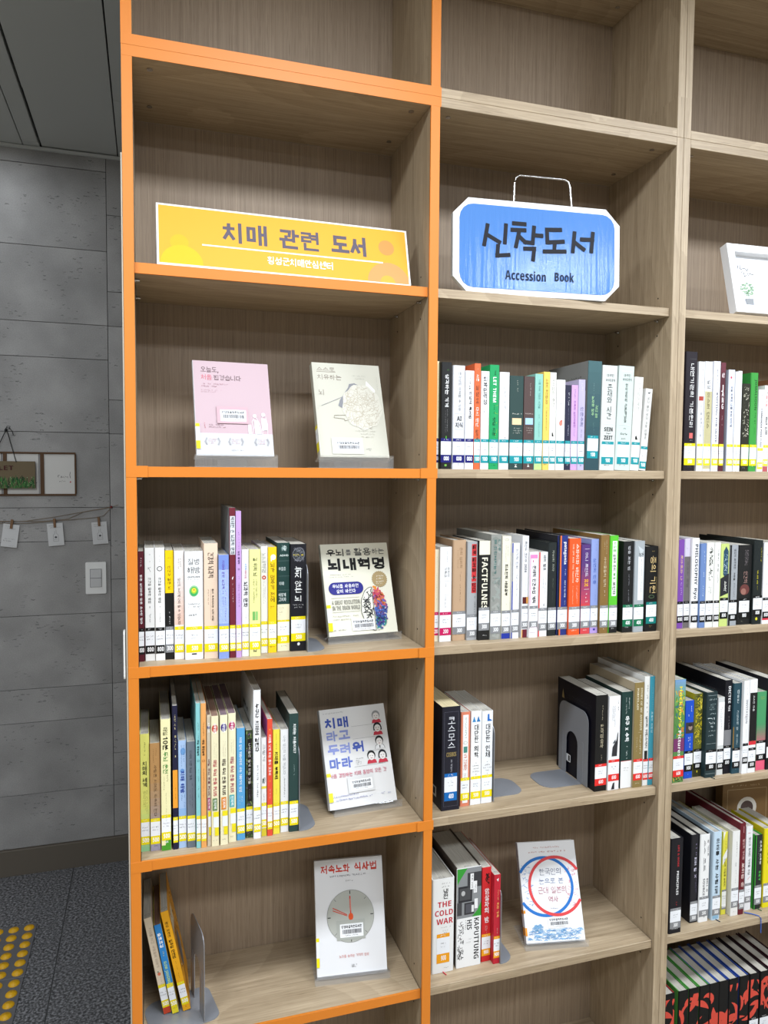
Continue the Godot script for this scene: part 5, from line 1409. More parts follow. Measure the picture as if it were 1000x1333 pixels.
	ed = book_row("E", 550, 1060, 3.03, [
		[37, 123, 624, 256, "efefed", "thick white book with red capitals", "900", [["s", 0.1, 0.4, 0.04, 0.06, "555", 1, 8], ["s", 0.1, 0.36, 0.075, 0.095, "555", 1, 7], ["v", "냉전", 0.1, 0.24, 0.105, 0.215, "26262a", 0.14], ["h", "THE", 0.05, 0.66, 0.235, 0.305, "c8283a"], ["h", "COLD", 0.02, 0.86, 0.325, 0.395, "c8283a"], ["h", "WAR", 0.06, 0.76, 0.415, 0.485, "c8283a"], ["s", 0.1, 0.5, 0.51, 0.525, "666", 1, 9], ["s", 0.1, 0.24, 0.545, 0.56, "666", 1, 5], ["s", 0.1, 0.24, 0.57, 0.585, "666", 1, 5], ["s", 0.16, 0.24, 0.945, 0.96, "555", 1, 4]], {"hard": true, "d": 0.165, "low": 0.022, "tall": 0.066, "inset": 0.01, "ribbon": "c02038", "c": "f0efec"}],
		[133, 228, 600, 212, "ececea", "black and white book with old televisions", "900", [["b", 0, 0, 1, 0.5, "8c8e90"], ["p", 0, 0, 0.42, 0, 0.14, 0.1, 0, 0.16, "3a9a38"], ["p", 0.62, 0.5, 0.85, 0.44, 1, 0.36, 1, 0.5, "3a9a38"], ["b", 0.05, 0.18, 0.62, 0.34, "2e2e30"], ["b", 0.1, 0.2, 0.56, 0.32, "4c4c50"], ["o", 0.25, 0.25, 0.08, 0.1, "b8b8b8"], ["b", 0.42, 0.05, 1, 0.2, "3c3c3e"], ["b", 0.3, 0.35, 0.72, 0.47, "363638"], ["b", 0.36, 0.365, 0.64, 0.455, "55555a"], ["b", 0, 0.34, 0.2, 0.47, "444448"], ["b", 0.54, 0.06, 0.68, 0.22, "f0f0f0"], ["g", 0.11, 0.1, 0.07, 0.21, "222", 1, 9], ["b", 0.68, 0.14, 0.82, 0.26, "f0f0f0"], ["g", 0.25, 0.1, 0.15, 0.25, "222", 1, 7], ["b", 0.72, 0.32, 0.86, 0.42, "f0f0f0"], ["b", 0.6, 0.38, 0.7, 0.45, "e8e8e8"], ["b", 0, 0.5, 1, 1, "f1f1f0"], ["m", 0.02, 0.53, 0.3, 0.92, ["222"], 60, 0.12, 0.02], ["r", "KAPUTTUNG", 0.32, 0.24, 0.51, 0.94, "161616"], ["r", "HIS", 0.02, 0.24, 0.52, 0.63, "161616"], ["g", -0.14, 0.08, 0.52, 0.62, "333", 1, 8], ["s", -0.3, 0.2, 0.94, 0.98, "333", 2, 4]], {"hard": true, "d": 0.18, "low": 0.02, "tall": 0.064, "inset": 0.006, "c": "4a4038"}],
		[231, 267, 580, 210, "d0262c", "red book with white stacked lettering", "900", [["m", 0.3, 0.06, 0.85, 0.18, ["1c1014"], 36, 0.25, 0.06], ["v", "암살자의 밤", 0.06, 0.52, 0.22, 0.59, "f6f0f0", 0.15], ["g", 0.0, 0.3, 0.62, 0.7, "f0c8c8", 2, 6]], {"d": 0.17}],
		[270, 304, 590, 240, "c02234", "crimson book with yellow lettering", "900", [["p", 0.35, 0.05, 0.7, 0.04, 0.6, 0.08, "f0e8e8"], ["g", 0.1, 0.26, 0.17, 0.29, "f0b878", 1, 6], ["r", "위화 가족", 0.1, 0.4, 0.31, 0.48, "f0b060", 0.15], ["g", 0.05, 0.2, 0.6, 0.66, "f0c8b8", 1, 4]], {"d": 0.17}],
	], 0, post, where, grp, XM1)

	# --- third bay
	post = "double posts"
	where = "shelf below picture frame"
	grp = "books on the shelf below the picture frame"
	ed = book_row("B", 850, 430, 6.347, [
		[250, 347, 1160, 175, "19181a", "thick black book with large white lettering", "500", [["l", 0.3, 0.06, 0.9, 0.06, 0.01, "777"], ["r", "내연기관의 기본원리", 0.05, 0.34, 0.095, 0.64, "f0efee", 0.1], ["b", 0.42, 0.68, 0.72, 0.725, "d86a68"], ["s", 0.05, 0.3, 0.735, 0.75, "999", 1, 4], ["s", 0.1, 0.5, 0.955, 0.98, "444", 1, 4]], {"hard": true, "z": -0.015, "d": 0.19}],
		[357, 405, 1165, 257, "efeff0", "white book with a red square", "500", [["g", 0.1, 0.3, 0.05, 0.3, "777", 1, 12], ["b", 0.1, 0.315, 0.9, 0.355, "b0483c"], ["r", "모기를 부르는 기술", 0.1, 0.4, 0.39, 0.69, "9a9aa2", 0.08]]],
		[410, 470, 1165, 257, "ededee", "white book with an olive lower spine", "500", [["b", 0.02, 0.27, 1, 0.98, "c0b88e"], ["g", 0.2, 0.12, 0.05, 0.13, "555", 1, 5], ["g", -0.05, 0.12, 0.05, 0.14, "555", 1, 5], ["r", "일상", 0.05, 0.5, 0.165, 0.255, "444", 0.09], ["r", "미스터 댄디스", 0.02, 0.4, 0.28, 0.61, "6a6448", 0.1]]],
		[480, 535, 1165, 255, "e7e8ee", "pale lilac-white book with serif capitals", "500", [["r", "올리브 뜨개", 0.05, 0.22, 0.07, 0.2, "8a8a98", 0.09], ["r", "KNITTING FOR OLIVE", 0.08, 0.3, 0.28, 0.74, "4a4a58", 0.12, true]]],
		[538, 578, 1165, 265, "54222c", "dark maroon book with stacked white capitals", "500", [["b", 0, 0, 1, 0.09, "6a3540"], ["r", "장", 0.0, 0.56, 0.09, 0.145, "e8d8da", 0.14], ["v", "JANG", 0.0, 0.46, 0.2, 0.43, "f6f0f0"], ["g", 0.0, 0.3, 0.49, 0.58, "b89aa0", 1, 6]]],
		[603, 655, 1163, 325, "dbe0ec", "pale blue-white book beside its grey cover", "500", [["o", 0.4, 0.075, 0.14, 0.16, "d04a58"], ["r", "오늘 하루도 나를 위해 멋지게", 0.05, 0.34, 0.16, 0.56, "5a5a68", 0.12], ["g", 0.05, 0.16, 0.62, 0.68, "9a9aa8", 1, 5]], {"c": "b4bac6"}],
		[660, 683, 1165, 345, "eeeeef", "very thin white book", "500", [["g", 0.05, 0.36, 0.2, 0.62, "aaa", 1, 16]]],
		[684, 715, 1165, 335, "f2f2f3", "thin white book with pale print", "500", [["g", -0.1, 0.2, 0.05, 0.08, "8a9aa0", 1, 2], ["g", 0.1, 0.24, 0.1, 0.66, "bbb", 1, 22]]],
		[722, 785, 1163, 440, "26261f", "black book with a white floral pattern", "500", [["m", 0.1, 0.02, 0.95, 0.62, ["c8c4b0", "8a8a78", "e0dcc8", "4a4a40"], 90, 0.16, 0.05], ["s", 0.0, 0.5, 0.95, 0.97, "999", 1, 4]]],
		[790, 850, 1165, 350, "3d9a40", "bright green book with dark capitals", "500", [["r", "JOMALSOON", 0.16, 0.34, 0.07, 0.38, "1c4a24"], ["g", 0.14, 0.26, 0.4, 0.52, "1f5028", 1, 6], ["l", 0.62, 0.55, 0.62, 0.62, 0.02, "2a6a30"], ["s", 0.0, 0.14, 0.94, 0.955, "e0f0e0", 1, 1]], {"hard": true, "c": "2f8434"}],
		[857, 903, 1163, 490, "f0f0f2", "short white book with narrow black lettering", "500", [["g", 0.0, 0.26, 0.06, 0.19, "6a7ab0", 1, 5], ["r", "COMMANDER PIZZA CLASS", 0.08, 0.36, 0.23, 0.7, "1c1c20"], ["g", -0.26, 0.14, 0.23, 0.38, "555", 1, 7]], {"low": 0.006}],
		[904, 945, 1165, 455, "eceae8", "white book with red foot", "500", [["g", 0.0, 0.5, 0.05, 0.1, "444", 1, 2], ["r", "국기의", -0.12, 0.34, 0.11, 0.26, "d04a50", 0.12], ["g", 0.25, 0.2, 0.16, 0.3, "777", 1, 8], ["v", "흙집 인상", 0.0, 0.56, 0.36, 0.57, "4a4a4c", 0.13], ["b", 0, 0.94, 1, 1, "b85a60"]]],
		[948, 1000, 1165, 462, "dfe9ee", "pale blue book at the row's visible end", "500", [["g", 0.0, 0.4, 0.1, 0.6, "7aa0b0", 2, 16]]],
		[1004, 1075, 1165, 400, "7a5034", "brown book after the pale blue one", "500", [["g", 0.0, 0.4, 0.1, 0.6, "d8c0a0", 1, 12]]],
	], 0, post, where, grp, XR1)
	where = "second shelf below frame"
	grp = "books on the second shelf below the picture frame"
	ed = book_row("C", 850, 660, 6.667, [
		[205, 256, 1055, 285, "7d4ba6", "purple book", "800", [["r", "토마토와 나", 0.08, 0.4, 0.17, 0.46, "e8c890", 0.1], ["g", 0.1, 0.3, 0.48, 0.62, "d8c8e8", 1, 7]]],
		[258, 311, 1050, 275, "cfc8dc", "lilac book with a grey lower spine", "800", [["b", 0, 0.2, 1, 1, "6c6868"], ["s", 0.1, 0.6, 0.09, 0.12, "8a84a0", 1, 3], ["r", "문명의 운명", 0.05, 0.36, 0.25, 0.55, "555052", 0.09]], {"hard": true, "d": 0.165}],
		[313, 385, 1050, 272, "f1f1f2", "white book with large black capitals", "800", [["r", "PHILOSOPHY Ryo", 0.1, 0.5, 0.06, 0.68, "222226"], ["s", 0.1, 0.5, 0.935, 0.95, "333", 1, 4]], {"d": 0.165}],
		[388, 447, 1050, 318, "6b85b8", "steel blue book", "800", [["g", 0.12, 0.3, 0.08, 0.25, "e8eef8", 2, 4], ["g", 0.1, 0.3, 0.34, 0.4, "dfe8f4", 1, 2], ["g", 0.05, 0.24, 0.5, 0.63, "dfe8f4", 1, 5]]],
		[450, 516, 1045, 310, "e4e4de", "ivory book with large black marks", "800", [["m", 0.3, 0.05, 0.85, 0.45, ["33342e"], 44, 0.3, 0.06], ["g", 0.0, 0.5, 0.52, 0.6, "55554e", 2, 5]]],
		[519, 570, 1045, 310, "eeede8", "white book with thin grey print", "800", [["r", "계몽의 문장 너머", 0.1, 0.3, 0.06, 0.48, "8a8a84", 0.08], ["g", 0.1, 0.16, 0.54, 0.6, "777", 1, 4]]],
		[573, 645, 1035, 320, "c6d67e", "lime green and dark book", "800", [["p", 0.3, 0.09, 0.6, 0.03, 0.9, 0.09, 0.9, 0.37, 0.6, 0.42, 0.3, 0.37, "2f4a60"], ["m", 0.35, 0.09, 0.85, 0.37, ["7aa0b0", "c8d8e0"], 40, 0.2, 0.03], ["p", 0, 0.42, 1, 0.36, 1, 0.6, 0, 0.64, "2c2c30"], ["m", 0.4, 0.42, 0.8, 0.58, ["e8e8e0"], 16, 0.15, 0.05]], {"low": 0.018}],
		[650, 722, 1030, 330, "9fa3a8", "grey book with a black edge", "800", [["b", 0, 0, 0.2, 1, "1c1c1e"], ["r", "말없이 바라보는", 0.14, 0.28, 0.05, 0.3, "44464a", 0.1], ["r", "저편을", 0.1, 0.2, 0.34, 0.44, "222", 0.13], ["g", 0.1, 0.16, 0.47, 0.64, "555", 1, 9]], {"low": 0.012}],
		[728, 843, 1020, 330, "1d1b1c", "wide black book with a reddish photo", "800", [["m", 0.42, 0.06, 0.75, 0.26, ["5a5456"], 30, 0.2, 0.03], ["r", "인간의", 0.05, 0.3, 0.33, 0.48, "b89088", 0.08], ["o", 0.5, 0.56, 0.36, 0.34, "6a3c38"], ["o", 0.42, 0.585, 0.2, 0.2, "9a6a60"], ["s", 0.0, 0.4, 0.955, 0.97, "998", 1, 4]], {"low": 0.014}],
		[850, 940, 1018, 292, "1f2021", "black book with yellow marks", "800", [["g", 0.26, 0.14, 0.05, 0.26, "e0d42c", 1, 6], ["r", "거의 모든 사랑", -0.08, 0.14, 0.35, 0.52, "d8cc2c", 0.12], ["g", -0.08, 0.12, 0.54, 0.6, "b0a830", 1, 4], ["o", 0.44, 0.935, 0.12, 0.14, "e0d83a"]], {"hard": true, "d": 0.19, "low": 0.02}],
		[945, 1005, 1018, 310, "ebebec", "white book with a red foot", "800", [["g", 0.0, 0.2, 0.1, 0.6, "aaa", 1, 14], ["b", 0, 0.92, 1, 0.955, "d83a48"]]],
		[1008, 1070, 1015, 300, "d8d2c4", "beige book after the white one", "800", [["g", 0.0, 0.2, 0.1, 0.6, "777", 1, 14]]],
	], 0, post, where, grp, XR1)
	where = "third shelf below frame"
	grp = "books on the third shelf below the picture frame"
	ed = book_row("D", 850, 840, 6.667, [
		[168, 262, 1190, 300, "5b8a4a", "many-coloured book with yellow lettering", "600", [["f", 0, 0, 1, 0.25, "7aa0d0", "6aa050"], ["m", 0.02, 0.1, 0.98, 0.58, ["4a8a3c", "8ab04a", "d07a3a", "3a6a8a", "c8b04a"], 60, 0.4, 0.09], ["b", 0, 0.57, 1, 0.7, "7a3a68"], ["m", 0.0, 0.86, 1, 1, ["d8a03a", "3a4a28"], 40, 0.3, 0.06], ["r", "Hockney's", 0.08, 0.3, 0.06, 0.46, "f0e03a", 0.15], ["r", "Pictures", 0.06, 0.32, 0.49, 0.75, "f6f4f0", 0.15]], {"d": 0.17}],
		[267, 340, 1155, 482, "1f4fc2", "bright blue book with a small portrait", "800", [["g", 0.2, 0.16, 0.07, 0.16, "e8ecf8", 1, 6], ["h", "1", -0.1, 0.12, 0.175, 0.205, "f4f6fc"], ["b", 0.06, 0.28, 1, 0.42, "3c3a3c"], ["o", 0.62, 0.345, 0.24, 0.3, "9a8478"], ["o", 0.62, 0.315, 0.24, 0.16, "2c2a2c"], ["g", 0.02, 0.4, 0.46, 0.62, "e8ecf8", 2, 4], ["s", 0.0, 0.14, 0.94, 0.96, "e0e8f8", 1, 1]], {"d": 0.14, "low": 0.017}],
		[345, 415, 1140, 422, "6a6a28", "olive book printed with a yellow landscape", "800", [["m", 0.02, 0, 1, 0.62, ["c8b428", "8a8a30", "4a4a20", "e0c838", "3a3a24"], 120, 0.3, 0.08], ["r", "고흐", 0.3, 0.28, 0.05, 0.2, "f0e058", 0.14], ["g", -0.05, 0.4, 0.4, 0.64, "e0cc40", 2, 7], ["b", 0, 0.9, 1, 1, "33321f"], ["b", 0.44, 0.925, 0.56, 0.95, "c8b828"]], {"c": "b8aa1c", "d": 0.16, "low": 0.018}],
		[440, 545, 1148, 412, "24363a", "thick dark teal book with ornamental white print", "800", [["l", 0.1, 0.035, 0.95, 0.035, 0.015, "b8c8c8"], ["s", 0.02, 0.7, 0.07, 0.1, "b8c8c8", 1, 7], ["s", 0.02, 0.6, 0.13, 0.21, "9ab0b0", 4, 7], ["s", 0.02, 0.6, 0.24, 0.265, "c8d8d8", 1, 6], ["s", 0.0, 0.8, 0.29, 0.33, "d8e4e4", 1, 5], ["s", 0.0, 0.6, 0.34, 0.38, "d8e4e4", 1, 4], ["s", 0.0, 0.3, 0.39, 0.42, "d8e4e4", 1, 2], ["s", 0.02, 0.6, 0.44, 0.465, "b8c8c8", 1, 6], ["s", 0.0, 0.6, 0.49, 0.52, "c8d8d8", 1, 4], ["l", 0.05, 0.6, 0.92, 0.6, 0.015, "b8c8c8"], ["l", 0.05, 0.955, 0.92, 0.955, 0.015, "b8c8c8"]], {"hard": true, "d": 0.16, "low": 0.018, "ribbon": "1f3a3c"}],
		[550, 605, 1125, 455, "d4d6d4", "white book with a grey head", "800", [["b", 0.05, 0.06, 1, 0.62, "f1f1f0"], ["g", 0.0, 0.3, 0.12, 0.42, "777", 2, 12]], {"low": 0.014}],
		[607, 668, 1115, 305, "171719", "black book with white capitals", "800", [["r", "DICTEE", 0.12, 0.4, 0.06, 0.25, "f0f0f0"], ["r", "딕테", 0.12, 0.34, 0.27, 0.33, "f0f0f0", 0.12], ["g", 0.12, 0.16, 0.38, 0.52, "aaa", 1, 10], ["b", 0.0, 0.53, 1, 0.7, "828284"], ["b", 0, 0.92, 1, 1, "171719"]], {"d": 0.18, "low": 0.02, "left": [["s", 0.1, 0.5, 0.12, 0.3, "5a5a5c", 5, 24]]}],
		[680, 750, 1113, 332, "264955", "dark teal book with stacked white lettering", "800", [["b", 0, 0.48, 0.14, 0.72, "8a6a30"], ["v", "대하한", 0.05, 0.28, 0.07, 0.22, "d8e4e6", 0.1], ["v", "그림자의 빛", 0.05, 0.26, 0.3, 0.52, "c8d8dc", 0.1], ["v", "미술관", 0.05, 0.2, 0.56, 0.68, "b8ccd0", 0.1], ["g", 0.0, 0.1, 0.93, 0.96, "c8d8dc", 1, 2]], {"d": 0.165}],
		[752, 818, 1115, 312, "f0f0f1", "white book with thin vertical lettering", "800", [["g", 0.1, 0.14, 0.06, 0.16, "888", 1, 6], ["r", "INVITATION", 0.08, 0.4, 0.2, 0.46, "8a8a90"], ["l", 0.2, 0.4, 0.6, 0.36, 0.04, "7a2a38"], ["g", 0.08, 0.14, 0.52, 0.62, "777", 1, 7]], {"d": 0.18, "low": 0.025}],
		[821, 885, 1105, 300, "f1f1f1", "white book with a black lower panel", "800", [["b", 0.02, 0.14, 1, 0.66, "1e1d1e"], ["r", "스스한 마음", 0.05, 0.26, 0.17, 0.34, "d8d8d8", 0.11], ["b", 0.0, 0.66, 1, 0.7, "d8303c"], ["o", 0.5, 0.665, 0.1, 0.12, "b8402c"], ["g", 0.1, 0.12, 0.03, 0.12, "777", 1, 6]], {"d": 0.16, "low": 0.012}],
		[888, 968, 1082, 405, "4a9a66", "green book turning pink towards the foot", "800", [["f", 0, 0.4, 1, 0.72, "4a9a66", "e0607c"], ["b", 0, 0.72, 1, 1, "e8607e"], ["s", 0.1, 0.5, 0.06, 0.1, "b8a848", 2, 6]], {"low": 0.024}],
		[975, 1060, 1075, 290, "18181a", "black book at the row's visible end", "800", [["g", 0.0, 0.2, 0.1, 0.6, "888", 1, 10]], {"d": 0.18}],
	], 0, post, where, grp, XR1)
	where = "fourth shelf below frame"
	grp = "books on the fourth shelf below the picture frame"
	ed = book_row("E", 850, 1010, 6.347, [
		[130, 233, 1300, 522, "17171a", "thick black book, red and white title", "300", [["r", "LIFE & WORK", 0.12, 0.16, 0.07, 0.3, "b83038"], ["r", "PRINCIPLES", 0.1, 0.2, 0.34, 0.6, "f0f0f0"], ["g", 0.05, 0.16, 0.64, 0.72, "a83038", 1, 3], ["s", 0.05, 0.6, 0.94, 0.965, "d8d8d8", 1, 5]], {"hard": true, "d": 0.165, "low": 0.012}],
		[302, 364, 1213, 492, "1e1d22", "black book with lilac lettering", "300", [["g", 0.12, 0.2, 0.1, 0.24, "b8a8d8", 1, 6], ["r", "피터 틸", 0.06, 0.34, 0.25, 0.42, "e0dcf0", 0.12], ["h", "X", 0.1, 0.3, 0.45, 0.49, "b8b0c8"], ["g", 0.16, 0.24, 0.5, 0.66, "8a7aa8", 2, 9]], {"hard": true, "d": 0.16, "low": 0.004, "tall": 0.05}],
		[376, 455, 1206, 490, "f0f0ef", "white book with two columns of dark print", "300", [["r", "소스 코드", -0.05, 0.22, 0.06, 0.42, "55555a", 0.09], ["r", "빌 게이츠", 0.3, 0.16, 0.06, 0.25, "44444a", 0.1], ["r", "SOURCE", -0.05, 0.24, 0.5, 0.7, "66666c"], ["r", "BILL G", 0.3, 0.16, 0.5, 0.66, "55555a"], ["s", 0.1, 0.24, 0.93, 0.96, "444", 1, 3]], {"hard": true, "c": "1c1c20", "d": 0.175, "low": 0.014}],
		[485, 552, 1190, 468, "c4daea", "light blue book with heavy black stacked lettering", "300", [["r", "미래를 사는 사람", -0.02, 0.4, 0.07, 0.6, "1c2026", 0.17], ["g", 0.32, 0.16, 0.06, 0.3, "8ab0c8", 1, 12], ["r", "샘 올트먼", -0.04, 0.4, 0.61, 0.7, "1c2026", 0.16], ["g", 0.3, 0.12, 0.4, 0.68, "6a90a8", 1, 12], ["b", 0.08, 0.92, 0.8, 0.985, "8fb8d4"]], {"hard": true, "d": 0.19, "low": 0.012, "ribbon": "16243a"}],
		[562, 600, 1145, 468, "e8e04c", "yellow and white book", "300", [["p", 0, 0.0, 0.5, 0, 0, 0.1, "f2f2ee"], ["p", 0, 0.3, 1, 0.2, 1, 0.3, 0, 0.4, "f2f2ee"], ["g", 0.1, 0.3, 0.08, 0.24, "8a8428", 1, 7], ["r", "인생은 저절로 바뀌지", 0.05, 0.4, 0.32, 0.66, "44401c", 0.11], ["b", 0, 0.72, 1, 0.9, "f0f0ec"]], {"d": 0.18}],
		[640, 700, 1155, 460, "ecebe8", "white book beside its beige cover", "300", [["g", 0.1, 0.2, 0.1, 0.3, "777", 1, 8], ["r", "저자", 0.02, 0.26, 0.37, 0.42, "999", 0.1], ["g", 0.05, 0.14, 0.46, 0.62, "999", 1, 9], ["s", 0.05, 0.4, 0.945, 0.965, "777", 1, 4]], {"c": "dcd8cc", "low": 0.021}],
		[703, 750, 1145, 398, "6b1f2a", "dark red book with pale lettering", "300", [["l", 0.55, 0.03, 0.55, 0.1, 0.06, "d8b0b0"], ["r", "당신의 가치는", 0.12, 0.4, 0.17, 0.4, "e0b8b4", 0.12], ["r", "보이는 순", 0.1, 0.48, 0.43, 0.7, "f0d8d0", 0.14]], {"hard": true, "d": 0.2, "low": 0.014}],
		[752, 805, 1110, 420, "eeeef0", "white book with red stroke", "300", [["l", 0.3, 0.08, 0.6, 0.08, 0.06, "d04060"], ["r", "당신과 함께한 기억들 수업", 0.08, 0.34, 0.13, 0.58, "33333a", 0.11], ["l", 0.4, 0.63, 0.8, 0.6, 0.04, "d04048"]], {"low": 0.02}],
		[832, 890, 1100, 495, "232a26", "black and bright green book", "300", [["b", 0, 0, 0.1, 1, "3fae3a"], ["r", "손으로 배우는", 0.24, 0.24, 0.07, 0.4, "e8ece8", 0.12], ["g", -0.05, 0.16, 0.07, 0.4, "9aa89c", 2, 12], ["r", "SET", 0.18, 0.3, 0.48, 0.62, "58c850"]], {"c": "38a034", "hard": true, "low": 0.012, "ribbon": "2a5a30"}],
		[905, 975, 1085, 440, "ecdc1c", "vivid yellow book", "300", [["g", 0.0, 0.3, 0.1, 0.6, "4a4410", 2, 10]], {"hard": true, "c": "c8b418", "d": 0.115}],
		[980, 1050, 1080, 430, "d8d2c6", "beige book after the vivid yellow one", "300", [["g", 0.0, 0.3, 0.1, 0.6, "666", 1, 10]], {"d": 0.115}],
	], 0, post, where, grp, XR1)
	# bottom shelf: a uniform set with coloured edges
	where = "fifth shelf below frame"
	grp = "black and red set on the fifth shelf below the frame"
	var edges := ["9a2a30", "4f9a44", "4f9a44", "4f9a44", "2f4a9a", "2f4a9a", "2f4a9a", "2f4a9a", "26222a", "2a1c20", "3a1c20", "3a1c20"]
	var called := ["red", "green", "green", "green", "blue", "blue", "blue", "blue", "black", "dark brown", "dark maroon", "dark maroon"]
	var xs := [1.1985, 1.2385, 1.2695, 1.3005, 1.3295, 1.3585, 1.389, 1.4215, 1.4535, 1.4865, 1.5195, 1.5525]
	# one brush drawing runs over all the spines of the set: hooked strokes, thick in the middle
	var art := []
	var ar := RandomNumberGenerator.new()
	ar.seed = 17
	for q in 64:
		var c := Vector2(1.2 + (q % 16) * 0.025 + ar.randf_range(-0.01, 0.01), ar.randf_range(0.02, 0.178))
		var dir := ar.randf_range(-1.2, 1.2) + (PI / 2 if q % 3 else 0.3)
		var bend := ar.randf_range(-0.38, 0.38)
		var step := ar.randf_range(0.005, 0.009)
		var thick := ar.randf_range(0.007, 0.019)
		var one := PackedVector2Array()
		var other := PackedVector2Array()
		for j in 9:
			var n := Vector2(-sin(dir), cos(dir)) * thick * sin(PI * (j + 0.25) / 8.5) * 0.5
			one.append(c + n)
			other.append(c - n)
			c += Vector2(cos(dir), sin(dir)) * step
			dir += bend
		other.reverse()
		one.append_array(other)
		if Geometry2D.triangulate_polygon(one).size():
			art.append(one)
	for i in 12:
		var w := 0.0285
		var root := thing("book", "black red-swirled book with %s cover edges, %s from %s, %s" % [called[i], NTH[i], post, where], "book", Vector3(xs[i] + w / 2 - 0.0005, ROW_Y["F"] + 0.0002, -0.03), grp)
		book_body(root, w, 0.2035, 0.15, "151416", edges[i], true)
		var k := ink(7000 + i)
		k.face(Vector3(-w / 2 + 0.0015, 0.2035, 0), Vector3.RIGHT, Vector3.DOWN, w - 0.003, 0.2035)
		k.rect(0, 0.004, 1, 0.996, "151416")
		var box := PackedVector2Array([Vector2(xs[i] + 0.0012, 0.003), Vector2(xs[i] + w - 0.0022, 0.003), Vector2(xs[i] + w - 0.0022, 0.19), Vector2(xs[i] + 0.0012, 0.19)])
		for shape in art:
			for piece in Geometry2D.intersect_polygons(shape, box):
				var m := PackedVector2Array()
				for p in piece:
					m.append(Vector2(p.x - xs[i] - 0.001, 0.2035 - p.y))
				if m.size() > 2:
					k.poly_m(m, "d8503e")
		put_ink("spine_print", k, root.get_node("cover"))
		if i in [8, 9, 10]:
			call_label(root, w, 0.2035, "800", 0.04, 7100 + i)

func leaning(label: String, corner: Vector3, w: float, h: float, d: float, deg: float, spine: String, cover: String, items: Array, grp: String, o: Dictionary):
	# «corner» is the lower left edge of the spine, resting on the shelf; the book tips to its left
	var root := thing("book", label, "book", corner, grp)
	var a := deg_to_rad(deg)
	root.basis = Basis(Vector3(0, 0, 1), a)
	root.position = corner + Vector3(0, 0.0022, 0) + root.basis * Vector3(w / 2, 0, 0)
	book_body(root, w, h, d, spine, cover, false, o.get("page", ""))
	var k := ink(9000 + taken["book"])
	k.face(Vector3(-w / 2 + 0.0004, h - 0.0002, 0), Vector3.RIGHT, Vector3.DOWN, w - 0.0008, h - 0.0004)
	items_to(k, items)
	put_ink("spine_print", k, root.get_node("cover"))
	if o.has("right"):
		k = ink(9050 + taken["book"])
		k.face(Vector3(w / 2, h, 0), Vector3(0, 0, -1), Vector3.DOWN, d, h)
		items_to(k, o.right)
		put_ink("cover_print", k, root.get_node("cover"))
	k = ink(9070 + taken["book"])
	k.face(Vector3(-w / 2 + 0.001, h - 0.0006, -0.03), Vector3.RIGHT, Vector3(0, 0, 1), w - 0.002, 0.03)
	k.ring(0.5, 0.6, 0.4, 0.0035 / w, 0.05, "66666c", 14)
	put_ink("page_stamp", k, root.get_node("page_block"))
	call_label(root, w, h, "500", 0.013, 9100 + taken["book"])


# ------------------------------------------------------------------ bookends
# an L of sheet metal: upright plate in the plane x = 0 (from z = 0 back to -depth), base to either side
func bookend(label: String, at: Vector3, base_left: float, base_right: float, tongue: bool, height := 0.175, depth := 0.126, turn := 0.0):
	var t := thing("bookend", label, "bookend", at, "grey metal bookends")
	t.rotation.y = deg_to_rad(turn)
	var up := PackedVector2Array([Vector2(-depth, 0.0016), Vector2(-depth, height - 0.025)])
	var arc := []
	for k in 6:
		var a := PI - k * PI / 2 / 5
		up.append(Vector2(-depth + 0.025 + cos(a) * 0.025, height - 0.025 + sin(a) * 0.025))
	for k in 6:
		var a := PI / 2 - k * PI / 2 / 5
		up.append(Vector2(-0.025 + cos(a) * 0.025, height - 0.025 + sin(a) * 0.025))
	up.append(Vector2(0, 0.0016))
	# arched opening between the two legs
	var a0 := -depth * 0.34
	var a1 := -depth * 0.74
	var rad := (a0 - a1) / 2
	up.append(Vector2(a0, 0.0016))
	for k in 9:
		var a := k * PI / 8
		up.append(Vector2((a0 + a1) / 2 + cos(a) * rad, 0.085 + sin(a) * rad))
	up.append(Vector2(a1, 0.0016))
	add_mesh("upright", prism(up, Vector3(0, 0, 1), Vector3(0, 1, 0), Vector3(1, 0, 0), -0.0006, 0.0006), m_metal, t)
	for z in [-depth * 0.17, -depth * 0.87]:
		var ribs := SurfaceTool.new()
		ribs.begin(Mesh.PRIMITIVE_TRIANGLES)
		box_to(ribs, Vector3(-0.0014, 0.004, z - 0.003), Vector3(-0.0006, 0.1, z + 0.003), 0, Color.WHITE, Vector2.ZERO, 0.0004)
		add_mesh("rib", ribs.commit(), m_metal, t)
	var z0 := -depth * 0.9 if tongue else -depth
	var z1 := -depth * 0.18 if tongue else 0.0
	if base_left > 0.0 and base_right > 0.0:
		add_mesh("base", prism(rounded_rect(-base_left, z0, base_right, z1, [0.03, 0.02, 0.02, 0.03]), Vector3(1, 0, 0), Vector3(0, 0, 1), Vector3(0, 1, 0), 0.0002, 0.0014), m_metal, t)
	elif base_left > 0.0:
		add_mesh("base", prism(rounded_rect(-base_left, z0, 0.0, z1, [0.03, 0, 0, 0.03]), Vector3(1, 0, 0), Vector3(0, 0, 1), Vector3(0, 1, 0), 0.0002, 0.0014), m_metal, t)
	else:
		add_mesh("base", prism(rounded_rect(0.0, z0, base_right, z1, [0, 0.03, 0.03, 0]), Vector3(1, 0, 0), Vector3(0, 0, 1), Vector3(0, 1, 0), 0.0002, 0.0014), m_metal, t)

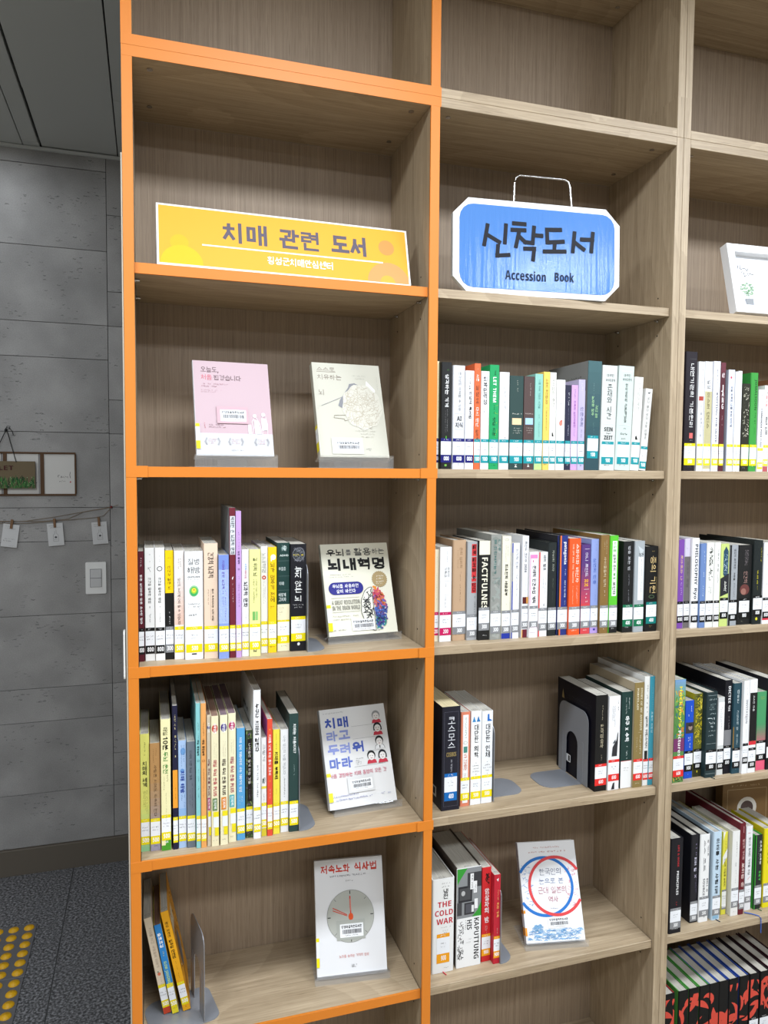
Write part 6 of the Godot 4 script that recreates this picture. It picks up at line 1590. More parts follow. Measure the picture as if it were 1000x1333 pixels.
func build_bookends():
	bookend("grey metal bookend beside the wide black book with the brain drawing", Vector3(0.3215, ROW_Y["C"], -0.034), 0.0, 0.04, false)
	bookend("grey metal bookend beside the dark green book above the clock cover", Vector3(0.3045, ROW_Y["D"], -0.034), 0.0, 0.038, false)
	bookend("grey metal bookend standing open beside three leaning books", Vector3(0.1167, ROW_Y["E"], -0.042), 0.1, 0.034, false, 0.178, 0.106, 11.0)
	bookend("grey metal bookend beside the white book with the blue boot", Vector3(0.7395, ROW_Y["D"], -0.042), 0.0, 0.092, true)
	bookend("grey metal bookend with an arch, holding the wide black book", Vector3(0.9795, ROW_Y["D"], -0.048), 0.097, 0.0, true)
	bookend("grey metal bookend beside the crimson book on the ring-cover shelf", Vector3(0.7585, ROW_Y["E"], -0.033), 0.0, 0.036, false)


# ------------------------------------------------------------------ signs and picture frame
func slab_basis(lean: float, yaw: float) -> Basis:
	var a := deg_to_rad(lean)
	var b := deg_to_rad(yaw)
	var u := Vector3(cos(b), 0, -sin(b))
	var n0 := Vector3(sin(b), 0, cos(b))
	var v := Vector3.UP * cos(a) - n0 * sin(a)
	return Basis(u, v, u.cross(v))

func build_signs():
	# yellow shelf sign of folded card in a white border
	var w := 0.4894
	var h := 0.1244
	var t := thing("shelf_sign", "long yellow-orange shelf sign with a white border and dark Korean lettering", "sign", Vector3(0.0392, ROW_Y["A"] + 0.0014, -0.012))
	t.basis = slab_basis(15.5, 1.0)
	var card := add_mesh("board", box_st(Vector3(0, 0, -0.003), Vector3(w, h, 0), lin("f4f2f0")), m_cover, t)
	var leg := add_mesh("rear_leg", box_st(Vector3(0.0, 0.0, -0.0016), Vector3(w, 0.118, 0), lin("eceae6")), m_cover, t)
	leg.transform = Transform3D(Basis(Vector3.RIGHT, deg_to_rad(31.0)), Vector3(0, 0.1225, -0.0045)) * Transform3D(Basis(), Vector3(0, -0.118, 0))
	var k := ink(11)
	k.face(Vector3(0, h, 0), Vector3.RIGHT, Vector3.DOWN, w, h)
	k.rect(0.008, 0.03, 0.992, 0.965, "e3a733")
	k.oval(0.082, 0.62, 0.034, 0.034, "e5ae20")
	half_disc(k, 0.09, 0.965, 0.078, "e6b61c")
	k.oval(0.905, 0.35, 0.034, 0.034, "d8904a")
	half_disc(k, 0.905, 0.965, 0.09, "da985a")
	half_disc(k, 0.9, 0.965, 0.032, "e3a940")
	k.words("h", "치매", 0.24, 0.19, 0.42, 0.55, "5c5560", 0.17)
	k.words("h", "관련", 0.46, 0.2, 0.63, 0.55, "5c5560", 0.17)
	k.words("h", "도서", 0.67, 0.2, 0.825, 0.56, "5c5560", 0.17)
	k.rect(0.165, 0.61, 0.885, 0.633, "fbf7ee")
	k.words("h", "횡성군치매안심센터", 0.41, 0.7, 0.675, 0.84, "fdf9f0", 0.14)
	put_ink("sign_print", k, t)

	# blue sign: an eight-cornered white board with a laminated blue sheet and a wire handle
	w = 0.3768
	h = 0.1952
	var s := thing("handled_sign", "blue sign with black hand lettering, white eight-cornered rim and wire handle", "sign", Vector3(0.6225, ROW_Y["A"] + 0.0012, -0.03))
	s.basis = slab_basis(1.7, -5.0)
	var c := 0.033
	var oct := PackedVector2Array([Vector2(c, 0), Vector2(w - c, 0), Vector2(w, c), Vector2(w, h - c), Vector2(w - c, h), Vector2(c, h), Vector2(0, h - c), Vector2(0, c)])
	add_mesh("rim_board", prism(oct, Vector3(1, 0, 0), Vector3(0, 1, 0), Vector3(0, 0, 1), -0.014, 0.0, lin("eef0f2")), m_cover, s)
	var raised := SurfaceTool.new()
	raised.begin(Mesh.PRIMITIVE_TRIANGLES)
	var inner := rounded_rect(0.014, 0.012, w - 0.012, h - 0.012, [0.03, 0.03, 0.03, 0.03], 4)
	var film := m_sheet
	prism_to(raised, inner, Vector3(1, 0, 0), Vector3(0, 1, 0), Vector3(0, 0, 1), 0.0, 0.0008, lin("5785c8"))
	add_mesh("laminated_sheet", raised.commit(), film, s)
	var b := ink(12)
	b.face(Vector3(0, h, 0.0009), Vector3.RIGHT, Vector3.DOWN, w, h)
	var pen := "15161c"
	for q in [
		[[0.198, 0.28], [0.18, 0.48]], [[0.194, 0.375], [0.267, 0.445]], [[0.306, 0.265], [0.3, 0.445]], [[0.26, 0.49], [0.256, 0.59], [0.322, 0.575]],
		[[0.353, 0.235], [0.416, 0.235]], [[0.344, 0.305], [0.416, 0.3]], [[0.385, 0.31], [0.366, 0.475]], [[0.385, 0.37], [0.42, 0.425], [0.462, 0.43]], [[0.472, 0.265], [0.465, 0.43]], [[0.47, 0.345], [0.517, 0.345]], [[0.42, 0.495], [0.474, 0.49], [0.468, 0.605]],
		[[0.63, 0.265], [0.55, 0.275], [0.553, 0.41], [0.647, 0.39]], [[0.598, 0.41], [0.595, 0.5]], [[0.537, 0.51], [0.658, 0.495]],
		[[0.717, 0.29], [0.708, 0.485]], [[0.717, 0.385], [0.774, 0.455]], [[0.763, 0.35], [0.828, 0.345]], [[0.83, 0.28], [0.822, 0.47]]]:
		var pts := []
		for p in q:
			pts.append(Vector2(p[0], p[1]))
		b.line(pts, 0.023, pen)
		for p in [pts[0], pts[-1]]:
			b.oval(p.x + 0.0, p.y, 0.0125, 0.0125, pen, 12)
	b.words("h", "Accession", 0.302, 0.73, 0.548, 0.845, "15203a")
	b.words("h", "Book", 0.594, 0.72, 0.715, 0.83, "15203a")
	put_ink("sign_print", b, s)
	add_mesh("handle", tube([Vector3(0.135, h - 0.008, -0.007), Vector3(0.137, h + 0.04, -0.007), Vector3(0.14, h + 0.052, -0.007), Vector3(0.148, h + 0.058, -0.007), Vector3(0.25, h + 0.058, -0.007), Vector3(0.259, h + 0.054, -0.007), Vector3(0.263, h + 0.043, -0.007), Vector3(0.268, h - 0.008, -0.007)], 0.0022, 8), m_chrome, s)

	# white picture frame in the third bay
	var f := thing("picture_frame", "white framed print of a potted plant, leaning on its stand", "picture frame", Vector3(1.3265, ROW_Y["A"] + 0.0064, -0.012))
	f.basis = slab_basis(14.0, -2.0)
	w = 0.19
	h = 0.174
	var rim := SurfaceTool.new()
	rim.begin(Mesh.PRIMITIVE_TRIANGLES)
	var white := lin("f4f4f5")
	box_to(rim, Vector3(0, 0, -0.024), Vector3(0.02, h, 0), 1, white, Vector2.ZERO, 0.0008)
	box_to(rim, Vector3(w - 0.02, 0, -0.024), Vector3(w, h, 0), 1, white, Vector2.ZERO, 0.0008)
	box_to(rim, Vector3(0.02, 0, -0.024), Vector3(w - 0.02, 0.02, 0), 0, white, Vector2.ZERO, 0.0008)
	box_to(rim, Vector3(0.02, h - 0.02, -0.024), Vector3(w - 0.02, h, 0), 0, white, Vector2.ZERO, 0.0008)
	add_mesh("rim", rim.commit(), m_cover, f)
	add_mesh("sheet", box_st(Vector3(0.018, 0.018, -0.02), Vector3(w - 0.018, h - 0.018, -0.0178), lin("eef0f4")), m_cover, f)
	var p := ink(13)
	p.face(Vector3(0, h, -0.0178), Vector3.RIGHT, Vector3.DOWN, w, h)
	for q in [[[0.16, 0.25], [0.165, 0.31], [0.2, 0.28]], [[0.2, 0.26], [0.2, 0.31]], [[0.235, 0.25], [0.23, 0.31], [0.26, 0.31]], [[0.27, 0.3], [0.29, 0.3]], [[0.3, 0.29], [0.33, 0.33], [0.35, 0.3]], [[0.24, 0.36], [0.26, 0.35]], [[0.28, 0.36], [0.28, 0.42], [0.31, 0.4]], [[0.33, 0.36], [0.345, 0.4]], [[0.36, 0.37], [0.42, 0.38]]]:
		var pts := []
		for z in q:
			pts.append(Vector2(z[0], z[1]))
		p.line(pts, 0.008, "3a3a40")
	var greens := ["8fb08a", "6a9668", "b4c8ac", "9ec09a"]
	for q in 70:
		var a := p.r.randf() * TAU
		var rr := sqrt(p.r.randf())
		p.oval(0.29 + cos(a) * rr * 0.1, 0.6 + sin(a) * rr * 0.1, 0.012, 0.008, greens[q % 4], 6)
	p.line([Vector2(0.295, 0.66), Vector2(0.295, 0.75)], 0.006, "8a9a88")
	p.poly(PackedVector2Array([Vector2(0.235, 0.75), Vector2(0.36, 0.745), Vector2(0.35, 0.88), Vector2(0.265, 0.88)]), "8e9092")
	put_ink("picture_print", p, f)
	var strut := add_mesh("strut", box_st(Vector3(0.06, -0.1, -0.003), Vector3(0.13, 0, 0), lin("4a2c18")), m_cover, f)
	strut.transform = Transform3D(Basis(Vector3.RIGHT, deg_to_rad(32.0)), Vector3(0, 0.101, -0.0255))

func half_disc(k: Ink, cx: float, base: float, r: float, col: String):
	var m := PackedVector2Array()
	for i in 17:
		var a := PI + PI * i / 16.0
		m.append(Vector2(cx + cos(a) * r, base + sin(a) * r * k.w / k.h))
	for i in m.size():
		m[i].x = clampf(m[i].x, 0.008, 0.992)
	k.poly(m, col)

func box_st(a: Vector3, b: Vector3, c: Color) -> ArrayMesh:
	var st := SurfaceTool.new()
	st.begin(Mesh.PRIMITIVE_TRIANGLES)
	box_to(st, a, b, 0, c, Vector2.ZERO, minf(0.0004, (b - a)[(b - a).min_axis_index()] * 0.3))
	return st.commit()


# ------------------------------------------------------------------ books shown face on, on clear stands
func display_book(label: String, row: String, at: Vector3, lean: float, yaw: float, w: float, h: float, thick: float, cover: String, spine: String) -> Node3D:
	var b := slab_basis(lean, yaw)
	var t := thing("display_book", label, "book", Vector3.ZERO, "books shown face on, on clear stands")
	t.basis = Basis(b.z, b.y, -b.x)
	t.position = at - b.z * (thick / 2)
	book_body(t, thick, h, w, spine, cover, false)
	return t

func cover_ink(seed_value: int, w: float, h: float, thick: float) -> Ink:
	var k := ink(seed_value)
	k.face(Vector3(thick / 2, h, 0), Vector3(0, 0, -1), Vector3.DOWN, w, h)
	return k

func stand(label: String, row: String, at: Vector3, lean: float, yaw: float, w: float, h: float, thick: float, shift := 0.0):
	var y: float = ROW_Y[row]
	var b := slab_basis(lean, yaw)
	var flat := slab_basis(0.0, yaw)
	var t := thing("book_stand", label, "book stand", Vector3(at.x, y + 0.0003, at.z), "clear acrylic book stands")
	t.basis = flat
	var a := deg_to_rad(lean)
	var y0 := at.y - y
	# profile in the plane (forward, up): foot, lip, ledge and back rest, all 2.5 mm sheet
	var fw := Vector2(cos(a), sin(a))      # out of the cover
	var up := Vector2(-sin(a), cos(a))     # along the cover
	var o := Vector2(0, y0 - 0.0004)
	var g := 0.0022
	var parts := [
		["ledge", PackedVector2Array([o - fw * (thick + 0.004), o + fw * 0.011, o + fw * 0.011 - up * g, o - fw * (thick + 0.004) - up * g])],
		["back_rest", PackedVector2Array([o - fw * (thick + 0.0012), o - fw * (thick + 0.0012) + up * h * 0.55, o - fw * (thick + 0.0036) + up * h * 0.55, o - fw * (thick + 0.0036)])],
		["front_foot", PackedVector2Array([Vector2((o + fw * 0.011).x, 0), Vector2((o + fw * 0.011).x, maxf((o + fw * 0.011 - up * g).y - 0.0004, 0.001)), Vector2((o + fw * 0.011).x - 0.0024, maxf((o + fw * 0.0086 - up * g).y - 0.0004, 0.001)), Vector2((o + fw * 0.011).x - 0.0024, 0)])],
		["base", PackedVector2Array([Vector2((o + fw * 0.0084).x, 0), Vector2((o + fw * 0.0084).x, 0.002), Vector2(-0.085, 0.002), Vector2(-0.085, 0)])],
	]
	var extra := 0.005
	for p in parts:
		var narrow: float = 0.22 * w if p[0] == "back_rest" else 0.0
		add_mesh(p[0], prism(p[1], Vector3(0, 0, 1), Vector3(0, 1, 0), Vector3(1, 0, 0), -extra + shift + narrow, w + extra + (shift * 0.3) - narrow), m_acrylic, t)
	# brace behind the back rest
	var top := o - fw * (thick + 0.0038) + up * h * 0.4
	var foot := Vector2(top.x - 0.004, 0.0021)
	add_mesh("brace", prism(PackedVector2Array([foot, Vector2(foot.x + 0.0025, 0.0021), top + Vector2(0.0, 0.0), top - Vector2(0.0025, 0)]), Vector3(0, 0, 1), Vector3(0, 1, 0), Vector3(1, 0, 0), w * 0.3, w * 0.7), m_acrylic, t)

# the library's barcode sticker
func barcode(k: Ink, x0: float, y0: float, x1: float, y1: float, back := ""):
	if back:
		k.rect(x0 - (x1 - x0) * 0.14, y0 - (y1 - y0) * 0.28, x1 + (x1 - x0) * 0.08, y1 + (y1 - y0) * 0.2, back)
	k.rect(x0, y0, x1, y1, "f7f8f9")
	var w := x1 - x0
	var h := y1 - y0
	k.words("h", "민행마을작은도서관", x0 + w * 0.06, y0 + h * 0.1, x1 - w * 0.06, y0 + h * 0.34, "26262a", 0.17)
	k.bars(x0 + w * 0.1, y0 + h * 0.42, x1 - w * 0.08, y0 + h * 0.74, 34, "2c2a2e")
	k.small("h", x0 + w * 0.2, y0 + h * 0.8, x1 - w * 0.18, y0 + h * 0.93, "333", 1, 14)

func edge_label(k: Ink, y0: float, y1: float, col: String, wide := 0.05):
	k.rect(0, y0, wide, y1, "eef1f5")
	k.rect(0, y0, wide, y0 + (y1 - y0) * 0.13, col)
	k.rect(0, y1 - (y1 - y0) * 0.32, wide, y1, col)

func build_display_books():
	var specs := [
		["pink book with a white foot shown on a clear stand", "clear acrylic stand holding the pink book", "B", Vector3(0.1092, 0.022, -0.0525), 17.9, 4.0, 0.1504, 0.1984, 0.012, "c2a8ae", "cacacc"],
		["cream book with a ball-of-yarn brain drawing shown on a clear stand", "clear acrylic stand holding the cream yarn-brain book", "B", Vector3(0.3493, 0.0225, -0.05), 20.1, 2.9, 0.1485, 0.2103, 0.018, "c6c3b4", "b4b1a2"],
		["cream book with a half-coloured brain shown on a clear stand", "clear acrylic stand holding the half-coloured brain book", "C", Vector3(0.3788, -0.3532, -0.0913), 20.1, 4.8, 0.1564, 0.2004, 0.013, "efecd8", "e8e6d2"],
		["white book with blue lettering and cartoon faces shown on a stand", "clear acrylic stand holding the book with cartoon faces", "D", Vector3(0.3791, -0.7205, -0.08), 24.2, 4.3, 0.1531, 0.2070, 0.016, "e6e5e3", "dddcda"],
		["white book with a grey clock face shown on a clear stand", "clear acrylic stand holding the clock-face book", "E", Vector3(0.3540, -1.0858, -0.0893), 19.0, -6.7, 0.1525, 0.2282, 0.012, "e9e9ea", "dedede"],
		["white book with blue and red rings shown on a clear stand", "clear acrylic stand holding the book with two rings", "E", Vector3(0.8397, -1.0875, -0.0651), 23.2, -10.3, 0.1415, 0.2122, 0.017, "eeeeef", "d8d8d6"],
	]
	var inks := []
	var nodes := []
	for i in specs.size():
		var s: Array = specs[i]
		nodes.append(display_book(s[0], s[2], s[3], s[4], s[5], s[6], s[7], s[8], s[9], s[10]))
		stand(s[1], s[2], s[3], s[4], s[5], s[6], s[7], s[8], 0.012 if i == 3 else 0.0)
		inks.append(cover_ink(60 + i, s[6], s[7], s[8]))
	# pink
	var k: Ink = inks[0]
	k.rect(0, 0.765, 1, 1, "ccccce")
	k.words("h", "오늘도,", 0.1, 0.06, 0.34, 0.125, "6a5558", 0.1)
	k.words("h", "처음", 0.1, 0.145, 0.245, 0.205, "cf6474", 0.1)
	k.words("h", "뵙겠습니다", 0.265, 0.145, 0.63, 0.205, "6f585c", 0.1)
	k.small("h", 0.1, 0.235, 0.46, 0.26, "b08890", 1, 16)
	k.small("h", 0.1, 0.262, 0.3, 0.287, "b08890", 1, 9)
	k.small("h", 0.1, 0.305, 0.36, 0.322, "b8949a", 1, 16)
	k.small("h", 0.1, 0.325, 0.3, 0.342, "b8949a", 1, 12)
	for q in [[[0.76, 0.60], [0.735, 0.64], [0.75, 0.7], [0.73, 0.765]], [[0.79, 0.59], [0.84, 0.66], [0.86, 0.765]], [[0.88, 0.57], [0.86, 0.62], [0.87, 0.765]], [[0.92, 0.58], [0.94, 0.66], [0.935, 0.765]], [[0.775, 0.7], [0.79, 0.765]]]:
		var pts := []
		for p in q:
			pts.append(Vector2(p[0], p[1]))
		k.line(pts, 0.005, "f8eef0")
	k.poly(PackedVector2Array([Vector2(0.76, 0.61), Vector2(0.82, 0.63), Vector2(0.85, 0.765), Vector2(0.77, 0.765)]), "f6f0f2")
	k.poly(PackedVector2Array([Vector2(0.86, 0.6), Vector2(0.92, 0.6), Vector2(0.94, 0.72), Vector2(0.87, 0.73)]), "f6f0f2")
	k.rect(0.68, 0.67, 0.72, 0.765, "f8f4f4")
	k.oval(0.775, 0.575, 0.024, 0.024, "f6eef0")
	k.oval(0.89, 0.56, 0.026, 0.026, "f6eef0")
	k.small("r", 0.105, 0.66, 0.13, 0.72, "c04858", 1, 3)
	k.small("h", 0.175, 0.67, 0.38, 0.69, "8a6a70", 1, 11)
	k.small("h", 0.175, 0.695, 0.39, 0.715, "8a6a70", 1, 11)
	for x in [0.2, 0.5, 0.84]:
		k.line([Vector2(x - 0.065, 0.82), Vector2(x - 0.08, 0.85), Vector2(x - 0.065, 0.88)], 0.016, "a8a8aa")
		k.line([Vector2(x + 0.085, 0.82), Vector2(x + 0.1, 0.85), Vector2(x + 0.085, 0.88)], 0.016, "a8a8aa")
		k.small("h", x - 0.045, 0.82, x + 0.07, 0.88, "c08890", 3, 8)
	k.small("h", 0.44, 0.935, 0.6, 0.955, "555", 1, 10)
	barcode(k, 0.325, 0.52, 0.66, 0.64, "cba8b0")
	edge_label(k, 0.672, 0.93, "f2e214", 0.052)
	put_ink("cover_print", k, nodes[0].get_node("cover"))
	# cream with a yarn brain
	k = inks[1]
	k.words("h", "스스로", 0.065, 0.045, 0.335, 0.095, "7a6a60", 0.08)
	k.line([Vector2(0.065, 0.098), Vector2(0.335, 0.098)], 0.006, "7a6a60")
	k.words("h", "치유하는", 0.065, 0.125, 0.42, 0.185, "7a6a60", 0.08)
	k.words("h", "뇌", 0.065, 0.29, 0.15, 0.355, "7a6a60", 0.08)
	k.small("h", 0.57, 0.12, 0.8, 0.14, "a8a49a", 1, 14)
	k.small("h", 0.62, 0.15, 0.76, 0.17, "a8a49a", 1, 9)
	k.small("r", 0.93, 0.13, 0.95, 0.28, "aaa69c", 1, 10)
	k.poly(PackedVector2Array([Vector2(0.33, 0.46), Vector2(0.36, 0.4), Vector2(0.42, 0.34), Vector2(0.5, 0.26), Vector2(0.52, 0.22), Vector2(0.6, 0.21), Vector2(0.68, 0.24), Vector2(0.62, 0.3), Vector2(0.54, 0.33), Vector2(0.46, 0.39), Vector2(0.41, 0.45), Vector2(0.42, 0.5)]), "86868a")
	k.poly(PackedVector2Array([Vector2(0.52, 0.26), Vector2(0.6, 0.225), Vector2(0.66, 0.25), Vector2(0.58, 0.29)]), "a8a8aa")
	k.line([Vector2(0.09, 0.465), Vector2(0.42, 0.36)], 0.006, "86868a")
	k.poly(PackedVector2Array([Vector2(0.78, 0.18), Vector2(0.9, 0.28), Vector2(0.88, 0.34), Vector2(0.76, 0.27)]), "f4f4f2")
	brain(k, 0.68, 0.465, 0.29, 0.24, "b4aa98", 0.005, 190, "d2cec0")
	k.line([Vector2(0.42, 0.56), Vector2(0.26, 0.565), Vector2(0.25, 0.59), Vector2(0.4, 0.6), Vector2(0.4, 0.62), Vector2(0.5, 0.6)], 0.006, "8f8474")
	k.small("h", 0.62, 0.685, 0.8, 0.705, "b4aea0", 1, 9)
	k.small("h", 0.54, 0.715, 0.88, 0.735, "b4aea0", 1, 16)
	k.small("h", 0.6, 0.745, 0.82, 0.765, "b4aea0", 1, 11)
	k.small("h", 0.62, 0.775, 0.8, 0.795, "b4aea0", 1, 9)
	k.small("h", 0.67, 0.905, 0.75, 0.94, "777", 2, 4)
	k.line([Vector2(0.04, 0.0), Vector2(0.04, 1.0)], 0.003, "cfccbc")
	barcode(k, 0.23, 0.83, 0.6, 0.945, "d2d0c4")
	put_ink("cover_print", k, nodes[1].get_node("cover"))
	k = ink(81)
	k.face(Vector3(-0.009, 0.2103, 0), Vector3.RIGHT, Vector3.DOWN, 0.018, 0.2103)
	k.rect(0.06, 0.665, 0.98, 0.93, "eef0f2")
	k.rect(0.06, 0.665, 0.98, 0.7, "e8d820")
	k.rect(0.06, 0.84, 0.98, 0.93, "e8d820")
	k.small("h", 0.3, 0.74, 0.8, 0.77, "444", 2, 5)
	put_ink("call_label", k, nodes[1].get_node("cover"))
	# half-coloured brain
	k = inks[2]
	k.words("h", "우뇌", 0.075, 0.055, 0.35, 0.14, "26262a", 0.13)
	k.words("h", "를", 0.36, 0.065, 0.445, 0.13, "55555a", 0.12)
	k.words("h", "활용", 0.48, 0.05, 0.745, 0.14, "2e2e32", 0.12)
	k.words("h", "하는", 0.75, 0.06, 0.945, 0.13, "4a4a4e", 0.09)
	k.words("h", "뇌내혁명", 0.075, 0.16, 0.95, 0.3, "161618", 0.19)
	k.small("h", 0.085, 0.335, 0.4, 0.352, "77756a", 1, 18)
	k.small("h", 0.085, 0.36, 0.44, 0.377, "77756a", 1, 20)
	var badge := PackedVector2Array()
	for i in 48:
		var a := TAU * i / 48.0
		var rr := 0.118 if i % 2 == 0 else 0.108
		badge.append(Vector2(0.82 + cos(a) * rr, 0.41 + sin(a) * rr * k.w / k.h))
	k.poly(badge, "b09a70")
	k.small("h", 0.755, 0.365, 0.89, 0.39, "f6f2e4", 1, 6)
	k.small("h", 0.775, 0.395, 0.87, 0.42, "f6f2e4", 1, 5)
	k.small("h", 0.76, 0.43, 0.885, 0.47, "f6f2e4", 2, 6)
	var pill := rounded_rect(0.06 * k.w, 0.425 * k.h, 0.565 * k.w, 0.56 * k.h, [0.0135, 0.0135, 0.0135, 0.0135])
	k.poly_m(pill, "33308c")
	k.words("h", "우뇌를 사용하면", 0.115, 0.445, 0.5, 0.49, "f4f4fa", 0.14)
	k.words("h", "삶이 바뀐다", 0.165, 0.5, 0.45, 0.545, "f4f4fa", 0.14)
	k.line([Vector2(0.085, 0.595), Vector2(0.49, 0.595)], 0.004, "8a887c")
	k.words("h", "A GREAT REVOLUTION", 0.085, 0.615, 0.49, 0.67, "8e8c82")
	k.words("h", "IN THE BRAIN WORLD", 0.085, 0.675, 0.485, 0.73, "8e8c82")
	k.line([Vector2(0.085, 0.745), Vector2(0.48, 0.745)], 0.004, "8a887c")
	k.small("h", 0.085, 0.78, 0.45, 0.805, "a8a694", 1, 18)
	k.small("h", 0.085, 0.815, 0.34, 0.84, "a8a694", 1, 12)
	half_brain(k, 0.69, 0.73, 0.18, 0.235)
	k.small("h", 0.07, 0.925, 0.25, 0.95, "666", 1, 8)
	barcode(k, 0.335, 0.835, 0.675, 0.955)
	edge_label(k, 0.665, 0.945, "f2e214", 0.06)
	put_ink("cover_print", k, nodes[2].get_node("cover"))
	# blue lettering and faces
	k = inks[3]
	k.small("h", 0.06, 0.035, 0.36, 0.055, "999", 1, 18)
	var blue := "3f56ae"
	k.words("h", "치매", 0.06, 0.09, 0.43, 0.205, blue, 0.19)
	k.words("h", "라고", 0.06, 0.225, 0.425, 0.335, "8f9cd8", 0.17)
	k.words("h", "두려", 0.06, 0.36, 0.42, 0.475, "93a0dc", 0.17)
	k.words("h", "워", 0.43, 0.36, 0.62, 0.475, "4a60b4", 0.18)
	k.words("h", "마라", 0.06, 0.5, 0.42, 0.615, "6a7cc4", 0.18)
	for q in [[0.455, 0.205, 0.8], [0.45, 0.335, 0.8], [0.64, 0.475, 0.86], [0.43, 0.615, 0.9]]:
		k.line([Vector2(q[0], q[1]), Vector2(q[2], q[1])], 0.003, "8a8a8c")
	person_icon(k, 0.85, 0.12, "9a9a9a", "c8384a", false)
	person_icon(k, 0.85, 0.245, "1e1e20", "c8384a", true)
	person_icon(k, 0.85, 0.385, "26262a", "f0f0f0", false)
	person_icon(k, 0.7, 0.525, "26262a", "c8384a", false)
	person_icon(k, 0.87, 0.53, "1e1e20", "c8384a", true)
	k.small("h", 0.46, 0.53, 0.58, 0.6, "888", 4, 6)
	k.words("h", "처음 경험하는 치매 동행의 모든 것", 0.05, 0.655, 0.9, 0.7, "d0687c", 0.11)
	k.small("h", 0.05, 0.87, 0.44, 0.895, "5a68a8", 1, 16)
	k.small("h", 0.05, 0.905, 0.64, 0.93, "5a68a8", 1, 24)
	k.small("h", 0.77, 0.9, 0.83, 0.925, "3a4a98", 1, 3)
	k.small("h", 0.85, 0.905, 0.92, 0.925, "3a4a98", 1, 4)
	barcode(k, 0.34, 0.74, 0.66, 0.845, "dedddb")
	edge_label(k, 0.645, 0.925, "f2e23a", 0.06)
	put_ink("cover_print", k, nodes[3].get_node("cover"))
	# clock
	k = inks[4]
	k.words("h", "저속노화", 0.09, 0.045, 0.52, 0.125, "cc4230", 0.17)
	k.words("h", "식사법", 0.58, 0.04, 0.925, 0.12, "cc4230", 0.17)
	k.small("h", 0.22, 0.14, 0.78, 0.165, "55555a", 1, 22)
	k.small("h", 0.44, 0.19, 0.56, 0.21, "666", 1, 5)
	k.oval(0.505, 0.51, 0.34, 0.34, "b9bbb2", 48)
	k.ring(0.505, 0.51, 0.34, 0.34, 0.005, "8a8c86", 48)
	for i in 8:
		var a := TAU * i / 8.0
		var d := Vector2(cos(a), sin(a) * k.w / k.h)
		k.line([Vector2(0.505, 0.51) + d * 0.295, Vector2(0.505, 0.51) + d * 0.325], 0.012 if i % 2 == 0 else 0.007, "3a3a3a" if i % 2 == 0 else "777")
	k.line([Vector2(0.508, 0.5), Vector2(0.503, 0.34)], 0.017, "d8402e")
	k.line([Vector2(0.509, 0.46), Vector2(0.505, 0.36)], 0.006, "e8a090")
	k.line([Vector2(0.45, 0.495), Vector2(0.255, 0.43)], 0.011, "d8503c")
	k.line([Vector2(0.45, 0.505), Vector2(0.255, 0.452)], 0.011, "d8503c")
	k.oval(0.508, 0.515, 0.035, 0.048, "e0582c")
	k.words("h", "노화를 늦추는 기적의 밥상", 0.32, 0.835, 0.75, 0.862, "d88a86", 0.1)
	k.small("h", 0.49, 0.92, 0.57, 0.95, "444", 2, 5)
	barcode(k, 0.345, 0.575, 0.68, 0.69, "b0b2aa")
	edge_label(k, 0.672, 0.92, "f2e214", 0.042)
	put_ink("cover_print", k, nodes[4].get_node("cover"))
	# two rings
	k = inks[5]
	k.small("h", 0.27, 0.05, 0.73, 0.075, "c07a6a", 1, 16)
	k.small("h", 0.18, 0.095, 0.83, 0.12, "c07a6a", 1, 22)
	for q in 110:
		var left := q % 2 == 0
		var x := k.r.randf_range(0.03, 0.2) if left else k.r.randf_range(0.8, 0.97)
		var y := k.r.randf_range(0.24, 0.66)
		var l := k.lift
		k.line([Vector2(x, y), Vector2(clampf(x + k.r.randf_range(-0.05, 0.05), 0.01, 0.99), y + k.r.randf_range(-0.02, 0.02))], 0.006, "8aa8d4" if left else "e08a9a")
		k.lift = l
	k.lift += 0.00002
	ring_clipped(k, 0.41, 0.455, 0.47, 0.29, 0.045, "2f76c4", 0.0, 1.0)
	ring_clipped(k, 0.6, 0.455, 0.455, 0.29, 0.045, "dd4a4e", 0.0, 1.0)
	k.words("h", "한국인의", 0.33, 0.275, 0.72, 0.345, "74788e", 0.08)
	k.words("h", "눈으로 본", 0.31, 0.375, 0.74, 0.435, "7c88a8", 0.08)
	k.words("h", "근대 일본의", 0.28, 0.46, 0.78, 0.53, "c07a84", 0.08)
	k.words("h", "역사", 0.44, 0.555, 0.62, 0.62, "c07a84", 0.08)
	k.small("h", 0.47, 0.67, 0.6, 0.69, "8a90b0", 1, 5)
	for q in 240:
		var x := k.r.randf_range(0.02, 0.94)
		var y := k.r.randf_range(0.885, 0.99)
		if q % 6 == 0:
			y = k.r.randf_range(0.83, 0.9)
			x = k.r.randf_range(0.12, 0.26)
		var l := k.lift
		k.line([Vector2(x, y), Vector2(x + 0.025, y - 0.008), Vector2(x + 0.05, y)], 0.007, ["7fb2dc", "a8cdea", "5f9ad0"][q % 3])
		k.lift = l
	k.lift += 0.00002
	barcode(k, 0.4, 0.765, 0.765, 0.87)
	edge_label(k, 0.68, 0.93, "ee9a2a", 0.03)
	put_ink("cover_print", k, nodes[5].get_node("cover"))
	k = ink(85)
	k.face(Vector3(-0.0085, 0.2122, 0), Vector3.RIGHT, Vector3.DOWN, 0.017, 0.2122)
	k.rect(0.06, 0.68, 0.98, 0.93, "eef0f2")
	k.rect(0.06, 0.68, 0.98, 0.72, "ee9a2a")
	k.rect(0.06, 0.85, 0.98, 0.93, "ee9a2a")
	k.small("r", 0.2, 0.1, 0.8, 0.6, "8890a0", 2, 16)
	put_ink("spine_print", k, nodes[5].get_node("cover"))

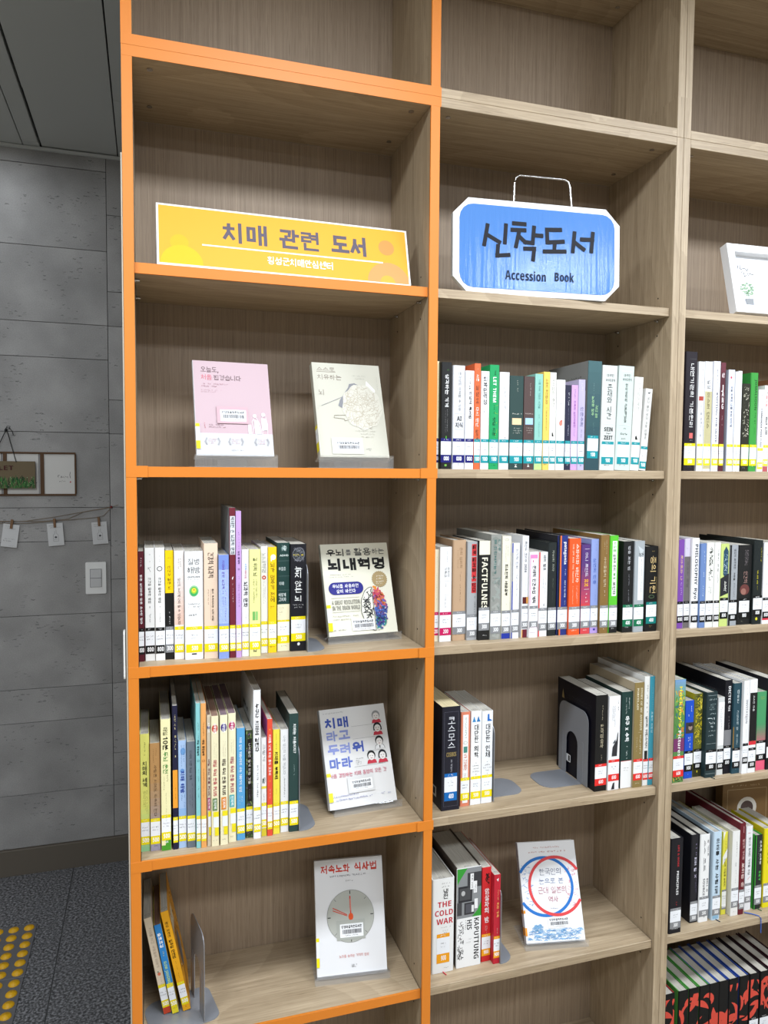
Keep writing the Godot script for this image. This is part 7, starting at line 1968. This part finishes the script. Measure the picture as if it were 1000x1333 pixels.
func ring_clipped(k: Ink, cx: float, cy: float, rx: float, ry: float, wide: float, col: String, x0: float, x1: float):
	var run := []
	for i in 65:
		var a := TAU * i / 64.0
		var p := Vector2(cx + cos(a) * rx, cy + sin(a) * ry)
		if p.x > x0 + 0.015 and p.x < x1 - 0.015:
			run.append(p)
		elif run.size():
			var l := k.lift
			k.line(run, wide, col)
			k.lift = l
			run = []
	if run.size():
		k.line(run, wide, col)
	k.lift += 0.00002

# a rounded mass of short wandering strokes, like a knitted brain
func brain(k: Ink, cx: float, cy: float, rx: float, ry: float, col: String, wide: float, count: int, fill: String):
	var m := PackedVector2Array()
	for i in 40:
		var a := TAU * i / 40.0
		var q := 1.0 + 0.04 * sin(a * 9.0)
		m.append(Vector2(cx + cos(a) * rx * q, cy + sin(a) * ry * q))
	k.poly(m, fill)
	for i in count:
		var a := k.r.randf() * TAU
		var q := sqrt(k.r.randf()) * 0.94
		var p := Vector2(cx + cos(a) * rx * q, cy + sin(a) * ry * q)
		var dir := k.r.randf() * TAU
		var pts := [p]
		for j in 5:
			dir += k.r.randf_range(-1.2, 1.2)
			p += Vector2(cos(dir) * 0.022, sin(dir) * 0.022 * k.w / k.h)
			if Vector2((p.x - cx) / rx, (p.y - cy) / ry).length() > 1.0:
				break
			pts.append(p)
		if pts.size() > 1:
			var l := k.lift
			k.line(pts, wide, col)
			k.lift = l
	k.lift += 0.00002

func half_brain(k: Ink, cx: float, cy: float, rx: float, ry: float):
	var left := PackedVector2Array()
	for i in 21:
		var a := PI / 2 + PI * i / 20.0
		left.append(Vector2(cx - 0.01 + cos(a) * rx * (1.0 + 0.03 * sin(a * 11.0)), cy + sin(a) * ry))
	k.poly(left, "f2f0e2")
	var edge := []
	for p in left:
		edge.append(p)
	edge.append(left[0])
	k.line(edge, 0.008, "2c2c30")
	var right := PackedVector2Array()
	for i in 21:
		var a := -PI / 2 + PI * i / 20.0
		right.append(Vector2(cx + 0.012 + cos(a) * rx * (0.96 + 0.04 * sin(a * 13.0)), cy + sin(a) * ry))
	k.poly(right, "d9d3d0")
	for side in 2:
		for i in (46 if side == 0 else 120):
			var a := k.r.randf_range(PI / 2, PI * 1.5) + (PI if side == 1 else 0.0)
			var q := sqrt(k.r.randf()) * 0.92
			var p := Vector2(cx + (0.012 if side == 1 else -0.018) + cos(a) * rx * q, cy + sin(a) * ry * q)
			var dir := k.r.randf() * TAU
			var pts := [p]
			for j in 4:
				dir += k.r.randf_range(-1.1, 1.1)
				p += Vector2(cos(dir) * 0.026, sin(dir) * 0.026 * k.w / k.h)
				if side == 0 and p.x > cx - 0.012 or side == 1 and p.x < cx + 0.008:
					break
				if Vector2((p.x - cx) / rx, (p.y - cy) / ry).length() > (0.97 if side == 0 else 1.08):
					break
				pts.append(p)
			if pts.size() < 2:
				continue
			var l := k.lift
			if side == 0:
				k.line(pts, 0.009, "2c2c30")
			else:
				var down: float = (pts[0].y - (cy - ry)) / (2.0 * ry)
				var pal: Array = ["e8913a", "e07a58", "d0506a"] if down < 0.33 else ["8a5a9a", "4f6fc0", "d06a5a"] if down < 0.6 else ["3f62a8", "3f9a8a", "5a4a8a"]
				k.line(pts, 0.022, pal[k.r.randi() % 3])
			k.lift = l
	k.lift += 0.00002

func person_icon(k: Ink, cx: float, cy: float, hair: String, top: String, long: bool):
	k.poly(PackedVector2Array([Vector2(cx - 0.075, cy + 0.078), Vector2(cx - 0.06, cy + 0.045), Vector2(cx - 0.02, cy + 0.034), Vector2(cx + 0.02, cy + 0.034), Vector2(cx + 0.06, cy + 0.045), Vector2(cx + 0.075, cy + 0.078)]), top)
	if top == "f0f0f0":
		k.line([Vector2(cx - 0.075, cy + 0.078), Vector2(cx - 0.06, cy + 0.045), Vector2(cx - 0.02, cy + 0.034)], 0.006, "555")
		k.line([Vector2(cx + 0.075, cy + 0.078), Vector2(cx + 0.06, cy + 0.045), Vector2(cx + 0.02, cy + 0.034)], 0.006, "555")
		k.line([Vector2(cx, cy + 0.04), Vector2(cx, cy + 0.07)], 0.014, "333")
	k.oval(cx, cy - 0.005, 0.062, 0.066, hair)
	if long:
		k.rect(cx - 0.064, cy - 0.005, cx - 0.04, cy + 0.03, hair)
		k.rect(cx + 0.04, cy - 0.005, cx + 0.066, cy + 0.03, hair)
	k.oval(cx, cy + 0.008, 0.048, 0.052, "efeae6")
	k.line([Vector2(cx - 0.024, cy + 0.002), Vector2(cx - 0.014, cy + 0.002)], 0.007, "444")
	k.line([Vector2(cx + 0.014, cy + 0.002), Vector2(cx + 0.024, cy + 0.002)], 0.007, "444")
	k.line([Vector2(cx - 0.012, cy + 0.022), Vector2(cx, cy + 0.027), Vector2(cx + 0.012, cy + 0.022)], 0.006, "a04848")


# ------------------------------------------------------------------ things on the concrete wall, and small extras
func build_wall_things():
	var z := WALL_Z + 0.0008
	# brown framed row of papers
	var f := thing("paper_frame", "brown cardboard frame of three white papers on the concrete wall", "picture frame", Vector3(-0.4265, -0.027, z))
	var st := SurfaceTool.new()
	st.begin(Mesh.PRIMITIVE_TRIANGLES)
	var fx0 := -0.185
	var fx1 := 0.185
	box_to(st, Vector3(fx0, -0.081, 0), Vector3(fx1, -0.074, 0.006), 0, Color.WHITE, Vector2.ZERO, 0.0006)
	box_to(st, Vector3(fx0, 0.075, 0), Vector3(fx1, 0.082, 0.006), 0, Color.WHITE, Vector2.ZERO, 0.0006)
	for x in [[-0.185, -0.177], [-0.0625, -0.05], [0.0625, 0.0755], [0.181, 0.187]]:
		box_to(st, Vector3(x[0], -0.074, 0), Vector3(x[1], 0.075, 0.006), 1, Color.WHITE, Vector2.ZERO, 0.0006)
	add_mesh("frame", st.commit(), plain(Color(0.33, 0.23, 0.14), 0.8), f)
	for x in [-0.178, -0.0515, 0.074]:
		add_mesh("paper", box_st(Vector3(x + 0.001, -0.0745, 0.0006), Vector3(x + 0.108, 0.0755, 0.0026), lin("dcdad6")), m_cover, f)
	var k := ink(21)
	k.face(Vector3(0.075, 0.075, 0.0026), Vector3.RIGHT, Vector3.DOWN, 0.106, 0.149)
	k.line([Vector2(0.46, 0.58), Vector2(0.45, 0.54), Vector2(0.5, 0.53)], 0.014, "33333a")
	k.small("h", 0.52, 0.54, 0.8, 0.62, "33333a", 1, 6)
	k.line([Vector2(0.86, 0.45), Vector2(0.84, 0.52), Vector2(0.86, 0.6)], 0.014, "33333a")
	k.small("h", 0.5, 0.66, 0.75, 0.72, "55555a", 1, 5)
	k.oval(0.86, 0.7, 0.025, 0.03, "c05a5a", 8)
	k.face(Vector3(-0.05, 0.075, 0.0026), Vector3.RIGHT, Vector3.DOWN, 0.106, 0.149)
	k.small("h", 0.8, 0.68, 0.96, 0.82, "33333a", 2, 3)
	put_ink("ink_drawing", k, f)
	# painted plank with grass, hung on a black cord
	var s := thing("hanging_sign", "small brown painted plank with green grass hung on a black cord", "sign", Vector3(-0.4855, -0.03, z + 0.0075))
	add_mesh("plank", box_st(Vector3(-0.106, -0.05, 0), Vector3(0.106, 0.05, 0.012), lin("6f6046")), m_cover, s)
	k = ink(22)
	k.face(Vector3(-0.106, 0.05, 0.012), Vector3.RIGHT, Vector3.DOWN, 0.212, 0.1)
	var gl := k.lift
	for i in 420:
		var x := k.r.randf_range(0.01, 0.99)
		var y := k.r.randf_range(0.62, 0.99)
		k.lift = gl + 0.000001 * i
		var col: String = ["1f4a24", "2f6a30", "3f7a3a", "16381c", "5a8a4c"][i % 5]
		k.line([Vector2(x, minf(y + 0.06, 0.99)), Vector2(clampf(x + k.r.randf_range(-0.012, 0.012), 0.005, 0.995), y - 0.1 * k.r.randf())], 0.009, col)
	for i in 40:
		k.oval(k.r.randf_range(0.02, 0.98), k.r.randf_range(0.58, 0.9), 0.005, 0.005, "c8d8b0", 6)
	k.words("h", "TOILET", 0.16, 0.15, 0.66, 0.34, "4a1f1a")
	put_ink("plank_print", k, s)
	var cord := SurfaceTool.new()
	cord.begin(Mesh.PRIMITIVE_TRIANGLES)
	tube_to(cord, [Vector3(0.043, 0.046, 0.012), Vector3(0.013, 0.162, 0.004)], 0.0016)
	tube_to(cord, [Vector3(-0.043, 0.046, 0.012), Vector3(0.009, 0.162, 0.004)], 0.0016)
	tube_to(cord, [Vector3(0.005, 0.164, 0.005), Vector3(0.012, 0.172, 0.006), Vector3(0.022, 0.172, 0.006), Vector3(0.03, 0.16, 0.005), Vector3(0.034, 0.146, 0.004)], 0.0013)
	tube_to(cord, [Vector3(0.006, 0.163, 0.005), Vector3(0.014, 0.178, 0.006), Vector3(0.024, 0.178, 0.006), Vector3(0.02, 0.166, 0.005)], 0.0013)
	tube_to(cord, [Vector3(0.007, 0.158, 0.004), Vector3(0.013, 0.168, 0.006)], 0.004)
	add_mesh("cord", cord.commit(), plain(Color(0.06, 0.06, 0.06), 0.8), s)
	# twine line with pegged cards
	var tw := thing("twine_line", "twisted brown twine strung from a red pin on the concrete wall", "twine", Vector3(-0.1165, -0.152, z + 0.002))
	var ts := SurfaceTool.new()
	ts.begin(Mesh.PRIMITIVE_TRIANGLES)
	tube_to(ts, [Vector3(0.0, 0.0, 0.002), Vector3(-0.08, -0.014, 0.001), Vector3(-0.2, -0.036, 0.001), Vector3(-0.3, -0.05, 0.001), Vector3(-0.42, -0.053, 0.001), Vector3(-0.7, -0.06, 0.001)], 0.0011)
	tube_to(ts, [Vector3(0.0, -0.001, 0.002), Vector3(-0.1, -0.018, 0.002), Vector3(-0.155, -0.044, 0.002), Vector3(-0.24, -0.052, 0.002), Vector3(-0.42, -0.049, 0.002), Vector3(-0.7, -0.05, 0.002)], 0.0011)
	tube_to(ts, [Vector3(0.0, -0.002, 0.002), Vector3(-0.028, -0.033, 0.003), Vector3(-0.06, -0.04, 0.003), Vector3(-0.16, -0.048, 0.003), Vector3(-0.29, -0.058, 0.003), Vector3(-0.7, -0.055, 0.003)], 0.0011)
	tube_to(ts, [Vector3(0.0, 0.0, 0.002), Vector3(0.026, 0.009, 0.004)], 0.001)
	add_mesh("twine", ts.commit(), m_cord, tw)
	var pin := SphereMesh.new()
	pin.radius = 0.0048
	pin.height = 0.0096
	pin.radial_segments = 10
	pin.rings = 6
	add_mesh("pin", pin, plain(Color(0.42, 0.06, 0.07), 0.4), tw, Vector3(0, 0, 0.004))
	var cards := [[-0.4645, -0.2155, 7.0, "white card with a line of print pegged to the twine, furthest from the pin"], [-0.3175, -0.2135, -5.0, "white card with a small bottle drawing pegged to the middle of the twine"], [-0.1615, -0.2105, -4.0, "white card with a small bottle drawing pegged beside the red pin"]]
	for i in 3:
		var c: Array = cards[i]
		var cd := thing("pegged_card", c[3], "card", Vector3(c[0], c[1], z + 0.006), "cards pegged to the twine")
		cd.rotation.z = deg_to_rad(-c[2] if i == 0 else -c[2])
		cd.rotation.z = deg_to_rad(-8.0 if i == 0 else 4.0)
		add_mesh("card", box_st(Vector3(-0.0275, -0.083, 0.0), Vector3(0.0275, 0.002, 0.0012), lin("d8d8d8")), m_cover, cd)
		var q := ink(31 + i)
		q.face(Vector3(-0.0275, 0.002, 0.0012), Vector3.RIGHT, Vector3.DOWN, 0.055, 0.085)
		q.small("h", 0.12, 0.08, 0.55, 0.14, "777", 1, 8)
		q.small("h", 0.12, 0.16, 0.85, 0.22, "888", 1, 12)
		if i == 0:
			q.small("h", 0.12, 0.62, 0.8, 0.68, "777", 1, 12)
			q.small("h", 0.12, 0.7, 0.6, 0.78, "555", 1, 8)
		else:
			q.line([Vector2(0.45, 0.35), Vector2(0.45, 0.45), Vector2(0.34, 0.52), Vector2(0.34, 0.8), Vector2(0.66, 0.8), Vector2(0.66, 0.52), Vector2(0.55, 0.45), Vector2(0.55, 0.3)], 0.02, "999")
			q.oval(0.5, 0.62, 0.08, 0.07, "55555a", 10)
			q.small("h", 0.4, 0.7, 0.62, 0.76, "666", 1, 4)
		q.small("h", 0.5, 0.92, 0.9, 0.95, "888", 1, 8)
		put_ink("card_print", q, cd)
		var peg := SurfaceTool.new()
		peg.begin(Mesh.PRIMITIVE_TRIANGLES)
		box_to(peg, Vector3(-0.0045, -0.014, 0.0014), Vector3(0.0045, 0.02, 0.0044), 1, Color.WHITE, Vector2.ZERO, 0.0006)
		box_to(peg, Vector3(-0.0045, 0.004, -0.0028), Vector3(0.0045, 0.02, -0.0002), 1, Color.WHITE, Vector2.ZERO, 0.0006)
		add_mesh("clothespin", peg.commit(), plain(Color(0.45, 0.33, 0.22), 0.7), cd)
	# light switch
	var sw := thing("light_switch", "white double light switch on the concrete wall", "light switch", Vector3(-0.1752, -0.424, z))
	add_mesh("plate", prism(rounded_rect(-0.037, -0.061, 0.037, 0.061, [0.004, 0.004, 0.004, 0.004], 3), Vector3(1, 0, 0), Vector3(0, 1, 0), Vector3(0, 0, 1), 0.0, 0.007), m_white, sw)
	add_mesh("bezel", box_st(Vector3(-0.021, -0.035, 0.0071), Vector3(0.021, 0.035, 0.0078), lin("55565a")), m_cover, sw)
	for y in [[0.0008, 0.0335], [-0.0335, -0.0008]]:
		add_mesh("rocker", box_st(Vector3(-0.0195, y[0], 0.0079), Vector3(0.0195, y[1], 0.0105), lin("d6d6d6")), m_cover, sw)
	# small white bumper stuck to the outer side of the bookcase
	var bump := thing("wall_bumper", "small white plastic bumper stuck on the outer side of the bookcase", "bumper", Vector3(XL0 - 0.0052, -0.345, -0.02))
	add_mesh("bumper_body", prism(rounded_rect(-0.012, -0.045, 0.012, 0.045, [0.006, 0.006, 0.006, 0.006], 3), Vector3(0, 0, 1), Vector3(0, 1, 0), Vector3(1, 0, 0), -0.0025, 0.0006), m_white, bump)
	# kraft box behind the books in the third bay
	var box := thing("kraft_box", "brown kraft box with white emblem standing behind the yellow book", "box", Vector3(1.572, ROW_Y["E"] + 0.0004, -0.185))
	box.rotation.y = deg_to_rad(-6.0)
	add_mesh("carton", box_st(Vector3(-0.075, 0, -0.03), Vector3(0.075, 0.262, 0.0), lin("8a6a42")), m_cover, box)
	k = ink(41)
	k.face(Vector3(-0.075, 0.262, 0.0), Vector3.RIGHT, Vector3.DOWN, 0.15, 0.262)
	k.line([Vector2(0.1, 0.1), Vector2(0.9, 0.1), Vector2(0.9, 0.9), Vector2(0.1, 0.9), Vector2(0.1, 0.1)], 0.008, "c8b088")
	k.small("h", 0.18, 0.05, 0.8, 0.08, "c8b088", 1, 8)
	k.oval(0.5, 0.3, 0.2, 0.2, "ece8e0")
	k.oval(0.5, 0.3, 0.13, 0.13, "5a4a48")
	put_ink("carton_print", k, box)
	# blue ribbon hanging over the shelf edge
	var r := thing("bookmark_ribbon", "blue bookmark ribbon hanging over the shelf edge below the dark red book", "ribbon", Vector3(1.428, ROW_Y["E"] + 0.0016, -0.03))
	add_mesh("ribbon_strip", tube([Vector3(-0.002, 0.002, 0.0), Vector3(0.012, 0.001, 0.008), Vector3(0.024, 0.0, 0.0195), Vector3(0.0265, -0.004, 0.0245), Vector3(0.0265, -0.04, 0.0255)], 0.0013, 6), plain(Color(0.2, 0.33, 0.62), 0.6), r)
